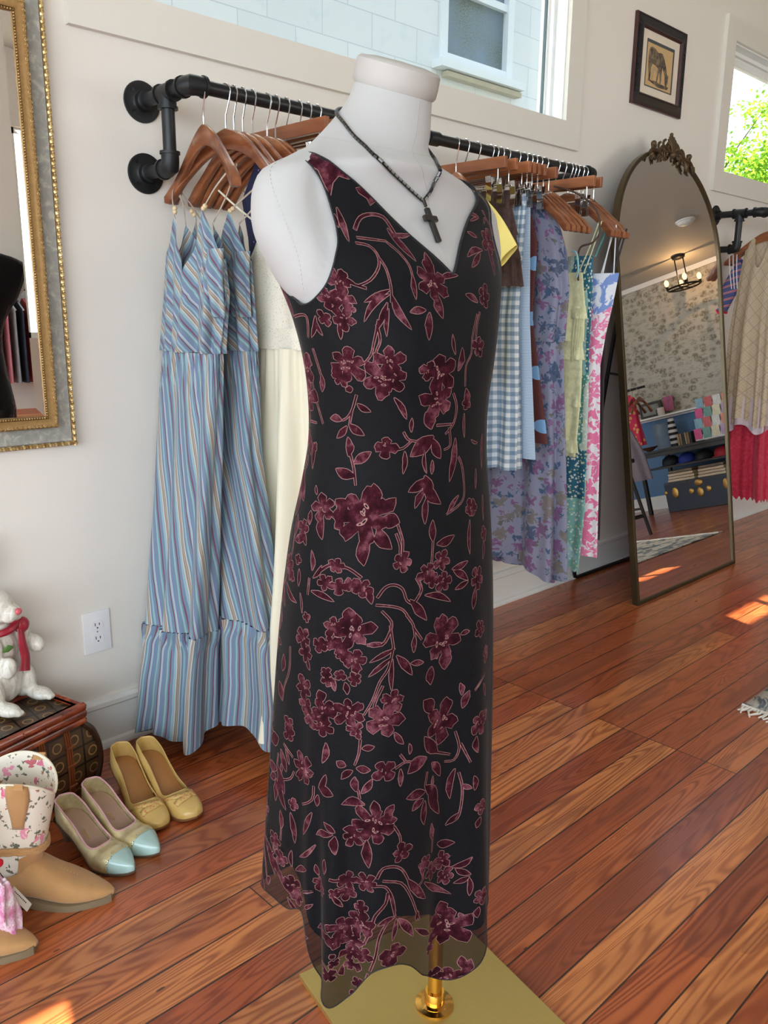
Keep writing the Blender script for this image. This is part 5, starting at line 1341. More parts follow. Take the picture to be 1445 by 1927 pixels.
b = MB(); frame_mould(b, GX0, GX1, GZ0, GZ1, [(0.010, 0), (0.010, .022), (.014, .026), (.056, .020), (.056, .0)]); b.go('grey_band', M_SILV, g, smooth=False)
b = MB(); frame_mould(b, GX0, GX1, GZ0, GZ1, [(0, 0), (0, .020), (.003, .026), (.008, .027), (.011, .024), (.011, .0)]); bo = b.go('outer_bead', M_GILTD, g)
def rope(b, p0, p1, r, pitch=.016, n=9, lobes=3):
    p0 = Vector(p0); p1 = Vector(p1); L = (p1-p0).length; K = int(L/pitch*10); d = (p1-p0).normalized(); u = Vector((0, -1, 0)); w = d.cross(u); base = len(b.V)
    for i in range(K+1):
        s = L*i/K
        for j in range(n): a_ = 2*PI*j/n; rr = r*(1+.30*math.cos(lobes*(a_)-2*PI*s/pitch)); b.V.append(tuple(p0+d*s+(u*math.cos(a_)+w*math.sin(a_))*rr))
    for i in range(K):
        for j in range(n): b.F.append((base+i*n+j, base+i*n+(j+1) % n, base+(i+1)*n+(j+1) % n, base+(i+1)*n+j)); b.M.append(0)
b = MB(); q = .0065; yy = WY-.026
for p0, p1 in (((GX1-q, yy, GZ0), (GX1-q, yy, GZ1)), ((GX0+q, yy, GZ0), (GX0+q, yy, GZ1)), ((GX0, yy, GZ0+q), (GX1, yy, GZ0+q)), ((GX0, yy, GZ1-q), (GX1, yy, GZ1-q))): rope(b, p0, p1, .0042)
b.go('rope_trim', M_GILT, g)
b = MB(); frame_mould(b, GX0, GX1, GZ0, GZ1, [(.050, .018), (.052, .044), (.056, .048), (.061, .046), (.063, .044), (.074, .042), (.0755, .038), (.080, .040), (.0815, .036), (.0815, .004)]); b.go('gilt_moulding', M_GILTD, g)
def around(i_, step, fn):
    x0, x1, z0, z1 = GX0+i_, GX1-i_, GZ0+i_, GZ1-i_
    for (ax, az, bx_, bz) in ((x1, z0, x1, z1), (x0, z0, x0, z1), (x0, z0, x1, z0), (x0, z1, x1, z1)):
        L = math.hypot(bx_-ax, bz-az); K = int(L/step)
        for k in range(K+1): u = k/K; fn(ax+(bx_-ax)*u, az+(bz-az)*u, k)
b = MB()
def scroll(x, z, k):
    pts = [(x+.0042*(1-.12*i)*math.cos(i*.9+k), WY-.0475, z+.0042*(1-.12*i)*math.sin(i*.9+k)) for i in range(8)]
    b.tube(pts, .0011, 5)
around(.0575, .0098, scroll); b.go('scroll_ornament', M_GILT, g)
b = MB(); around(.0775, .0062, lambda x, z, k: b.ball((x, WY-.0415, z), .0021, 6)); b.go('pearl_beading', M_GILT, g)
ix0, ix1, iz0, iz1 = GX0+.081, GX1-.081, GZ0+.081, GZ1-.081; bv = .022
YG = lambda x_: (x_-ix0)/(ix1-ix0)*.028
b = MB(); b.add([(ix0+bv, WY-.010, iz0+bv), (ix1-bv, WY-.010, iz0+bv), (ix1-bv, WY-.010, iz1-bv), (ix0+bv, WY-.010, iz1-bv)], [(0, 1, 2, 3)])
V = [(ix0, WY-.0078, iz0), (ix1, WY-.0078, iz0), (ix1, WY-.0078, iz1), (ix0, WY-.0078, iz1)]+[(ix0+bv, WY-.010, iz0+bv), (ix1-bv, WY-.010, iz0+bv), (ix1-bv, WY-.010, iz1-bv), (ix0+bv, WY-.010, iz1-bv)]
b.add(V, [(0, 1, 5, 4), (1, 2, 6, 5), (2, 3, 7, 6), (3, 0, 4, 7)])
b.add([(ix0-.01, WY-.003, iz0-.01), (ix1+.01, WY-.003, iz0-.01), (ix1+.01, WY-.003, iz1+.01), (ix0-.01, WY-.003, iz1+.01)], [(0, 1, 2, 3)])
b.V = [(v[0], v[1]-YG(v[0]), v[2]) for v in b.V]; b.go('bevelled_glass', M_MIR, g, smooth=False)

# arched floor mirror leaning on its easel leg
AX, AY = 3.108, 1.668; UP = Vector((0, .1556, 1)).normalized(); XA = Vector((1, 0, 0)); NA = UP.cross(XA); NA = NA if NA.y < 0 else -NA
NA = Vector((0, -UP.z, UP.y))
AW = 0.95; AS = 1.46; AR = 0.485
def am(a_, b_, h=0.0): return Vector((AX, AY, 0))+XA*a_+UP*b_+NA*h
a = N('antique_brass_frame'); co = a.co(); a.set(a.mix(a.noise(co, 6, 3), C8(98, 84, 60), C8(70, 60, 44)), .36, .75); M_ABR = a.m
am_root = thing('arched_mirror', 'tall arched floor mirror with thin bronze frame and carved crest', 'mirror', (AX+AW/2, AY, 0))
def arch(i_, n=40):
    w = AW/2-i_; P = [(i_, i_*1.0), (i_, AS)]
    for k in range(1, n): t = PI-PI*k/n; c_, s_ = math.cos(t), math.sin(t); P.append((AW/2+w*math.copysign(abs(c_)**.94, c_), AS+(AR-i_)*abs(s_)**.94))
    P += [(AW-i_, AS), (AW-i_, i_)]; return P
o_, i_ = arch(0), arch(.017); m_ = arch(.004); n = len(o_); V = []
secs = [(o_, -.026), (o_, 0.001), (m_, .004), (arch(.013), .004), (i_, .0), (i_, -.010)]
for P, h in secs: V += [tuple(am(p[0], p[1], h)) for p in P]
F = [(s*n+j, s*n+(j+1) % n, (s+1)*n+(j+1) % n, (s+1)*n+j) for s in range(len(secs)-1) for j in range(n)]+[(5*n+j, 5*n+(j+1) % n, (j+1) % n, j) for j in range(n)]
MB().add(V, F).go('frame', M_ABR, am_root, sharp=35)
P = arch(.015); MB().add([tuple(am(p[0], p[1], -.006)) for p in P], [tuple(range(len(P)))]).go('mirror_glass', M_MIR, am_root, smooth=False)
P = arch(.010); MB().add([tuple(am(p[0], p[1], -.022)) for p in P], [tuple(range(len(P)))]).go('backing_board', plain('backing_board', C8(60, 48, 38), .8), am_root, smooth=False)
# crest
M_CREST = plain('aged_bronze_crest', C8(92, 74, 52), .45, .6, var=.4, scale=60)
b = MB(); cz = AS+AR-.006
def sp(cx_, cz_, r0, turns, start, sgn, rad=.0062, k=16, h0=.006):
    P = []; 
    for i in range(k+1): t = i/k; r = r0*(1-.86*t); a_ = start+sgn*turns*2*PI*t; P.append(am(cx_+r*math.cos(a_), cz_+r*math.sin(a_), h0+.006*t))
    b.tube(P, [rad*(1-.45*i/k) for i in range(k+1)], 7)
def leafc(x0, z0, ang, L, w, h=.008):
    for dd in (-.32, 0, .32):
        e = (x0+L*math.cos(ang+dd)*(1 if dd == 0 else .82), z0+L*math.sin(ang+dd)*(1 if dd == 0 else .82))
        b.tube([am(x0, z0, h), am((x0*.5+e[0]*.5), (z0*.5+e[1]*.5), h+.006), am(e[0], e[1], h+.001)], [w*.55, w, w*.25], 7, flat=1)
xc = AW/2+.02
for k in range(-3, 4): a_ = PI/2+k*.27; L = .072-.006*abs(k); b.tube([am(xc, cz-.01, .010), am(xc+.6*L*math.cos(a_), cz+.6*L*math.sin(a_), .018), am(xc+L*math.cos(a_), cz+L*math.sin(a_), .012)], [.007, .0085, .005], 7)
b.ball(tuple(am(xc, cz-.012, .012)), .016, 10); b.ball(tuple(am(xc, cz+.073, .012)), .009, 8)
for s in (-1, 1):
    zf = lambda d: AS+(AR)*math.sqrt(max(0, 1-((xc+s*d-AW/2)/(AW/2))**2))
    sp(xc+s*.045, zf(.045)+.012, .030, 1.3, PI/2, -s); sp(xc+s*.052, zf(.05)-.020, .020, 1.2, -PI/2, s)
    sp(xc+s*.092, zf(.09)+.004, .026, 1.3, PI/2 if s > 0 else PI/2, -s); sp(xc+s*.100, zf(.1)-.026, .018, 1.1, 0 if s > 0 else PI, s)
    sp(xc+s*.150, zf(.15)+.020, .020, 1.3, -PI/2, s); b.ball(tuple(am(xc+s*.158, zf(.158)+.030, .010)), .013, 9)
    leafc(xc+s*.115, zf(.115)-.014, -PI/2+s*.5, .050, .008); leafc(xc+s*.17, zf(.17)-.004, -PI/4 if s > 0 else PI+PI/4, .045, .007)
    b.tube(smoothpath([am(xc+s*.02, zf(.02)-.006, .008), am(xc+s*.07, zf(.07)+.012, .010), am(xc+s*.12, zf(.12)-.004, .010), am(xc+s*.165, zf(.165)+.010, .008), am(xc+s*.195, zf(.195)-.002, .006)], 4), .0075, 7)
b.go('carved_crest', M_CREST, am_root)
M_STL = plain('black_steel', C8(20, 20, 22), .4, .4)
b = MB(); L0 = am(.05, 1.28, -.03); L1 = am(AW-.05, 1.28, -.03); yb = 2.062
b.tube([L0, (AX+.105, yb, .04), (AX+.112, yb, .016), (AX+.135, yb, .009), (AX+AW-.135, yb, .009), (AX+AW-.112, yb, .016), (AX+AW-.105, yb, .04), L1], .009, 8)
b.go('easel_leg', M_STL, am_root)
b = MB(); l1 = am(.03, .985, -.026); l2 = L0.lerp(Vector((AX+.105, yb, .04)), .235); b.tube([l1, l2], .005, 6); b.tube([am(AW-.03, .985, -.026), L1.lerp(Vector((AX+AW-.105, yb, .04)), .235)], .005, 6); b.go('stay', M_STL, am_root)

# framed horse study
M_PFR = plain('black_lacquer', C8(26, 27, 32), .3, var=.2); M_PRED = plain('mahogany_edge', C8(64, 34, 34), .35)
PX0, PX1, PZ0, PZ1 = 3.448, 3.884, 2.115, 2.475
pf = thing('framed_drawing', 'black framed sketch of a grazing horse on the wall between the windows', 'picture', (3.666, WY, 2.115))
b = MB(); frame_mould(b, PX0, PX1, PZ0, PZ1, [(0, 0), (0, .013), (.003, .016), (.006, .016)], m=1); frame_mould(b, PX0, PX1, PZ0, PZ1, [(.006, .016), (.009, .014), (.040, .020), (.044, .022)], m=0); frame_mould(b, PX0, PX1, PZ0, PZ1, [(.044, .022), (.048, .020), (.053, .013), (.053, .006)], m=1)
for k in range(30):
    zk = PZ0+.05+(PZ1-PZ0-.1)*k/29
    for xx in (PX0+.024, PX1-.024): b.box((xx, WY-.0178, zk), (.026, .003, .005))
b.go('frame', [M_PFR, M_PRED], pf, smooth=False)
fx0, fx1, fz0, fz1 = PX0+.053, PX1-.053, PZ0+.053, PZ1-.053
MB().box(((fx0+fx1)/2, WY-.006, (fz0+fz1)/2), (fx1-fx0, .006, fz1-fz0)).go('mat_board', plain('cream_mat', C8(222, 212, 194), .8), pf, smooth=False)
sx0, sx1, sz0, sz1 = fx0+.045, fx1-.045, fz0+.033, fz1-.033
art = MB().box(((sx0+sx1)/2, WY-.0098, (sz0+sz1)/2), (sx1-sx0, .002, sz1-sz0)).go('fillet', plain('slate_fillet', C8(72, 78, 78), .6), pf, smooth=False)
sx0 += .004; sx1 -= .014; sz0 += .004; sz1 -= .014
paper = MB().box(((sx0+sx1)/2, WY-.0112, (sz0+sz1)/2), (sx1-sx0, .001, sz1-sz0)).go('drawing_paper', plain('toned_paper', C8(200, 168, 120), .85), pf, smooth=False)
mare = [(.06, .80), (.10, .90), (.20, .93), (.30, .90), (.42, .84), (.50, .86), (.58, .86), (.66, .76), (.74, .62), (.80, .46), (.84, .38), (.88, .42), (.87, .34), (.86, .22), (.82, .12), (.78, .10), (.74, .20), (.73, .32), (.68, .44), (.62, .54), (.60, .40), (.60, .22), (.58, .14), (.54, .14), (.54, .26), (.50, .40), (.47, .26), (.44, .14), (.40, .14), (.42, .30), (.44, .48), (.34, .52), (.22, .54), (.18, .44), (.17, .28), (.16, .14), (.10, .14), (.10, .26), (.07, .40), (.05, .60)]
foal = [(.24, .48), (.34, .50), (.40, .46), (.42, .36), (.40, .34), (.36, .40), (.30, .38), (.28, .28), (.27, .14), (.24, .14), (.24, .26), (.22, .14), (.20, .14), (.21, .34)]
a = N('charcoal'); co = a.co(); a.set(a.ramp(a.noise(co, 40, 4, .6), [(.38, C8(62, 58, 54)), (.62, C8(136, 118, 92))]), .9); M_CHAR = a.m
def draw(poly, mat, name, y):
    b = MB(); b.prism([(sx0+p[0]*(sx1-sx0), sz0+p[1]*(sz1-sz0)) for p in poly], y-.0003, y); b.go(name, mat, pf, smooth=False)
draw(mare, M_CHAR, 'drawn_mare', WY-.0118); draw(foal, plain('pale_chalk', C8(186, 158, 118), .9), 'drawn_foal', WY-.0123); draw([(.05, .13), (.2, .10), (.5, .03), (.85, .05), (.9, .12), (.6, .13), (.3, .16)], M_CHAR, 'drawn_grass', WY-.0118)

# wall outlet
M_PLA = plain('white_plastic', C8(236, 236, 238), .28, var=.01)
ol = thing('wall_outlet', 'white duplex electrical outlet on the wall beside the striped dresses', 'outlet', (.906, WY, .343))
MB().box((.906, WY-.003, .345), (.078, .006, .119), bev=.0028).go('cover_plate', M_PLA, ol, smooth=True)
for zz_ in (.3645, .3255):
    b = MB(); b.prism([(.906+.0165*math.copysign(abs(math.cos(t))**.7, math.cos(t)), zz_+.0135*math.copysign(abs(math.sin(t))**.6, math.sin(t))) for t in [2*PI*k/24 for k in range(24)]], WY-.0082, WY-.005); rc = b.go('receptacle', M_PLA, ol, smooth=False)
    b = MB(); b.box((.900, WY-.0084, zz_+.003), (.0022, .0008, .0085)); b.box((.912, WY-.0084, zz_+.003), (.0022, .0008, .0070)); b.lathe([(.0022, -.0005), (.0022, .0004)], (.906, WY-.0084, zz_-.007), 10, axis='Y'); b.go('slots', plain('slot_dark', C8(70, 66, 62), .6), rc, smooth=False)
MB().lathe([(.0022, 0), (.002, -.001)], (.906, WY-.006, .345), 10, axis='Y').go('screw', plain('nickel', C8(180, 180, 182), .3, .9), ol)

# ================================================================== TRUNK AND RABBIT
a = N('red_lacquer_bamboo'); co = a.co(); nz = a.noise(a.mapp(co, (6, 60, 60)), 1, 3)
a.set(a.ramp(nz, [(.35, C8(84, 26, 14)), (.55, C8(140, 54, 26)), (.75, C8(176, 92, 44))]), .25, Coat_Weight=.5); M_BAM = a.m
a = N('tooled_leather'); co = a.co(); x, y, z = a.sep(co); q = .049
def tile(v): return a.math('SUBTRACT', a.math('FRACT', a.math('DIVIDE', a.math('ADD', v, 3.0), q)), .5)
nrm_ = a.n('ShaderNodeNewGeometry'); hx = tile(x); hz = tile(z); hy = tile(y)
top_ = a.math('GREATER_THAN', z, .232); gz_ = a.math('ADD', a.math('MULTIPLY', hz, a.math('SUBTRACT', 1.0, top_)), a.math('MULTIPLY', hy, top_))
rr = a.math('SQRT', a.math('ADD', a.math('MULTIPLY', hx, hx), a.math('MULTIPLY', gz_, gz_)))
rg = a.math('MULTIPLY', a.math('GREATER_THAN', rr, .20), a.math('LESS_THAN', rr, .27)); ed = a.math('GREATER_THAN', a.math('MAXIMUM', a.math('ABSOLUTE', hx), a.math('ABSOLUTE', gz_)), .45)
c = a.mix(a.noise(co, 30, 3), C8(48, 34, 22), C8(96, 68, 42)); c = a.mix(rg, c, C8(150, 116, 72)); c = a.mix(ed, c, C8(26, 16, 12)); a.set(c, .35); a.bump(a.math('SUBTRACT', rg, ed), .5, .002); M_TOOL = a.m
TR = thing('bamboo_trunk', 'dark bamboo and tooled leather trunk on the floor under the gilt mirror', 'trunk', (.773, 1.897, 0))
TA = math.radians(16); tu = Vector((-math.cos(TA), -math.sin(TA), 0)); tv = Vector((-math.sin(TA), math.cos(TA), 0))
TZ = .243; TL = .60; TD = .172
def tp(l, d, z): return Vector((.768, 1.900, 0))+tu*l+tv*d+Vector((0, 0, z))
# keep clear of the wall: far end of the depth touches the skirting
b = MB(); K = 12; P = []
for k in range(K+1):
    z = .004+.192*k/K; bl = .038*math.sin(PI*min(1, (z+.01)/.205))**.8
    ringp = []
    for (l, d) in ((-bl, -bl*.25), (TL+bl, -bl*.25), (TL+bl, TD), (-bl, TD)): ringp.append(tuple(tp(l, d, z)))
    P.append(ringp)
k0 = len(b.V); 
for r_ in P: b.V += r_
for i in range(K):
    for j in range(4): b.F.append((k0+i*4+j, k0+i*4+(j+1) % 4, k0+(i+1)*4+(j+1) % 4, k0+(i+1)*4+j)); b.M.append(0)
b.F += [(k0+3, k0+2, k0+1, k0), (k0+K*4, k0+K*4+1, k0+K*4+2, k0+K*4+3)]; b.M += [0, 0]
b.go('body', M_TOOL, TR, smooth=False)
b = MB()
for l in (.052, .125, .20, .28, .36, .44): 
    for dl in (-.006, 0, .006): b.tube([tp(l+dl, -.001-.25*.038*math.sin(PI*min(1, (z+.01)/.205))**.8, z) for z in np.linspace(.006, .19, 9)], .0032, 6)
    for z in (.045, .10, .15): b.tube([tp(l-.011, -.013, z), tp(l+.011, -.013, z)], .0035, 6)
b.go('bamboo_strip', plain('cane_strip', C8(122, 62, 30), .35, var=.3), TR)
b = MB(); b.tube(smoothpath([tp(0, -.002, .192)]+[tp(-.040*math.sin(PI*min(1, (z+.01)/.205))**.8, -.008, z) for z in np.linspace(.17, .012, 9)], 3), .0085, 8); b.go('bent_cane', plain('dark_cane', C8(56, 34, 22), .35), TR)
b = MB(); b.tube(smoothpath([tp(0, TD, .192)]+[tp(-.040*math.sin(PI*min(1, (z+.01)/.205))**.8, TD, z) for z in np.linspace(.17, .012, 9)], 3), .0085, 8); b.go('bent_cane', plain('dark_cane', C8(56, 34, 22), .35), TR)
lid = MB(); lid.add([tuple(tp(l, d, z)) for z in (.196, TZ-.006) for (l, d) in ((.004, .004), (TL, .004), (TL, TD-.004), (.004, TD-.004))], [(0, 1, 2, 3), (7, 6, 5, 4), (0, 4, 5, 1), (1, 5, 6, 2), (2, 6, 7, 3), (3, 7, 4, 0)]); lo = lid.go('lid', M_TOOL, TR, smooth=False)
b = MB()
for z, r, e in ((.199, .0105, .004), (.218, .0115, .006), (.236, .0115, .006)):
    b.tube([tp(-e, 0, z), tp(TL, 0, z)], r, 9); b.tube([tp(0, -e, z), tp(0, TD, z)], r, 9); b.tube([tp(0, TD, z), tp(TL, TD, z)], r, 9)
for l in (.06, .17, .30, .43): b.tube([tp(l, -.001, .236), tp(l+.004, -.001, .236)], .0112, 9); b.tube([tp(l+.05, -.001, .218), tp(l+.054, -.001, .218)], .0108, 9)
for k, w in enumerate((0, .012)): 
    b.add([tuple(tp(l, d, TZ+.001)) for (l, d) in ((0, -.004), (TL, -.004), (TL, .016), (0, .016))], [(0, 1, 2, 3)]); b.add([tuple(tp(l, d, TZ+.0012)) for (l, d) in ((-.004, 0), (.016, 0), (.016, TD), (-.004, TD))], [(0, 1, 2, 3)])
b.go('bamboo_edging', M_BAM, lo)
b = MB()
for k in range(10): b.ball(tuple(tp(.185+.012*(k % 4), -.014, .185-.013*(k//4))), .0065, 8)
b.box(tuple(tp(.20, -.014, .178)), (.05, .008, .04), Matrix.Rotation(TA, 3, 'Z')); b.go('latch', plain('black_iron', C8(26, 26, 26), .4, .7), TR)

RB = Vector((.632, 2.030, TZ)); rr_ = Vector((.915, .404, 0)); rf_ = Vector((.404, -.915, 0))
def rp(l, f_, z): return RB+rr_*l+rf_*f_+Vector((0, 0, z))
a = N('rabbit_ceramic'); co = a.co(); nz = a.noise(a.mapp(co, (60, 60, 26)), 1.0, 3, .6, 1.0)
a.set(a.ramp(nz, [(.36, C8(202, 193, 176)), (.55, C8(228, 222, 210)), (.7, C8(238, 235, 226))]), .38, Coat_Weight=.25); a.bump(nz, .45, .004); M_RAB = a.m
RBT = thing('rabbit_figurine', 'white ceramic rabbit with pink nose and red scarf sitting on the trunk', 'figurine', tuple(RB))
Mr = Matrix((rr_, rf_, Vector((0, 0, 1)))).transposed()
b = MB()
def el(l, f_, z, r, tilt=0.0, axis='X'):
    t_ = MB(); t_.ball((0, 0, 0), r, 16); R2 = Matrix.Rotation(tilt, 3, axis); b.add([tuple(RB+Mr @ (R2 @ Vector(v)+Vector((l, f_, z)))) for v in t_.V], t_.F)
el(0, -.008, .075, (.062, .050, .075)); el(.0, .0, .15, (.047, .040, .060)); el(0, .0, .205, (.032, .03, .03))
el(-.012, .012, .262, (.042, .046, .044)); el(-.004, .045, .252, (.026, .030, .024)); el(.006, .052, .242, (.016, .018, .014)); el(-.014, .052, .242, (.016, .018, .014))
el(.050, .002, .050, (.030, .046, .050)); el(-.052, .004, .050, (.030, .046, .050))
el(.054, .056, .017, (.023, .040, .017)); el(-.050, .058, .017, (.023, .040, .017))
el(.048, .014, .168, (.022, .024, .044), -.5); el(.066, .042, .146, (.020, .030, .022), -.4)
el(-.042, .020, .150, (.022, .024, .044), -.4); el(-.030, .052, .116, (.019, .022, .030), -.3)
el(.052, .090, .012, (.007, .010, .008)); el(.062, .090, .012, (.007, .010, .008)); el(-.050, .092, .012, (.007, .010, .008)); el(-.040, .092, .012, (.007, .010, .008))
for s in (-1, 1): el(-.012+s*.022, -.010, .350, (.013, .009, .066), s*.20, 'Y')
el(.014, -.012, .412, (.012, .007, .030), .8, 'Y')
bd_ = b.go('body', M_RAB, RBT); md = bd_.modifiers.new('remesh', 'REMESH'); md.mode = 'VOXEL'; md.voxel_size = .0032; md.use_smooth_shade = True; sm = bd_.modifiers.new('smooth', 'SMOOTH'); sm.iterations = 6; sm.factor = .6
def rball(name, l, f_, z, r, mat, par=RBT, tilt=0):
    t_ = MB(); t_.ball((0, 0, 0), r, 12); q_ = MB(); q_.add([tuple(RB+Mr @ (Matrix.Rotation(tilt, 3, 'X') @ Vector(v)+Vector((l, f_, z)))) for v in t_.V], t_.F); return q_.go(name, mat, par)
rball('nose', -.002, .073, .257, (.0095, .008, .0085), plain('rabbit_pink', C8(214, 100, 108), .4)); rball('eye', -.048, .034, .280, (.006, .006, .007), plain('eye_black', C8(20, 16, 16), .1))
M_SCF = plain('scarf_red', C8(158, 36, 52), .32, var=.35, scale=50, bump=.3, bscale=60)
b = MB(); P = [rp(.043*math.cos(t), .003+.041*math.sin(t), .208+.006*math.sin(2*t)) for t in [2*PI*k/28 for k in range(28)]]; b.tube(P, .0095, 8, closed=True)
t_ = MB(); t_.ball((0, 0, 0), (.021, .016, .021), 12); b.add([tuple(RB+Mr @ (Vector(v)+Vector((.034, .040, .205)))) for v in t_.V], t_.F)
t_ = MB(); t_.ball((0, 0, 0), (.016, .012, .030), 12); b.add([tuple(RB+Mr @ (Vector(v)+Vector((.020, .036, .225)))) for v in t_.V], t_.F)
b.tube(smoothpath([rp(.024, .046, .20), rp(.020, .052, .165), rp(.022, .055, .130), rp(.012, .060, .095)], 5), [.010+.0005*i for i in range(16)], 8, flat=.45, up=tuple(rf_))
b.go('scarf', M_SCF, RBT)
b = MB(); b.tube([rp(-.035, .045, .160), rp(-.022, .050, .165), rp(-.006, .050, .163)], [.003, .010, .002], 8, flat=.3, up=tuple(rf_)); b.go('holly_leaf', plain('leaf_paint', C8(88, 130, 58), .4), RBT)
# ================================================================== SHOES
def shoe_frame(heel, toe, rz=None):
    h = Vector((heel[0], heel[1], 0)); t = Vector((toe[0], toe[1], 0)); f_ = (t-h).normalized(); r_ = Vector((-f_.y, f_.x, 0)); return h, f_, r_, (t-h).length
def pump(name, label, group, heel, toe, style):
    h0, f_, r_, L = shoe_frame(heel, toe)
    root = thing(name, label, 'shoe', tuple(h0+f_*L*.5), group)
    S = lambda s, w, z: tuple(h0+f_*(s*L)+r_*w+Vector((0, 0, z)))
    point = style['point']; hh = style['heel']
    sxs = [0, .03, .08, .18, .32, .48, .62, .74, .84, .92, .97, 1.0]
    hw = [0.0, .018, .028, .034, .033, .036, .042, .040, .030*(1 if point else 1.25), .018*(1 if point else 1.7), .009*(1 if point else 2.1), 0.0]
    sole = [hh, hh, hh, hh*.93, hh*.68, hh*.30, hh*.06, .004, .004, .006, .009, .012]
    wall = [.052, .052, .050, .043, .037, .032, .034, .040, .034, .026, .018, .010]
    sf = lambda s: (float(cinterp(s, sxs, hw)), float(cinterp(s, sxs, sole)), float(cinterp(s, sxs, wall)))
    so = style['open']
    ss = np.concatenate([np.linspace(0, .06, 8)**1.0, np.linspace(.08, so-.13, 18), so-.13*(1-np.sin(np.linspace(.1, PI/2, 16))), np.linspace(so+.012, .985, 20), [1.0]])
    def edge_phi(s):                     # where the opening starts on the arc from the sole (0) to the top (1)
        if s >= so: return 1.0
        t_ = max(0.0, min(1.0, (s-(so-.13))/.13)); return .60+.40*(1-math.sqrt(max(0.0, 1-t_*t_)))
    def pt(s, sgn, u):
        w, zs, hh_ = sf(s); ph = u*PI/2
        lat = w*(math.cos(ph)**.55 if s > .10 else math.cos(ph)**.35)*(1+.05*math.sin(PI*u)); z = zs+.003+hh_*math.sin(ph)**1.0
        return (s, sgn*lat, z)
    Mn = style['mats']; nu = 12
    for part, lo, hi, mt in (('upper', -1, style['cap'], Mn['upper']), ('toe_cap', style['cap'], 2, Mn['cap'])):
        if lo > 1: continue
        b = MB(); sel = [s for s in ss if lo-1e-6 <= s <= hi+1e-6]; sel = ([lo]+sel if lo > 0 else sel); sel = (sel+[hi] if hi < 1 else sel)
        for sgn in (-1, 1):
            G_ = [[S(*pt(s, sgn, edge_phi(s)*k/nu)) for k in range(nu+1)] for s in sel]; b.grid(G_)
        o = b.go(part, mt, root); bm = bmesh.new(); bm.from_mesh(o.data); bmesh.ops.remove_doubles(bm, verts=bm.verts, dist=3e-5); bmesh.ops.recalc_face_normals(bm, faces=bm.faces)
        for e_ in bm.edges: e_.smooth = True
        bm.to_mesh(o.data); bm.free(); m_ = o.modifiers.new('thick', 'SOLIDIFY'); m_.thickness = .0016; m_.offset = -1; 
        if part == 'upper': up_ = o
    # binding along the opening
    loop = [S(*pt(s, 1, edge_phi(s))) for s in ss if s <= so]+[S(*pt(s, -1, edge_phi(s))) for s in ss[::-1] if s <= so]
    b = MB(); b.tube([loop[i] for i in range(0, len(loop)) if i == 0 or (Vector(loop[i])-Vector(loop[i-1])).length > 1e-4], style['pipe'], 7, closed=True); b.go('topline_binding', Mn['pipe'], root)
    b = MB(); G_ = [[S(s, w_*sf(s)[0]*.93, sf(s)[1]+.0052-.0008*(1-w_*w_)) for w_ in np.linspace(-1, 1, 7)] for s in ss]; b.grid(G_); ins = b.go('insole', Mn['insole'], root)
    b = MB(); G_ = [[S(s, w_*sf(s)[0]*1.03, sf(s)[1]+.003 if k in (0, 1) else sf(s)[1]-.002) for k, w_ in enumerate((-1, 1, 1, -1))] for s in ss]; b.grid([g_+[g_[0]] for g_ in G_]); b.go('sole', Mn['sole'], root)
    b = MB(); pr = []
    for k in range(9):
        u = k/8; z = (hh-.003)*(1-u); rad = .023*(1-u)**1.4+.0085; pr.append([S(.085+.05*u*(-.3)+rad/L*.9*math.cos(t), rad*math.sin(t), max(z, .0)) for t in [2*PI*q/16 for q in range(16)]])
    b.grid([[p for p in r__]+[r__[0]] for r__ in pr]); b.add(pr[-1], [tuple(range(16))]); b.go('heel', Mn['heel'], root)
    if 'text' in style:
        cu = bpy.data.curves.new('t', 'FONT'); cu.body = style['text']; cu.size = .0105; cu.extrude = .0001; cu.align_x = 'CENTER'; ob = bpy.data.objects.new('t', cu); COL.objects.link(ob)
        me = bpy.data.meshes.new_from_object(ob); bpy.data.objects.remove(ob)
        s0 = .36; w, zs, _ = sf(s0); slope = (sf(s0+.05)[1]-sf(s0-.05)[1])/(.1*L)
        V = [tuple(h0+f_*(s0*L+v.co.x)+r_*(v.co.y-.004)+Vector((0, 0, zs+.0068+slope*v.co.x))) for v in me.vertices]; Fs = [tuple(p.vertices) for p in me.polygons]
        mesh('gold_lettering', V, Fs, M_GOLDL, ins, smooth=False)
    return root, S, sf, pt
M_GOLDL = plain('gold_foil', C8(232, 196, 110), .3, .7)
a = N('gold_crackle_leather'); co = a.co(); v_ = a.vor(co, 230, 'DISTANCE_TO_EDGE'); a.set(a.mix(a.noise(co, 60, 3), C8(182, 164, 118), C8(240, 230, 186)), .34, .45); a.bump(v_, .4, .0006); M_GLE = a.m
M_AQ = plain('aqua_leather', C8(168, 196, 190), .22, var=.05, Coat_Weight=.3); M_PNK = plain('pink_piping', C8(214, 164, 172), .5); M_TAUP = plain('taupe_lining', C8(172, 142, 124), .38, var=.1); M_BRNH = plain('dark_heel', C8(88, 70, 56), .4)
st1 = dict(point=True, heel=.066, open=.60, cap=.80, pipe=.0020, mats=dict(upper=M_GLE, cap=M_AQ, pipe=M_PNK, insole=M_TAUP, sole=M_BRNH, heel=M_BRNH), text='Jasor')
def brogue(root, S, pt, cap):
    b = MB()
    for sgn in (-1, 1):
        for k in range(9): u = .12+.095*k; b.ball(S(*pt(cap+.012*math.sin(k*1.2)-.010*(k > 6)*(k-6), sgn, u)), .0015, 6)
    b.go('brogue_punching', plain('punch_dot', C8(120, 150, 140), .6), root)  # dots in a darker aqua along the toe cap edge
GP = 'gold pumps with aqua toes'
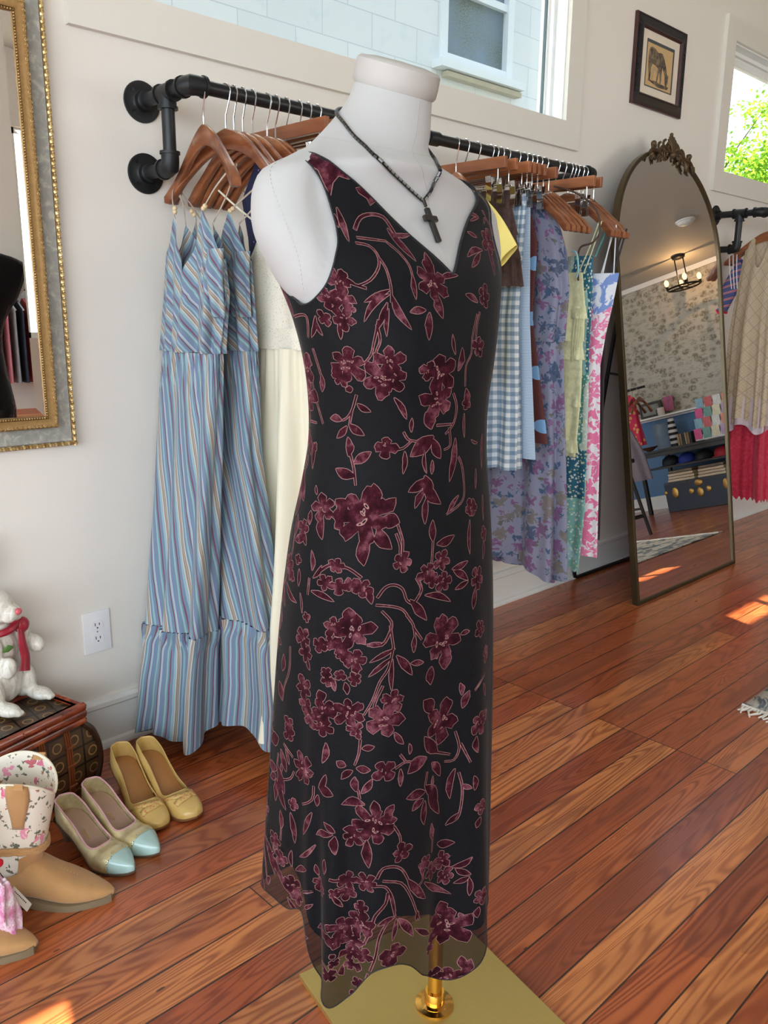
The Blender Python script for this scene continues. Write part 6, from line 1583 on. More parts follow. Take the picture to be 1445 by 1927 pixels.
for hl, to, lb in (((.640, 1.750), (.697, 1.508), 'gold leather pump with aqua pointed toe, tucked against the floral boot'), ((.715, 1.775), (.768, 1.530), 'gold leather pump with aqua pointed toe, between its pair and the yellow pumps')):
    r0, S, sf, pt = pump('brogue_pump', lb, GP, hl, to, st1); brogue(r0, S, pt, .80)
a = N('mustard_leather'); co = a.co(); a.set(a.mix(a.noise(co, 20, 3), C8(190, 152, 82), C8(218, 188, 118)), .34, Coat_Weight=.2); M_MUS = a.m
M_TANL = plain('tan_insole', C8(166, 116, 66), .4, var=.12); M_WOOD = plain('stacked_heel', C8(120, 76, 44), .5)
st2 = dict(point=False, heel=.072, open=.70, cap=1.5, pipe=.0014, mats=dict(upper=M_MUS, cap=M_MUS, pipe=M_MUS, insole=M_TANL, sole=M_WOOD, heel=M_WOOD))
a = N('perforated_strap'); co = a.co(); a.set(a.mix(a.math('LESS_THAN', a.vor(co, 170), .33), C8(206, 172, 104), C8(196, 104, 66)), .45); M_PERF = a.m
for hl, to, lb in (((.846, 1.880), (.818, 1.610), 'mustard round toed pump with crossed straps, left of its pair, by the trunk'), ((.905, 1.862), (.902, 1.592), 'mustard round toed pump with crossed straps, farthest right shoe in the row')):
    r0, S, sf, pt = pump('strap_pump', lb, 'mustard yellow pumps', hl, to, st2)
    for (sa, ua, sb, ub, sg) in ((.60, .25, .80, .8, 1), (.60, .25, .76, .9, -1)):
        b = MB(); rows = []
        for k in range(15):
            t = k/14; s = sa+(sb-sa)*math.sin(t*PI/2); u = ua+(1.0-ua)*min(1, t*1.35); sgn = sg
            if t > .74: u = 1-(t-.74)*1.6; sgn = -sg
            p = Vector(S(*pt(s, sgn, u))); q = Vector(S(*pt(min(s+.065, .97), sgn, u))); rows.append([tuple(p+Vector((0, 0, .0022))), tuple((p+q)/2+Vector((0, 0, .0034))), tuple(q+Vector((0, 0, .0022)))])
        b.grid(rows); so_ = b.go('crossed_strap', M_PERF, r0); m_ = so_.modifiers.new('thick', 'SOLIDIFY'); m_.thickness = .0014
# western boots
a = N('tan_suede'); co = a.co(); a.set(a.mix(a.noise(co, 24, 4, .6), C8(168, 122, 72), C8(198, 152, 100)), .9, Sheen_Weight=.3); a.bump(a.noise(co, 400, 2), .2, .0008); M_SUE = a.m
a = N('rose_print_canvas'); u = a.co('Object'); base = a.mix(a.noise(u, 8, 2), C8(222, 212, 194), C8(236, 228, 212))
m1, c1 = floral(a, u, 26, [(0, C8(226, 146, 170)), (.45, C8(214, 112, 142)), (.75, C8(196, 104, 112))], .33, .2, 5, .9); m2, c2 = floral(a, u, 62, [(0, C8(104, 108, 92)), (.5, C8(126, 116, 100)), (.8, C8(160, 110, 80))], .43, 2.7, 3, 1.2)
c = a.mix(m2, base, c2); c = a.mix(m1, c, c1); a.set(c, .85); M_ROSE = a.m
M_SOLE = plain('taupe_sole', C8(128, 112, 86), .6); M_CRM = plain('cream_binding', C8(232, 222, 200), .7); M_STITCH = plain('tan_thread', C8(214, 172, 112), .7)
def boot(label, heel, toe, lean=0.0):
    h0, f_, r_, L = shoe_frame(heel, toe); root = thing('western_boot', label, 'boot', tuple(h0+f_*L*.5), 'short western boots with rose print shafts')
    S = lambda s, w, z: tuple(h0+f_*s+r_*w+Vector((0, 0, z)))
    # foot: rings across, heel to toe
    st = [(-.002, .004, .030, .060), (.012, .022, .024, .110), (.040, .030, .020, .128), (.075, .031, .018, .128), (.105, .033, .014, .108), (.135, .037, .010, .084), (.165, .040, .008, .066), (.195, .035, .008, .050), (.220, .025, .009, .038), (.240, .014, .010, .028), (.250, .005, .013, .021)]
    sc = L/.25; b = MB(); G_ = []
    X_ = [q[0]*sc for q in st]
    for s in np.concatenate([np.linspace(-.002, .02, 6), np.linspace(.03, .22, 22), np.linspace(.228, .25, 8)])*sc:
        w = float(cinterp(s, X_, [q[1] for q in st])); zb = float(cinterp(s, X_, [q[2] for q in st])); zt = float(cinterp(s, X_, [q[3] for q in st])); row = []
        for k in range(28):
            t = 2*PI*k/28; c_, n_ = math.cos(t), math.sin(t); row.append(S(s, w*math.copysign(abs(c_)**.75, c_), (zb+zt)/2+(zt-zb)/2*math.copysign(abs(n_)**(.85 if n_ > 0 else .45), n_)))
        G_.append(row+[row[0]])
    b.grid(G_); b.add(G_[0][:-1], [tuple(range(28))]); b.add(G_[-1][:-1], [tuple(range(28))]); b.go('foot', M_SUE, root)
    b = MB(); rows = []
    for s in np.linspace(.0, .247, 26)*sc:
        w = float(cinterp(s, X_, [q[1] for q in st]))+.0035; zb = float(cinterp(s, X_, [q[2] for q in st])); zl = 0.0 if s > .10*sc else zb-.012
        zl = max(0.0, min(zl, .0+max(0, (.12*sc-s))*.22)); rows.append([S(s, -w, zb+.006), S(s, w, zb+.006), S(s, w, zl), S(s, -w, zl), S(s, -w, zb+.006)])
    b.grid(rows); b.add(rows[-1][:4], [(0, 1, 2, 3)]); b.add(rows[0][:4], [(0, 1, 2, 3)]); b.go('sole', M_SOLE, root, sharp=30)
    b = MB(); pr = [[S(.034*sc+rx*math.cos(t), ry*math.sin(t), z) for t in [2*PI*q/20 for q in range(20)]] for z, rx, ry in ((.026, .036, .028), (.012, .031, .025), (.0, .028, .023))]
    b.grid([r__+[r__[0]] for r__ in pr]); b.add(pr[-1], [tuple(range(20))]); b.go('heel', plain('stacked_boot_heel', C8(110, 84, 58), .6), root)
    # shaft: flaring tube, scalloped top; front and back dip, sides rise
    def sh(t, v, off=0.0):
        top = .262+.045*abs(math.sin(t))**1.5-.012*abs(math.cos(t))**6; z0 = .082; z = z0+(top-z0)*v
        k = (z-z0)/.19; rx = .052+.038*min(k, 1)**.8+off; ry = .035+.024*k+off
        cx_ = .056*sc+.016*k-lean*k
        return S(cx_+rx*math.cos(t), ry*math.sin(t)*(1+.04*math.sin(3*t+5*k)), z+.003*math.sin(5*t+8*k)*(1-k))
    b = MB(); TT = [2*PI*k/64 for k in range(65)]; b.grid([[sh(t, v) for v in np.linspace(0, 1, 28)] for t in TT]); o = b.go('shaft', M_ROSE, root); m_ = o.modifiers.new('thick', 'SOLIDIFY'); m_.thickness = .0028; m_.offset = -1
    b = MB(); b.tube([sh(t, 1, -.001) for t in TT[:-1]], .0026, 6, closed=True); b.go('top_binding', M_CRM, root)
    for t0 in (PI/2-.38, -PI/2+.38):
        b = MB(); b.grid([[tuple(Vector(sh(t0+dt*(1+.25*math.sin(v*9)), v, .0020))) for v in np.linspace(.52, 1.0, 12)] for dt in (-.20, -.10, 0, .10, .20)]); q = b.go('pull_strap', M_SUE, root); m_ = q.modifiers.new('thick', 'SOLIDIFY'); m_.thickness = .002
        b = MB(); b.grid([[tuple(Vector(p_)+f_*w_) for w_ in (-.011, 0, .011)] for p_ in smoothpath([sh(t0, .96, .004), tuple(Vector(sh(t0, 1, .002))+Vector((0, 0, .004))), sh(t0, .96, -.006)], 4)]); b.go('pull_loop', M_SUE, root)
    # suede saddle over the instep and ankle, braided harness
    b = MB(); b.grid([[tuple(Vector(sh(t, v*(.30-.10*abs(t)**2), .0022))) for v in np.linspace(0, 1, 8)] for t in np.linspace(-1.15, 1.15, 22)]); b.go('ankle_saddle', M_SUE, root)
    b = MB()
    for ph in (0, 2.1, 4.2): b.tube([tuple(Vector(sh(t, .285+.018*math.sin(t), .005))+Vector((0, 0, .0045*math.sin(7*t+ph)))+r_*.0) for t in TT[:-1]], .0045, 7, closed=True)
    b.go('braided_harness', M_SUE, root)
    b = MB()
    for k in range(6): 
        s = (.150+.006*k)*sc; w = .016+.002*k; zt = float(cinterp(s, X_, [q[3] for q in st]))
        b.tube([S(s-.012, -w, zt-.004-.2*w*w/.02), S(s, 0, zt+.0006), S(s-.012, w, zt-.004-.2*w*w/.02)], .0007, 5)
    b.go('toe_stitching', M_STITCH, root)
    return root
boot('tan suede boot with rose print shaft, standing next to the gold pumps', (.438, 1.650), (.634, 1.474))
boot('tan suede boot with rose print shaft, cut off by the left edge of the photo', (.262, 1.614), (.458, 1.436), .01)
# crocheted flower piece, red rose, paper tag lying on the near boot
a = N('crochet_yarn'); co = a.co(); a.set(a.ramp(a.noise(co, 45, 3), [(.35, C8(206, 120, 160)), (.52, C8(236, 190, 214)), (.65, C8(246, 240, 244))]), .9, Sheen_Weight=.4); a.bump(a.vor(co, 260), .8, .002); M_CRO = a.m
cr = thing('crocheted_flower', 'pink and white crocheted yarn flower draped on the near boot, left edge', 'crochet', (.415, 1.49, .09))
for k in range(4):
    b = MB(); rows = []
    for i in range(26):
        t = i/25; c0 = Vector((.412+.004*k+.012*t, 1.500-.006*k-.02*t, .150-.115*t-.004*k)); w = .020*math.sin(PI*(.12+.8*t))+.004
        rows.append([tuple(c0+Vector((.78, .55, 0))*(w*q)+Vector((.3, -.5, .1))*(.006*math.sin(9*t+5*q+k))) for q in np.linspace(-1, 1, 9)])
    b.grid(rows); o = b.go('petal', M_CRO, cr); m_ = o.modifiers.new('thick', 'SOLIDIFY'); m_.thickness = .007; s_ = o.modifiers.new('sub', 'SUBSURF'); s_.levels = 1; s_.render_levels = 1
rs = thing('fabric_rose', 'small deep red fabric rose above the crocheted flower, left edge', 'artificial flower', (.415, 1.50, .15))
b = MB()
for k in range(16): t = k*2.4; r = .0018*k**.8; b.ball((.412+r*math.cos(t), 1.508+r*math.sin(t)*.6, .168+r*.7*math.sin(t*1.3)), (.0085, .0075, .0085), 8)
b.go('petal_cluster', plain('rose_red', C8(196, 16, 44), .7), rs)
tg = thing('paper_tag', 'white paper price tag with dark print hanging between the two boots', 'tag', (.455, 1.50, .08))
A_ = Vector((.441, 1.500, .106)); dirt = (Vector((.470, 1.500, .050))-A_); wv = Vector((.0068, .0048, .0024))
MB().add([tuple(A_-wv), tuple(A_+wv), tuple(A_+dirt+wv), tuple(A_+dirt-wv)], [(0, 1, 2, 3)]).go('card', plain('tag_paper', C8(226, 222, 214), .7), tg, smooth=False)
bpy.data.objects[tg.children[0].name].modifiers.new('thick', 'SOLIDIFY').thickness = .0006
b = MB(); nn = dirt.cross(wv).normalized(); nn = nn if nn.y < 0 else -nn
for k in range(9): c0 = A_+dirt*(.12+.075*k)+wv*.25+nn*.0009; b.add([tuple(c0-wv*.14), tuple(c0+wv*.14), tuple(c0+wv*.14+dirt*.045), tuple(c0-wv*.14+dirt*.045)], [(0, 1, 2, 3)])
b.go('printed_marks', plain('ink', C8(24, 24, 26), .7), tg, smooth=False)
b = MB(); b.tube(smoothpath([(.425, 1.52, .150), (.433, 1.508, .130), tuple(A_)], 4), .0009, 5); b.go('string', plain('string_dark', C8(60, 50, 44), .8), tg)
# woven runner
a = N('woven_runner'); co = a.co(); x, y, z = a.sep(co); mg = a.ramp(a.noise(a.mapp(co, (3, 5, 1)), 2.2, 4, .6, 1.5), [(.45, C8(104, 114, 122)), (.52, C8(206, 202, 192))])
a.set(a.mix(a.math('MULTIPLY', a.math('SINE', a.math('MULTIPLY', x, 900)), .12), mg, C8(80, 88, 96)), .95); a.bump(a.noise(co, 300, 2), .5, .002); M_RUG = a.m
rg_ = thing('area_rug', 'grey and cream woven rug with fringed ends at the right edge of the floor', 'rug', (4.0, .5, 0))
b = MB(); rnd = random.Random(5); x0, x1, y0, y1 = 2.50, 5.42, -.05, .955
rows = [[(x, y, .0045+.002*math.sin(9*y+x)*(1 if .02 < (x-x0) < 2.85 else 0)) for y in np.linspace(y0, y1, 24)] for x in np.linspace(x0, x1, 40)]
b.grid(rows); o = b.go('woven_field', M_RUG, rg_); m_ = o.modifiers.new('thick', 'SOLIDIFY'); m_.thickness = .004
for xe, sg in ((x0, -1), (x1, 1)):
    n_ = 90; b = MB()
    for k in range(n_):
        y = y0+(y1-y0)*(k+.5)/n_+rnd.uniform(-.003, .003); L_ = rnd.uniform(.035, .06); b.tube([(xe-sg*.004, y, .006), (xe+sg*L_*.5, y+rnd.uniform(-.01, .01), .007), (xe+sg*L_, y+rnd.uniform(-.015, .015), .004)], [.0045, .004, .0025], 5)
    b.tube([(xe, y, .006+.002*math.sin(40*y)) for y in np.linspace(y0, y1, 50)], .006, 6)
    b.go('fringe', plain('fringe_cotton', C8(226, 222, 212), .95), rg_)
# ================================================================== SECOND RACK'S CLOTHES (right edge)
put_hanger('w', 4.47, .02, 'wooden hanger of the sheer tan plaid blouse, top right edge', 'hangers on the second rack')
put_hanger('w', 4.52, .02, 'dark wooden hanger of the striped knit top behind the arched mirror edge', 'hangers on the second rack')
a = N('tan_plaid_chiffon'); u = a.co('UV'); x, y, z = a.sep(u); d1 = a.math('ADD', x, y); d2 = a.math('SUBTRACT', x, y)
def lines(v, p, w): return a.math('LESS_THAN', a.math('FRACT', a.math('DIVIDE', a.math('ADD', v, 9.0), p)), w)
k = a.math('MAXIMUM', a.math('MULTIPLY', a.math('MAXIMUM', lines(d1, .075, .09), lines(d2, .075, .09)), .45), a.math('MULTIPLY', a.math('MAXIMUM', lines(d1, .018, .15), lines(d2, .018, .15)), .30))
c = a.mix(k, a.mix(a.noise(u, 8, 3), C8(214, 194, 162), C8(228, 212, 184)), C8(160, 134, 112)); a.set(c, .8); tr = a.n('ShaderNodeBsdfTranslucent'); a.l(c, tr.inputs[0]); mx = a.n('ShaderNodeMixShader'); mx.inputs[0].default_value = .25
a.l(a.b.outputs[0], mx.inputs[1]); a.l(tr.outputs[0], mx.inputs[2]); a.l(mx.outputs[0], a.out.inputs[0]); M_TPL = a.m
root = thing('plaid_blouse', 'sheer tan plaid sleeveless long blouse with V neck over a crimson skirt, right edge', 'blouse', (4.47, RY, 1.5))
cloth('body', [[.66, 4.455, .055, 1.862, .118], [.9, 4.46, .05, 1.872, .116], [1.15, 4.465, .04, 1.885, .108], [1.38, 4.47, .03, 1.885, .098], [1.50, 4.47, .024, 1.88, .092], [1.585, 4.47, .018, 1.875, .085], [1.64, 4.47, .012, 1.865, .065]], M_TPL, root, folds=((6, .45), (10, .35)), seed=31, nth=160, nz=70, zr=(.63, 1.64),
      top=lambda TH: 1.625-.16*np.exp(-(np.sin(TH)/.38)**2)*(np.cos(TH) < .2)-.06*np.abs(np.sin(TH))**6, bot=lambda TH: .67+.025*np.cos(4*TH), ruffle=.012)
cloth('hem_underlayer', [[.63, 4.455, .050, 1.862, .112], [.80, 4.458, .046, 1.868, .110]], plain('sheer_mauve', C8(206, 190, 196), .8), root, folds=((6, .45), (10, .35)), seed=31, bot=lambda TH: .635+.025*np.cos(4*TH), nz=12, zr=(.63, 1.64))
a = N('crimson_lace_skirt'); co = a.co(); x, y, z = a.sep(co); bandk = a.math('MAXIMUM', a.math('MULTIPLY', a.math('GREATER_THAN', z, .475), a.math('LESS_THAN', z, .525)), a.math('LESS_THAN', z, .30)); v_ = a.vor(co, 70)
a.set(a.mix(a.math('MULTIPLY', bandk, v_), C8(176, 2, 42), C8(206, 46, 80)), .7, Sheen_Weight=.2); a.bump(a.math('MULTIPLY', bandk, v_), .6, .004); M_CRI = a.m
root = thing('crimson_skirt', 'long crimson tiered lace skirt hanging below the plaid blouse', 'skirt', (4.50, RY, .9))
cloth('skirt_body', [[.255, 4.50, .065, 1.845, .14], [.5, 4.50, .055, 1.86, .13], [.8, 4.51, .035, 1.87, .12], [1.2, 4.52, .022, 1.88, .09]], M_CRI, root, folds=((6, .45), (11, .3)), seed=41, nth=160, nz=60, bot=lambda TH: .255+.01*np.cos(30*TH))
a = N('striped_knit'); co = a.co(); x, y, z = a.sep(co); s_ = a.math('ADD', z, a.math('MULTIPLY', y, .35)); fr = a.math('FRACT', a.math('DIVIDE', s_, .034))
a.set(a.ramp(fr, [(0, C8(84, 92, 142)), (.42, C8(206, 176, 186)), (.5, C8(196, 48, 72)), (.62, C8(206, 176, 186)), (.7, C8(84, 92, 142))], 'CONSTANT'), .85); M_KNI = a.m
M_RIB = plain('red_rib', C8(206, 24, 56), .8)
root = thing('knit_shirt', 'blue red and white striped knit top beside the arched mirror', 'top', (4.385, 1.9, 1.4))
cloth('body', [[1.05, 4.54, .018, 1.88, .09], [1.3, 4.54, .02, 1.88, .10], [1.48, 4.54, .018, 1.88, .12], [1.56, 4.54, .012, 1.87, .10]], M_KNI, root, folds=((5, .3),), seed=2)
for sy, lab in ((-1, 'near'), (1, 'far')):
    b = MB(); A0 = Vector((4.50, 1.88+sy*.10, 1.49)); D_ = Vector((-.05, sy*.075, -.21))
    b.grid([[tuple(A0+D_*v+Vector((.030*math.cos(t), sy*.028*math.sin(t), .035*math.sin(t)))*(1+.1*v)) for v in np.linspace(0, 1, 8)] for t in [2*PI*k/24 for k in range(25)]]); b.go('sleeve', M_KNI, root)
    b = MB(); b.tube([tuple(A0+D_*1.02+Vector((.033*math.cos(t), sy*.031*math.sin(t), .0385*math.sin(t)))) for t in [2*PI*k/24 for k in range(24)]], .006, 6, closed=True); b.go('cuff', M_RIB, root)
for k in range(3): strap(root, [(4.44, 1.995+.02*k, 1.535), (4.435, 1.985+.018*k, 1.45), (4.43, 1.97+.015*k, 1.36)], .0028, M_WHS, 'hanging_ribbon')

# ================================================================== FAR END OF THE SHOP (seen in the arched mirror)
M_BLK = plain('black_wood', C8(24, 22, 22), .45)
dk = thing('console_desk', 'black wooden console table against the blue and toile wall, seen in the arched mirror', 'table', (8.0, -.05, 0))
MB().box((8.00, -.02, .632), (.62, 1.72, .026), bev=.003).go('tabletop', M_BLK, dk, smooth=False); MB().box((8.02, -.02, .455), (.52, 1.62, .02)).go('shelf', M_BLK, dk, smooth=False)
for x in (7.72, 8.28):
    for y in (-.85, .80): MB().box((x, y, .31), (.035, .035, .62)).go('leg', M_BLK, dk, smooth=False)
MB().box((7.715, -.02, .60), (.02, 1.66, .045)).go('apron', M_BLK, dk, smooth=False)
tk = thing('steamer_trunk', 'dark navy steamer trunk with brass corners under the console table', 'trunk', (7.9, -.2, 0))
MB().box((7.90, -.17, .148), (.40, .94, .296), bev=.006).go('body', plain('navy_trunk', C8(28, 40, 58), .5, var=.3), tk, smooth=False)
M_BRS2 = plain('old_brass', C8(170, 132, 70), .4, .8, var=.3)
for y, z, r in ((-.53, .19, (.008, .035, .055)), (-.27, .255, (.012, .045, .035)), (-.27, .16, (.010, .036, .05)), (-.18, .18, (.008, .028, .03)), (-.36, .18, (.008, .028, .03)), (.0, .2, (.008, .035, .055)), (-.63, .20, (.01, .02, .025))): MB().ball((7.698, y, z), r, 10).go('brass_fitting', M_BRS2, tk)
b = MB()
for z in (.285, .012): 
    for k in range(46): b.ball((7.699, -.63+.02*k, z), .003, 5)
b.go('rivets', M_BRS2, tk)
for j, (y, lab) in enumerate(((-.46, 'left'), (-.14, 'right'))):
    for k in range(4):
        b = MB(); b.box((7.86, y+.004*(k % 2), .296+.014+.029*k), (.26, .29-.01*k, .026), bev=.010); o = b.go('folded_shirt', plain('oatmeal_jersey', C8(204, 188, 164), .9) if k < 3 else plain('oatmeal_printed', C8(120, 108, 96), .9, var=.7, scale=26))
        tag(o, ['lowest', 'second', 'third', 'top printed'][k]+' folded oatmeal shirt of the %s stack on the navy trunk' % lab, 'shirt', 'folded shirts')
M_CAPB = plain('cap_blue', C8(32, 50, 140), .7); M_CAPK = plain('cap_black', C8(24, 24, 28), .7); M_CAPR = plain('cap_red', C8(168, 28, 44), .7)
for y, m, lab in ((-.62, M_CAPK, 'black baseball cap at the left end of the console shelf'), (-.44, M_CAPB, 'royal blue baseball cap on the console shelf'), (-.26, M_CAPK, 'black baseball cap between the blue and the red one'), (-.06, M_CAPR, 'red baseball cap on the console shelf')):
    t = thing('baseball_cap', lab, 'cap', (7.88, y, .465)); b = MB(); b.lathe([(.088, .466), (.089, .50), (.078, .535), (.045, .560), (.001, .566)], (7.90, y, 0), 20); b.go('crown', m, t)
    b = MB(); b.prism([(.085*math.cos(t_)*1.0, .08*math.sin(t_)) for t_ in [PI/2+PI*k/12 for k in range(13)]], .468, .474, f=lambda p, q, h: (7.84+p*1.1, y+q, h)); b.go('brim', m, t)
# greeting card rack
cr_ = thing('card_rack', 'tiered white greeting card rack on the console table, seen in the mirror', 'card rack', (8.0, -.1, .645))
b = MB(); b.box((8.13, -.10, .84), (.02, .46, .42))
for k in range(4): b.box((7.94+.05*k, -.10, .70+.10*k), (.02, .46, .012)); b.box((7.93+.05*k, -.10, .66+.10*k+.012), (.004, .46, .035))
b.go('stand', plain('card_rack_white', C8(226, 224, 220), .5), cr_, smooth=False)
cc = [(236, 96, 150), (238, 236, 226), (226, 200, 90), (120, 168, 160), (222, 148, 120), (150, 190, 210), (236, 220, 190), (90, 130, 96), (214, 110, 110), (190, 160, 200)]; rnd = random.Random(2)
for k in range(4):
    for j in range(5):
        y = -.29+.092*j; z = .665+.10*k; x = 7.925+.05*k
        col = cc[(k*5+j*3) % 10] if not (k == 0 and j == 0) else cc[0]
        b = MB(); b.box((x, y, z+.055), (.003, .078, .105)); a_ = plain('card_%d' % ((k*5+j*3) % 10 if not (k == 0 and j == 0) else 0), C8(*col), .6, var=.35, scale=60)
        tag(b.go('greeting_card', a_, smooth=False), ['pink', 'white', 'yellow', 'green', 'orange', 'pale blue', 'cream', 'dark green', 'coral', 'lilac'][(k*5+j*3) % 10 if not (k == 0 and j == 0) else 0]+' greeting card in row %s of the card rack, column %s from the left' % (['one', 'two', 'three', 'four'][k], ['one', 'two', 'three', 'four', 'five'][j]), 'card', 'greeting cards')
for k in range(6):
    o = MB().box((8.08, -.56+.027*k, .645+.06), (.11, .022, .12), bev=.002).go('notebook', plain('book_%d' % (k % 3), C8(*[(176, 150, 118), (150, 124, 94), (60, 62, 66)][k % 3]), .6), smooth=False); tag(o, ['tan', 'brown', 'dark grey'][k % 3]+' slim book standing on the console, number %s from the left of its row' % ['one', 'two', 'three', 'four', 'five', 'six'][k], 'book', 'books on the console')
gl = N('clear_plastic'); gl.set(C8(190, 205, 215), .1, Transmission_Weight=.6, IOR=1.3, Alpha=.55); 
tag(MB().box((8.12, -.78, .78), (.10, .13, .27), bev=.015).go('acrylic_bag', gl.m), 'clear acrylic display box with small items on the console', 'box')
a = N('black_white_bands'); x, y, z = a.sep(a.co()); a.set(a.mix(a.math('GREATER_THAN', a.math('FRACT', a.math('MULTIPLY', z, 17)), .5), C8(22, 22, 24), C8(228, 228, 230)), .6)
tag(MB().lathe([(.045, .645), (.048, .80), (.035, .90), (.03, .94)], (8.10, -.64, 0), 16).go('striped_vase', a.m), 'black and white striped vase on the console', 'vase')
tag(MB().lathe([(.02, .645), (.03, .650), (.085, .685), (.090, .690), (.080, .688), (.028, .655)], (7.82, -.78, 0), 24).go('wooden_bowl', plain('bowl_wood', C8(120, 82, 54), .5)), 'shallow wooden bowl at the left end of the console', 'bowl')
# on the chair rail ledge
quadbox('trim_3', XR-.14, XR-.04, -1.22, 1.5, .985, 1.003, M_BASE)
f = thing('framed_photo', 'black framed picture on the white ledge, seen in the arched mirror', 'picture', (8.27, -.92, 1.0)); MB().box((8.275, -.93, 1.085), (.016, .26, .165)).go('frame', M_BLK, f, smooth=False); MB().box((8.265, -.93, 1.085), (.004, .20, .11)).go('print', plain('photo_grey', C8(130, 134, 130), .6, var=.5, scale=30), f, smooth=False)
mg = thing('mug', 'white mug with black pattern on the white ledge', 'mug', (8.25, -.80, 1.0)); b = MB(); b.lathe([(.034, 1.004), (.037, 1.01), (.038, 1.085), (.035, 1.085), (.033, 1.02), (.001, 1.015)], (8.24, -.80, 0), 20); b.go('cup', plain('mug_white', C8(232, 232, 230), .3, var=.2, scale=40), mg); b = MB(); b.tube([(8.24, -.80-.036-.022*math.sin(t), 1.047+.022*math.cos(t)) for t in np.linspace(0, PI, 9)], .005, 6); b.go('handle', M_BLK, mg)
tag(MB().box((8.27, -.715, 1.11), (.006, .11, .15)).go('postcard', plain('poster_pinkblue', C8(170, 90, 130), .6, var=.6, scale=20), smooth=False), 'pink and blue card standing on the ledge right of the mug', 'card')
# garment stand with red garment, grey jacket, stool
sd = thing('garment_stand', 'small dark clothes stand near the far wall, left side of the mirror view', 'clothes rack', (7.5, -.9, 0))
b = MB(); b.tube([(7.5, -1.5, 1.285), (7.5, -.52, 1.285)], .012, 10); b.tube([(7.5, -1.45, 0.01), (7.5, -1.45, 1.28)], .012, 8); b.tube([(7.5, -.98, 0.01), (7.5, -.98, 1.28)], .010, 8); b.box((7.5, -1.45, .01), (.5, .03, .02)); b.box((7.5, -.98, .01), (.5, .03, .02)); b.go('stand_frame', M_STL, sd)
a = N('magenta_gold_print'); co = a.co(); a.set(a.mix(a.math('LESS_THAN', a.vor(co, 18), .30), C8(192, 30, 74), C8(214, 150, 90)), .7); 
rt = thing('magenta_dress', 'magenta garment with gold flowers on the far clothes stand', 'dress', (7.5, -.8, 1.2)); o = cloth('body', [[.72, 7.5, .05, -.77, .14], [1.0, 7.5, .04, -.77, .12], [1.2, 7.5, .03, -.75, .10], [1.245, 7.5, .01, -.74, .03]], a.m, rt, folds=((5, .4),), seed=1)
for k in range(4): put_hanger('w', 7.5, PI/2, 'small dark hanger on the far clothes stand, %s from its free end' % ['first', 'second', 'third', 'fourth'][k], 'hangers on the far stand', dz=-.445, y=-.60-.07*k)
rt = thing('grey_jacket', 'grey woven jacket hanging low in front of the far stand', 'jacket', (6.8, -.35, .6)); cloth('body', [[.40, 6.8, .05, -.34, .11], [.65, 6.8, .05, -.36, .10], [.86, 6.8, .035, -.40, .06], [.93, 6.8, .01, -.42, .02]], plain('grey_tweed', C8(120, 112, 120), .9, var=.4, scale=90), rt, folds=((5, .4),), seed=5)
st_ = thing('wooden_stool', 'tall black stool standing at the end of the rug, seen in the mirror', 'stool', (5.62, -.02, 0))
MB().box((5.62, .07, .60), (.32, .32, .035), bev=.01).go('seat', M_BLK, st_, smooth=False)
for sx in (-1, 1):
    for sy in (-1, 1): b = MB(); b.tube([(5.62+sx*.11, .07+sy*.11, .59), (5.62+sx*.16, .07+sy*.17, .008)], .014, 8); b.go('leg', M_BLK, st_)
b = MB()
for s in (-1, 1): b.tube([(5.62-.145, .07+s*.15, .16), (5.62+.145, .07+s*.15, .16)], .009, 6); b.tube([(5.62+s*.145, .07-.15, .22), (5.62+s*.145, .07+.15, .22)], .009, 6)
b.go('rung', M_BLK, st_)
# ceiling lamps
CX, CY = 7.96, -.15; CZ = ceil_z(CX)
ch = thing('chandelier', 'black ring chandelier with amber bulbs glowing in the arched mirror', 'ceiling lamp', (CX, CY, CZ)); M_IRON = plain('black_iron_lamp', C8(22, 20, 19), .5, .5)
MB().lathe([(.062, -.002), (.062, -.022), (.05, -.03), (.001, -.032)], (CX, CY, CZ), 24).go('canopy', M_IRON, ch)
b = MB(); zr = CZ-.31; rr_c = .155
for s in (-1, 1): b.tube([(CX, CY+s*.045, CZ-.02), (CX, CY+s*.045, CZ-.06), (CX, CY+s*.045, zr)], .006, 8)
b.go('hanging_rod', M_IRON, ch)
b = MB(); b.tube([(CX+rr_c*math.cos(t), CY+rr_c*math.sin(t), zr) for t in [2*PI*k/40 for k in range(40)]], .009, 8, closed=True); b.tube([(CX, CY-rr_c, zr), (CX, CY+rr_c, zr)], .007, 8); b.tube([(CX-rr_c, CY, zr), (CX+rr_c, CY, zr)], .007, 8); b.go('ring', M_IRON, ch)
e = N('amber_bulb'); em = e.n('ShaderNodeEmission'); em.inputs[0].default_value = (1, .62, .26, 1); em.inputs[1].default_value = 3.2; e.l(em.outputs[0], e.out.inputs[0]); M_BULB = e.m
for k in range(4):
    t = PI/4+k*PI/2+.2; x, y = CX+rr_c*math.cos(t), CY+rr_c*math.sin(t)
    b = MB(); b.lathe([(.014, zr), (.014, zr+.035)], (x, y, 0), 12); sk = b.go('socket', M_IRON, ch); MB().ball((x, y, zr+.070), (.022, .022, .034), 12).go('bulb', M_BULB, sk)
pl = bpy.data.lights.new('chandelier_glow', 'POINT'); pl.energy = 4.5; pl.color = (1, .56, .24); pl.shadow_soft_size = 0.0; po = bpy.data.objects.new('chandelier_glow', pl); COL.objects.link(po); po.location = (CX, CY, zr+.11)
SX, SY = 7.22, .33; SZ = ceil_z(SX); sm_ = thing('flush_light', 'small white flush dome light on the sloping ceiling, seen in the arched mirror', 'ceiling lamp', (SX, SY, SZ))
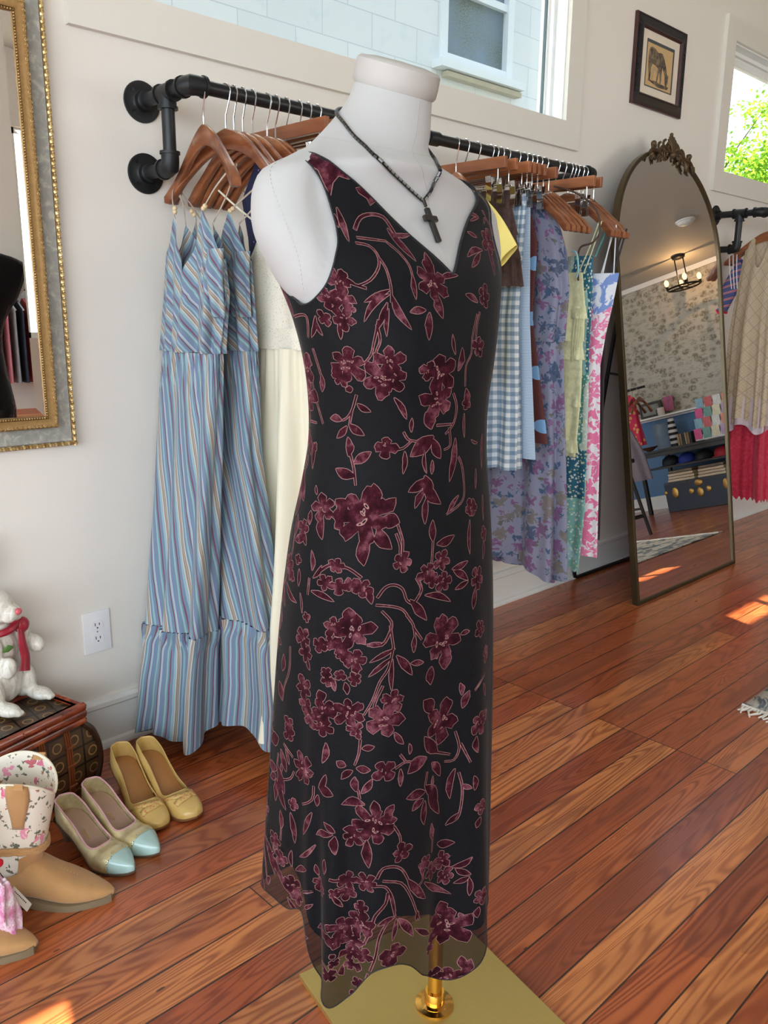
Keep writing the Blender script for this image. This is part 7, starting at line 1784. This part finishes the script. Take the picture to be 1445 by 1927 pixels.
MB().lathe([(.085, 0), (.085, -.012), (.078, -.016)], (SX, SY, SZ), 28).go('collar', M_PLA, sm_); MB().lathe([(.076, -.014), (.066, -.034), (.04, -.046), (.001, -.05)], (SX, SY, SZ), 28).go('dome', plain('frosted_dome', C8(236, 240, 240), .25), sm_)
# crown strip where the ceiling meets the far wall
quadbox('trim_4', XR-.03, XR, YR, WY, ceil_z(XR)-.05, ceil_z(XR), M_BASE)
# across the room: shelf and hanging rail that the gilt mirror shows
sh_ = thing('display_shelf', 'dark wall shelf above a hanging rail on the opposite wall, seen in the gilt mirror', 'shelf', (2.3, YR, 1.48)); MB().box((2.15, YR+.16, 1.475), (1.1, .30, .03)).go('board', M_BLK, sh_, smooth=False)
b = MB(); b.tube([(1.62, YR+.18, 1.37), (2.68, YR+.18, 1.37)], .011, 10); b.tube([(1.64, YR+.18, 1.37), (1.64, YR+.18, 1.46)], .008, 8); b.tube([(2.66, YR+.18, 1.37), (2.66, YR+.18, 1.46)], .008, 8); b.go('hanging_rail', M_STL, sh_)
M_GRH = plain('grey_hanger_plastic', C8(190, 192, 194), .4)
gcol = [(120, 36, 50), (60, 52, 60), (200, 120, 130), (150, 150, 156), (40, 44, 60), (176, 60, 70)]
hp = thing('plastic_hanger', 'grey plastic hanger on the rail under the opposite wall shelf', 'hanger', (0, 0, 0), 'grey hangers on the opposite rail')
b = MB(); b.tube(smoothpath([(0, -.012, -.012), (0, -.015, .006), (0, 0, .016), (0, .014, .004), (0, 0, -.035), (0, 0, -.06)], 4), .0022, 6); b.tube([(0, -.20, -.15), (0, 0, -.06), (0, .20, -.15)], .005, 6); b.tube([(0, -.20, -.15), (0, .20, -.15)], .004, 6); b.go('hanger_body', M_GRH, hp, local=True)
for k in range(16):
    x = 1.72+.055*k
    o = hp if k == 0 else dup(hp); o['label'] = 'grey plastic hanger of the %s blouse on the opposite wall rail' % ['first', 'second', 'third', 'fourth', 'fifth', 'sixth', 'seventh', 'eighth', 'ninth', 'tenth', 'eleventh', 'twelfth', 'thirteenth', 'fourteenth', 'fifteenth', 'last'][k]; o.location = (x, YR+.215, 1.368)
    t_ = thing('hanging_blouse', ['burgundy', 'dark grey', 'rose', 'silver grey', 'navy', 'brick red'][k % 6]+' blouse on the opposite wall rail, %s in line from the storefront' % ['first', 'second', 'third', 'fourth', 'fifth', 'sixth', 'seventh', 'eighth', 'ninth', 'tenth', 'eleventh', 'twelfth', 'thirteenth', 'fourteenth', 'fifteenth', 'last'][k], 'blouse', (x, YR+.215, 1.2), 'blouses on the opposite rail')
    cloth('body', [[.7, x, .018, YR+.215, .17], [1.1, x, .016, YR+.215, .18], [1.22, x, .012, YR+.215, .19], [1.305, x, .006, YR+.215, .03]], plain('blouse_%d' % (k % 6), C8(*gcol[k % 6]), .8), t_, folds=((5, .4),), seed=k, nth=48, nz=16)
pb = thing('print_box', 'orange patterned card box standing on the opposite wall shelf', 'box', (2.33, YR+.15, 1.49)); MB().box((2.30, YR+.12, 1.60), (.15, .04, .21)).go('box_body', plain('box_grey', C8(120, 124, 130), .6, var=.4, scale=30), pb, smooth=False)
b = MB(); b.ball((2.30, YR+.145, 1.64), (.040, .006, .040), 10); b.box((2.30, YR+.144, 1.575), (.06, .008, .09)); b.go('orange_motif', plain('motif_orange', C8(214, 104, 60), .6), pb)
bh = thing('black_camisole', 'black camisole hanging on the opposite wall above the shelf', 'top', (2.42, YR+.02, 1.9)); b = MB(); b.prism([(-.13, 1.72), (.13, 1.72), (.12, 1.86), (.10, 2.0), (.08, 2.0), (.075, 1.92), (0, 1.86), (-.075, 1.92), (-.08, 2.0), (-.10, 2.0), (-.12, 1.86)], YR+.004, YR+.03, f=lambda p, q, h: (2.44+p, h, q)); b.go('body', M_BLK, bh, smooth=False)
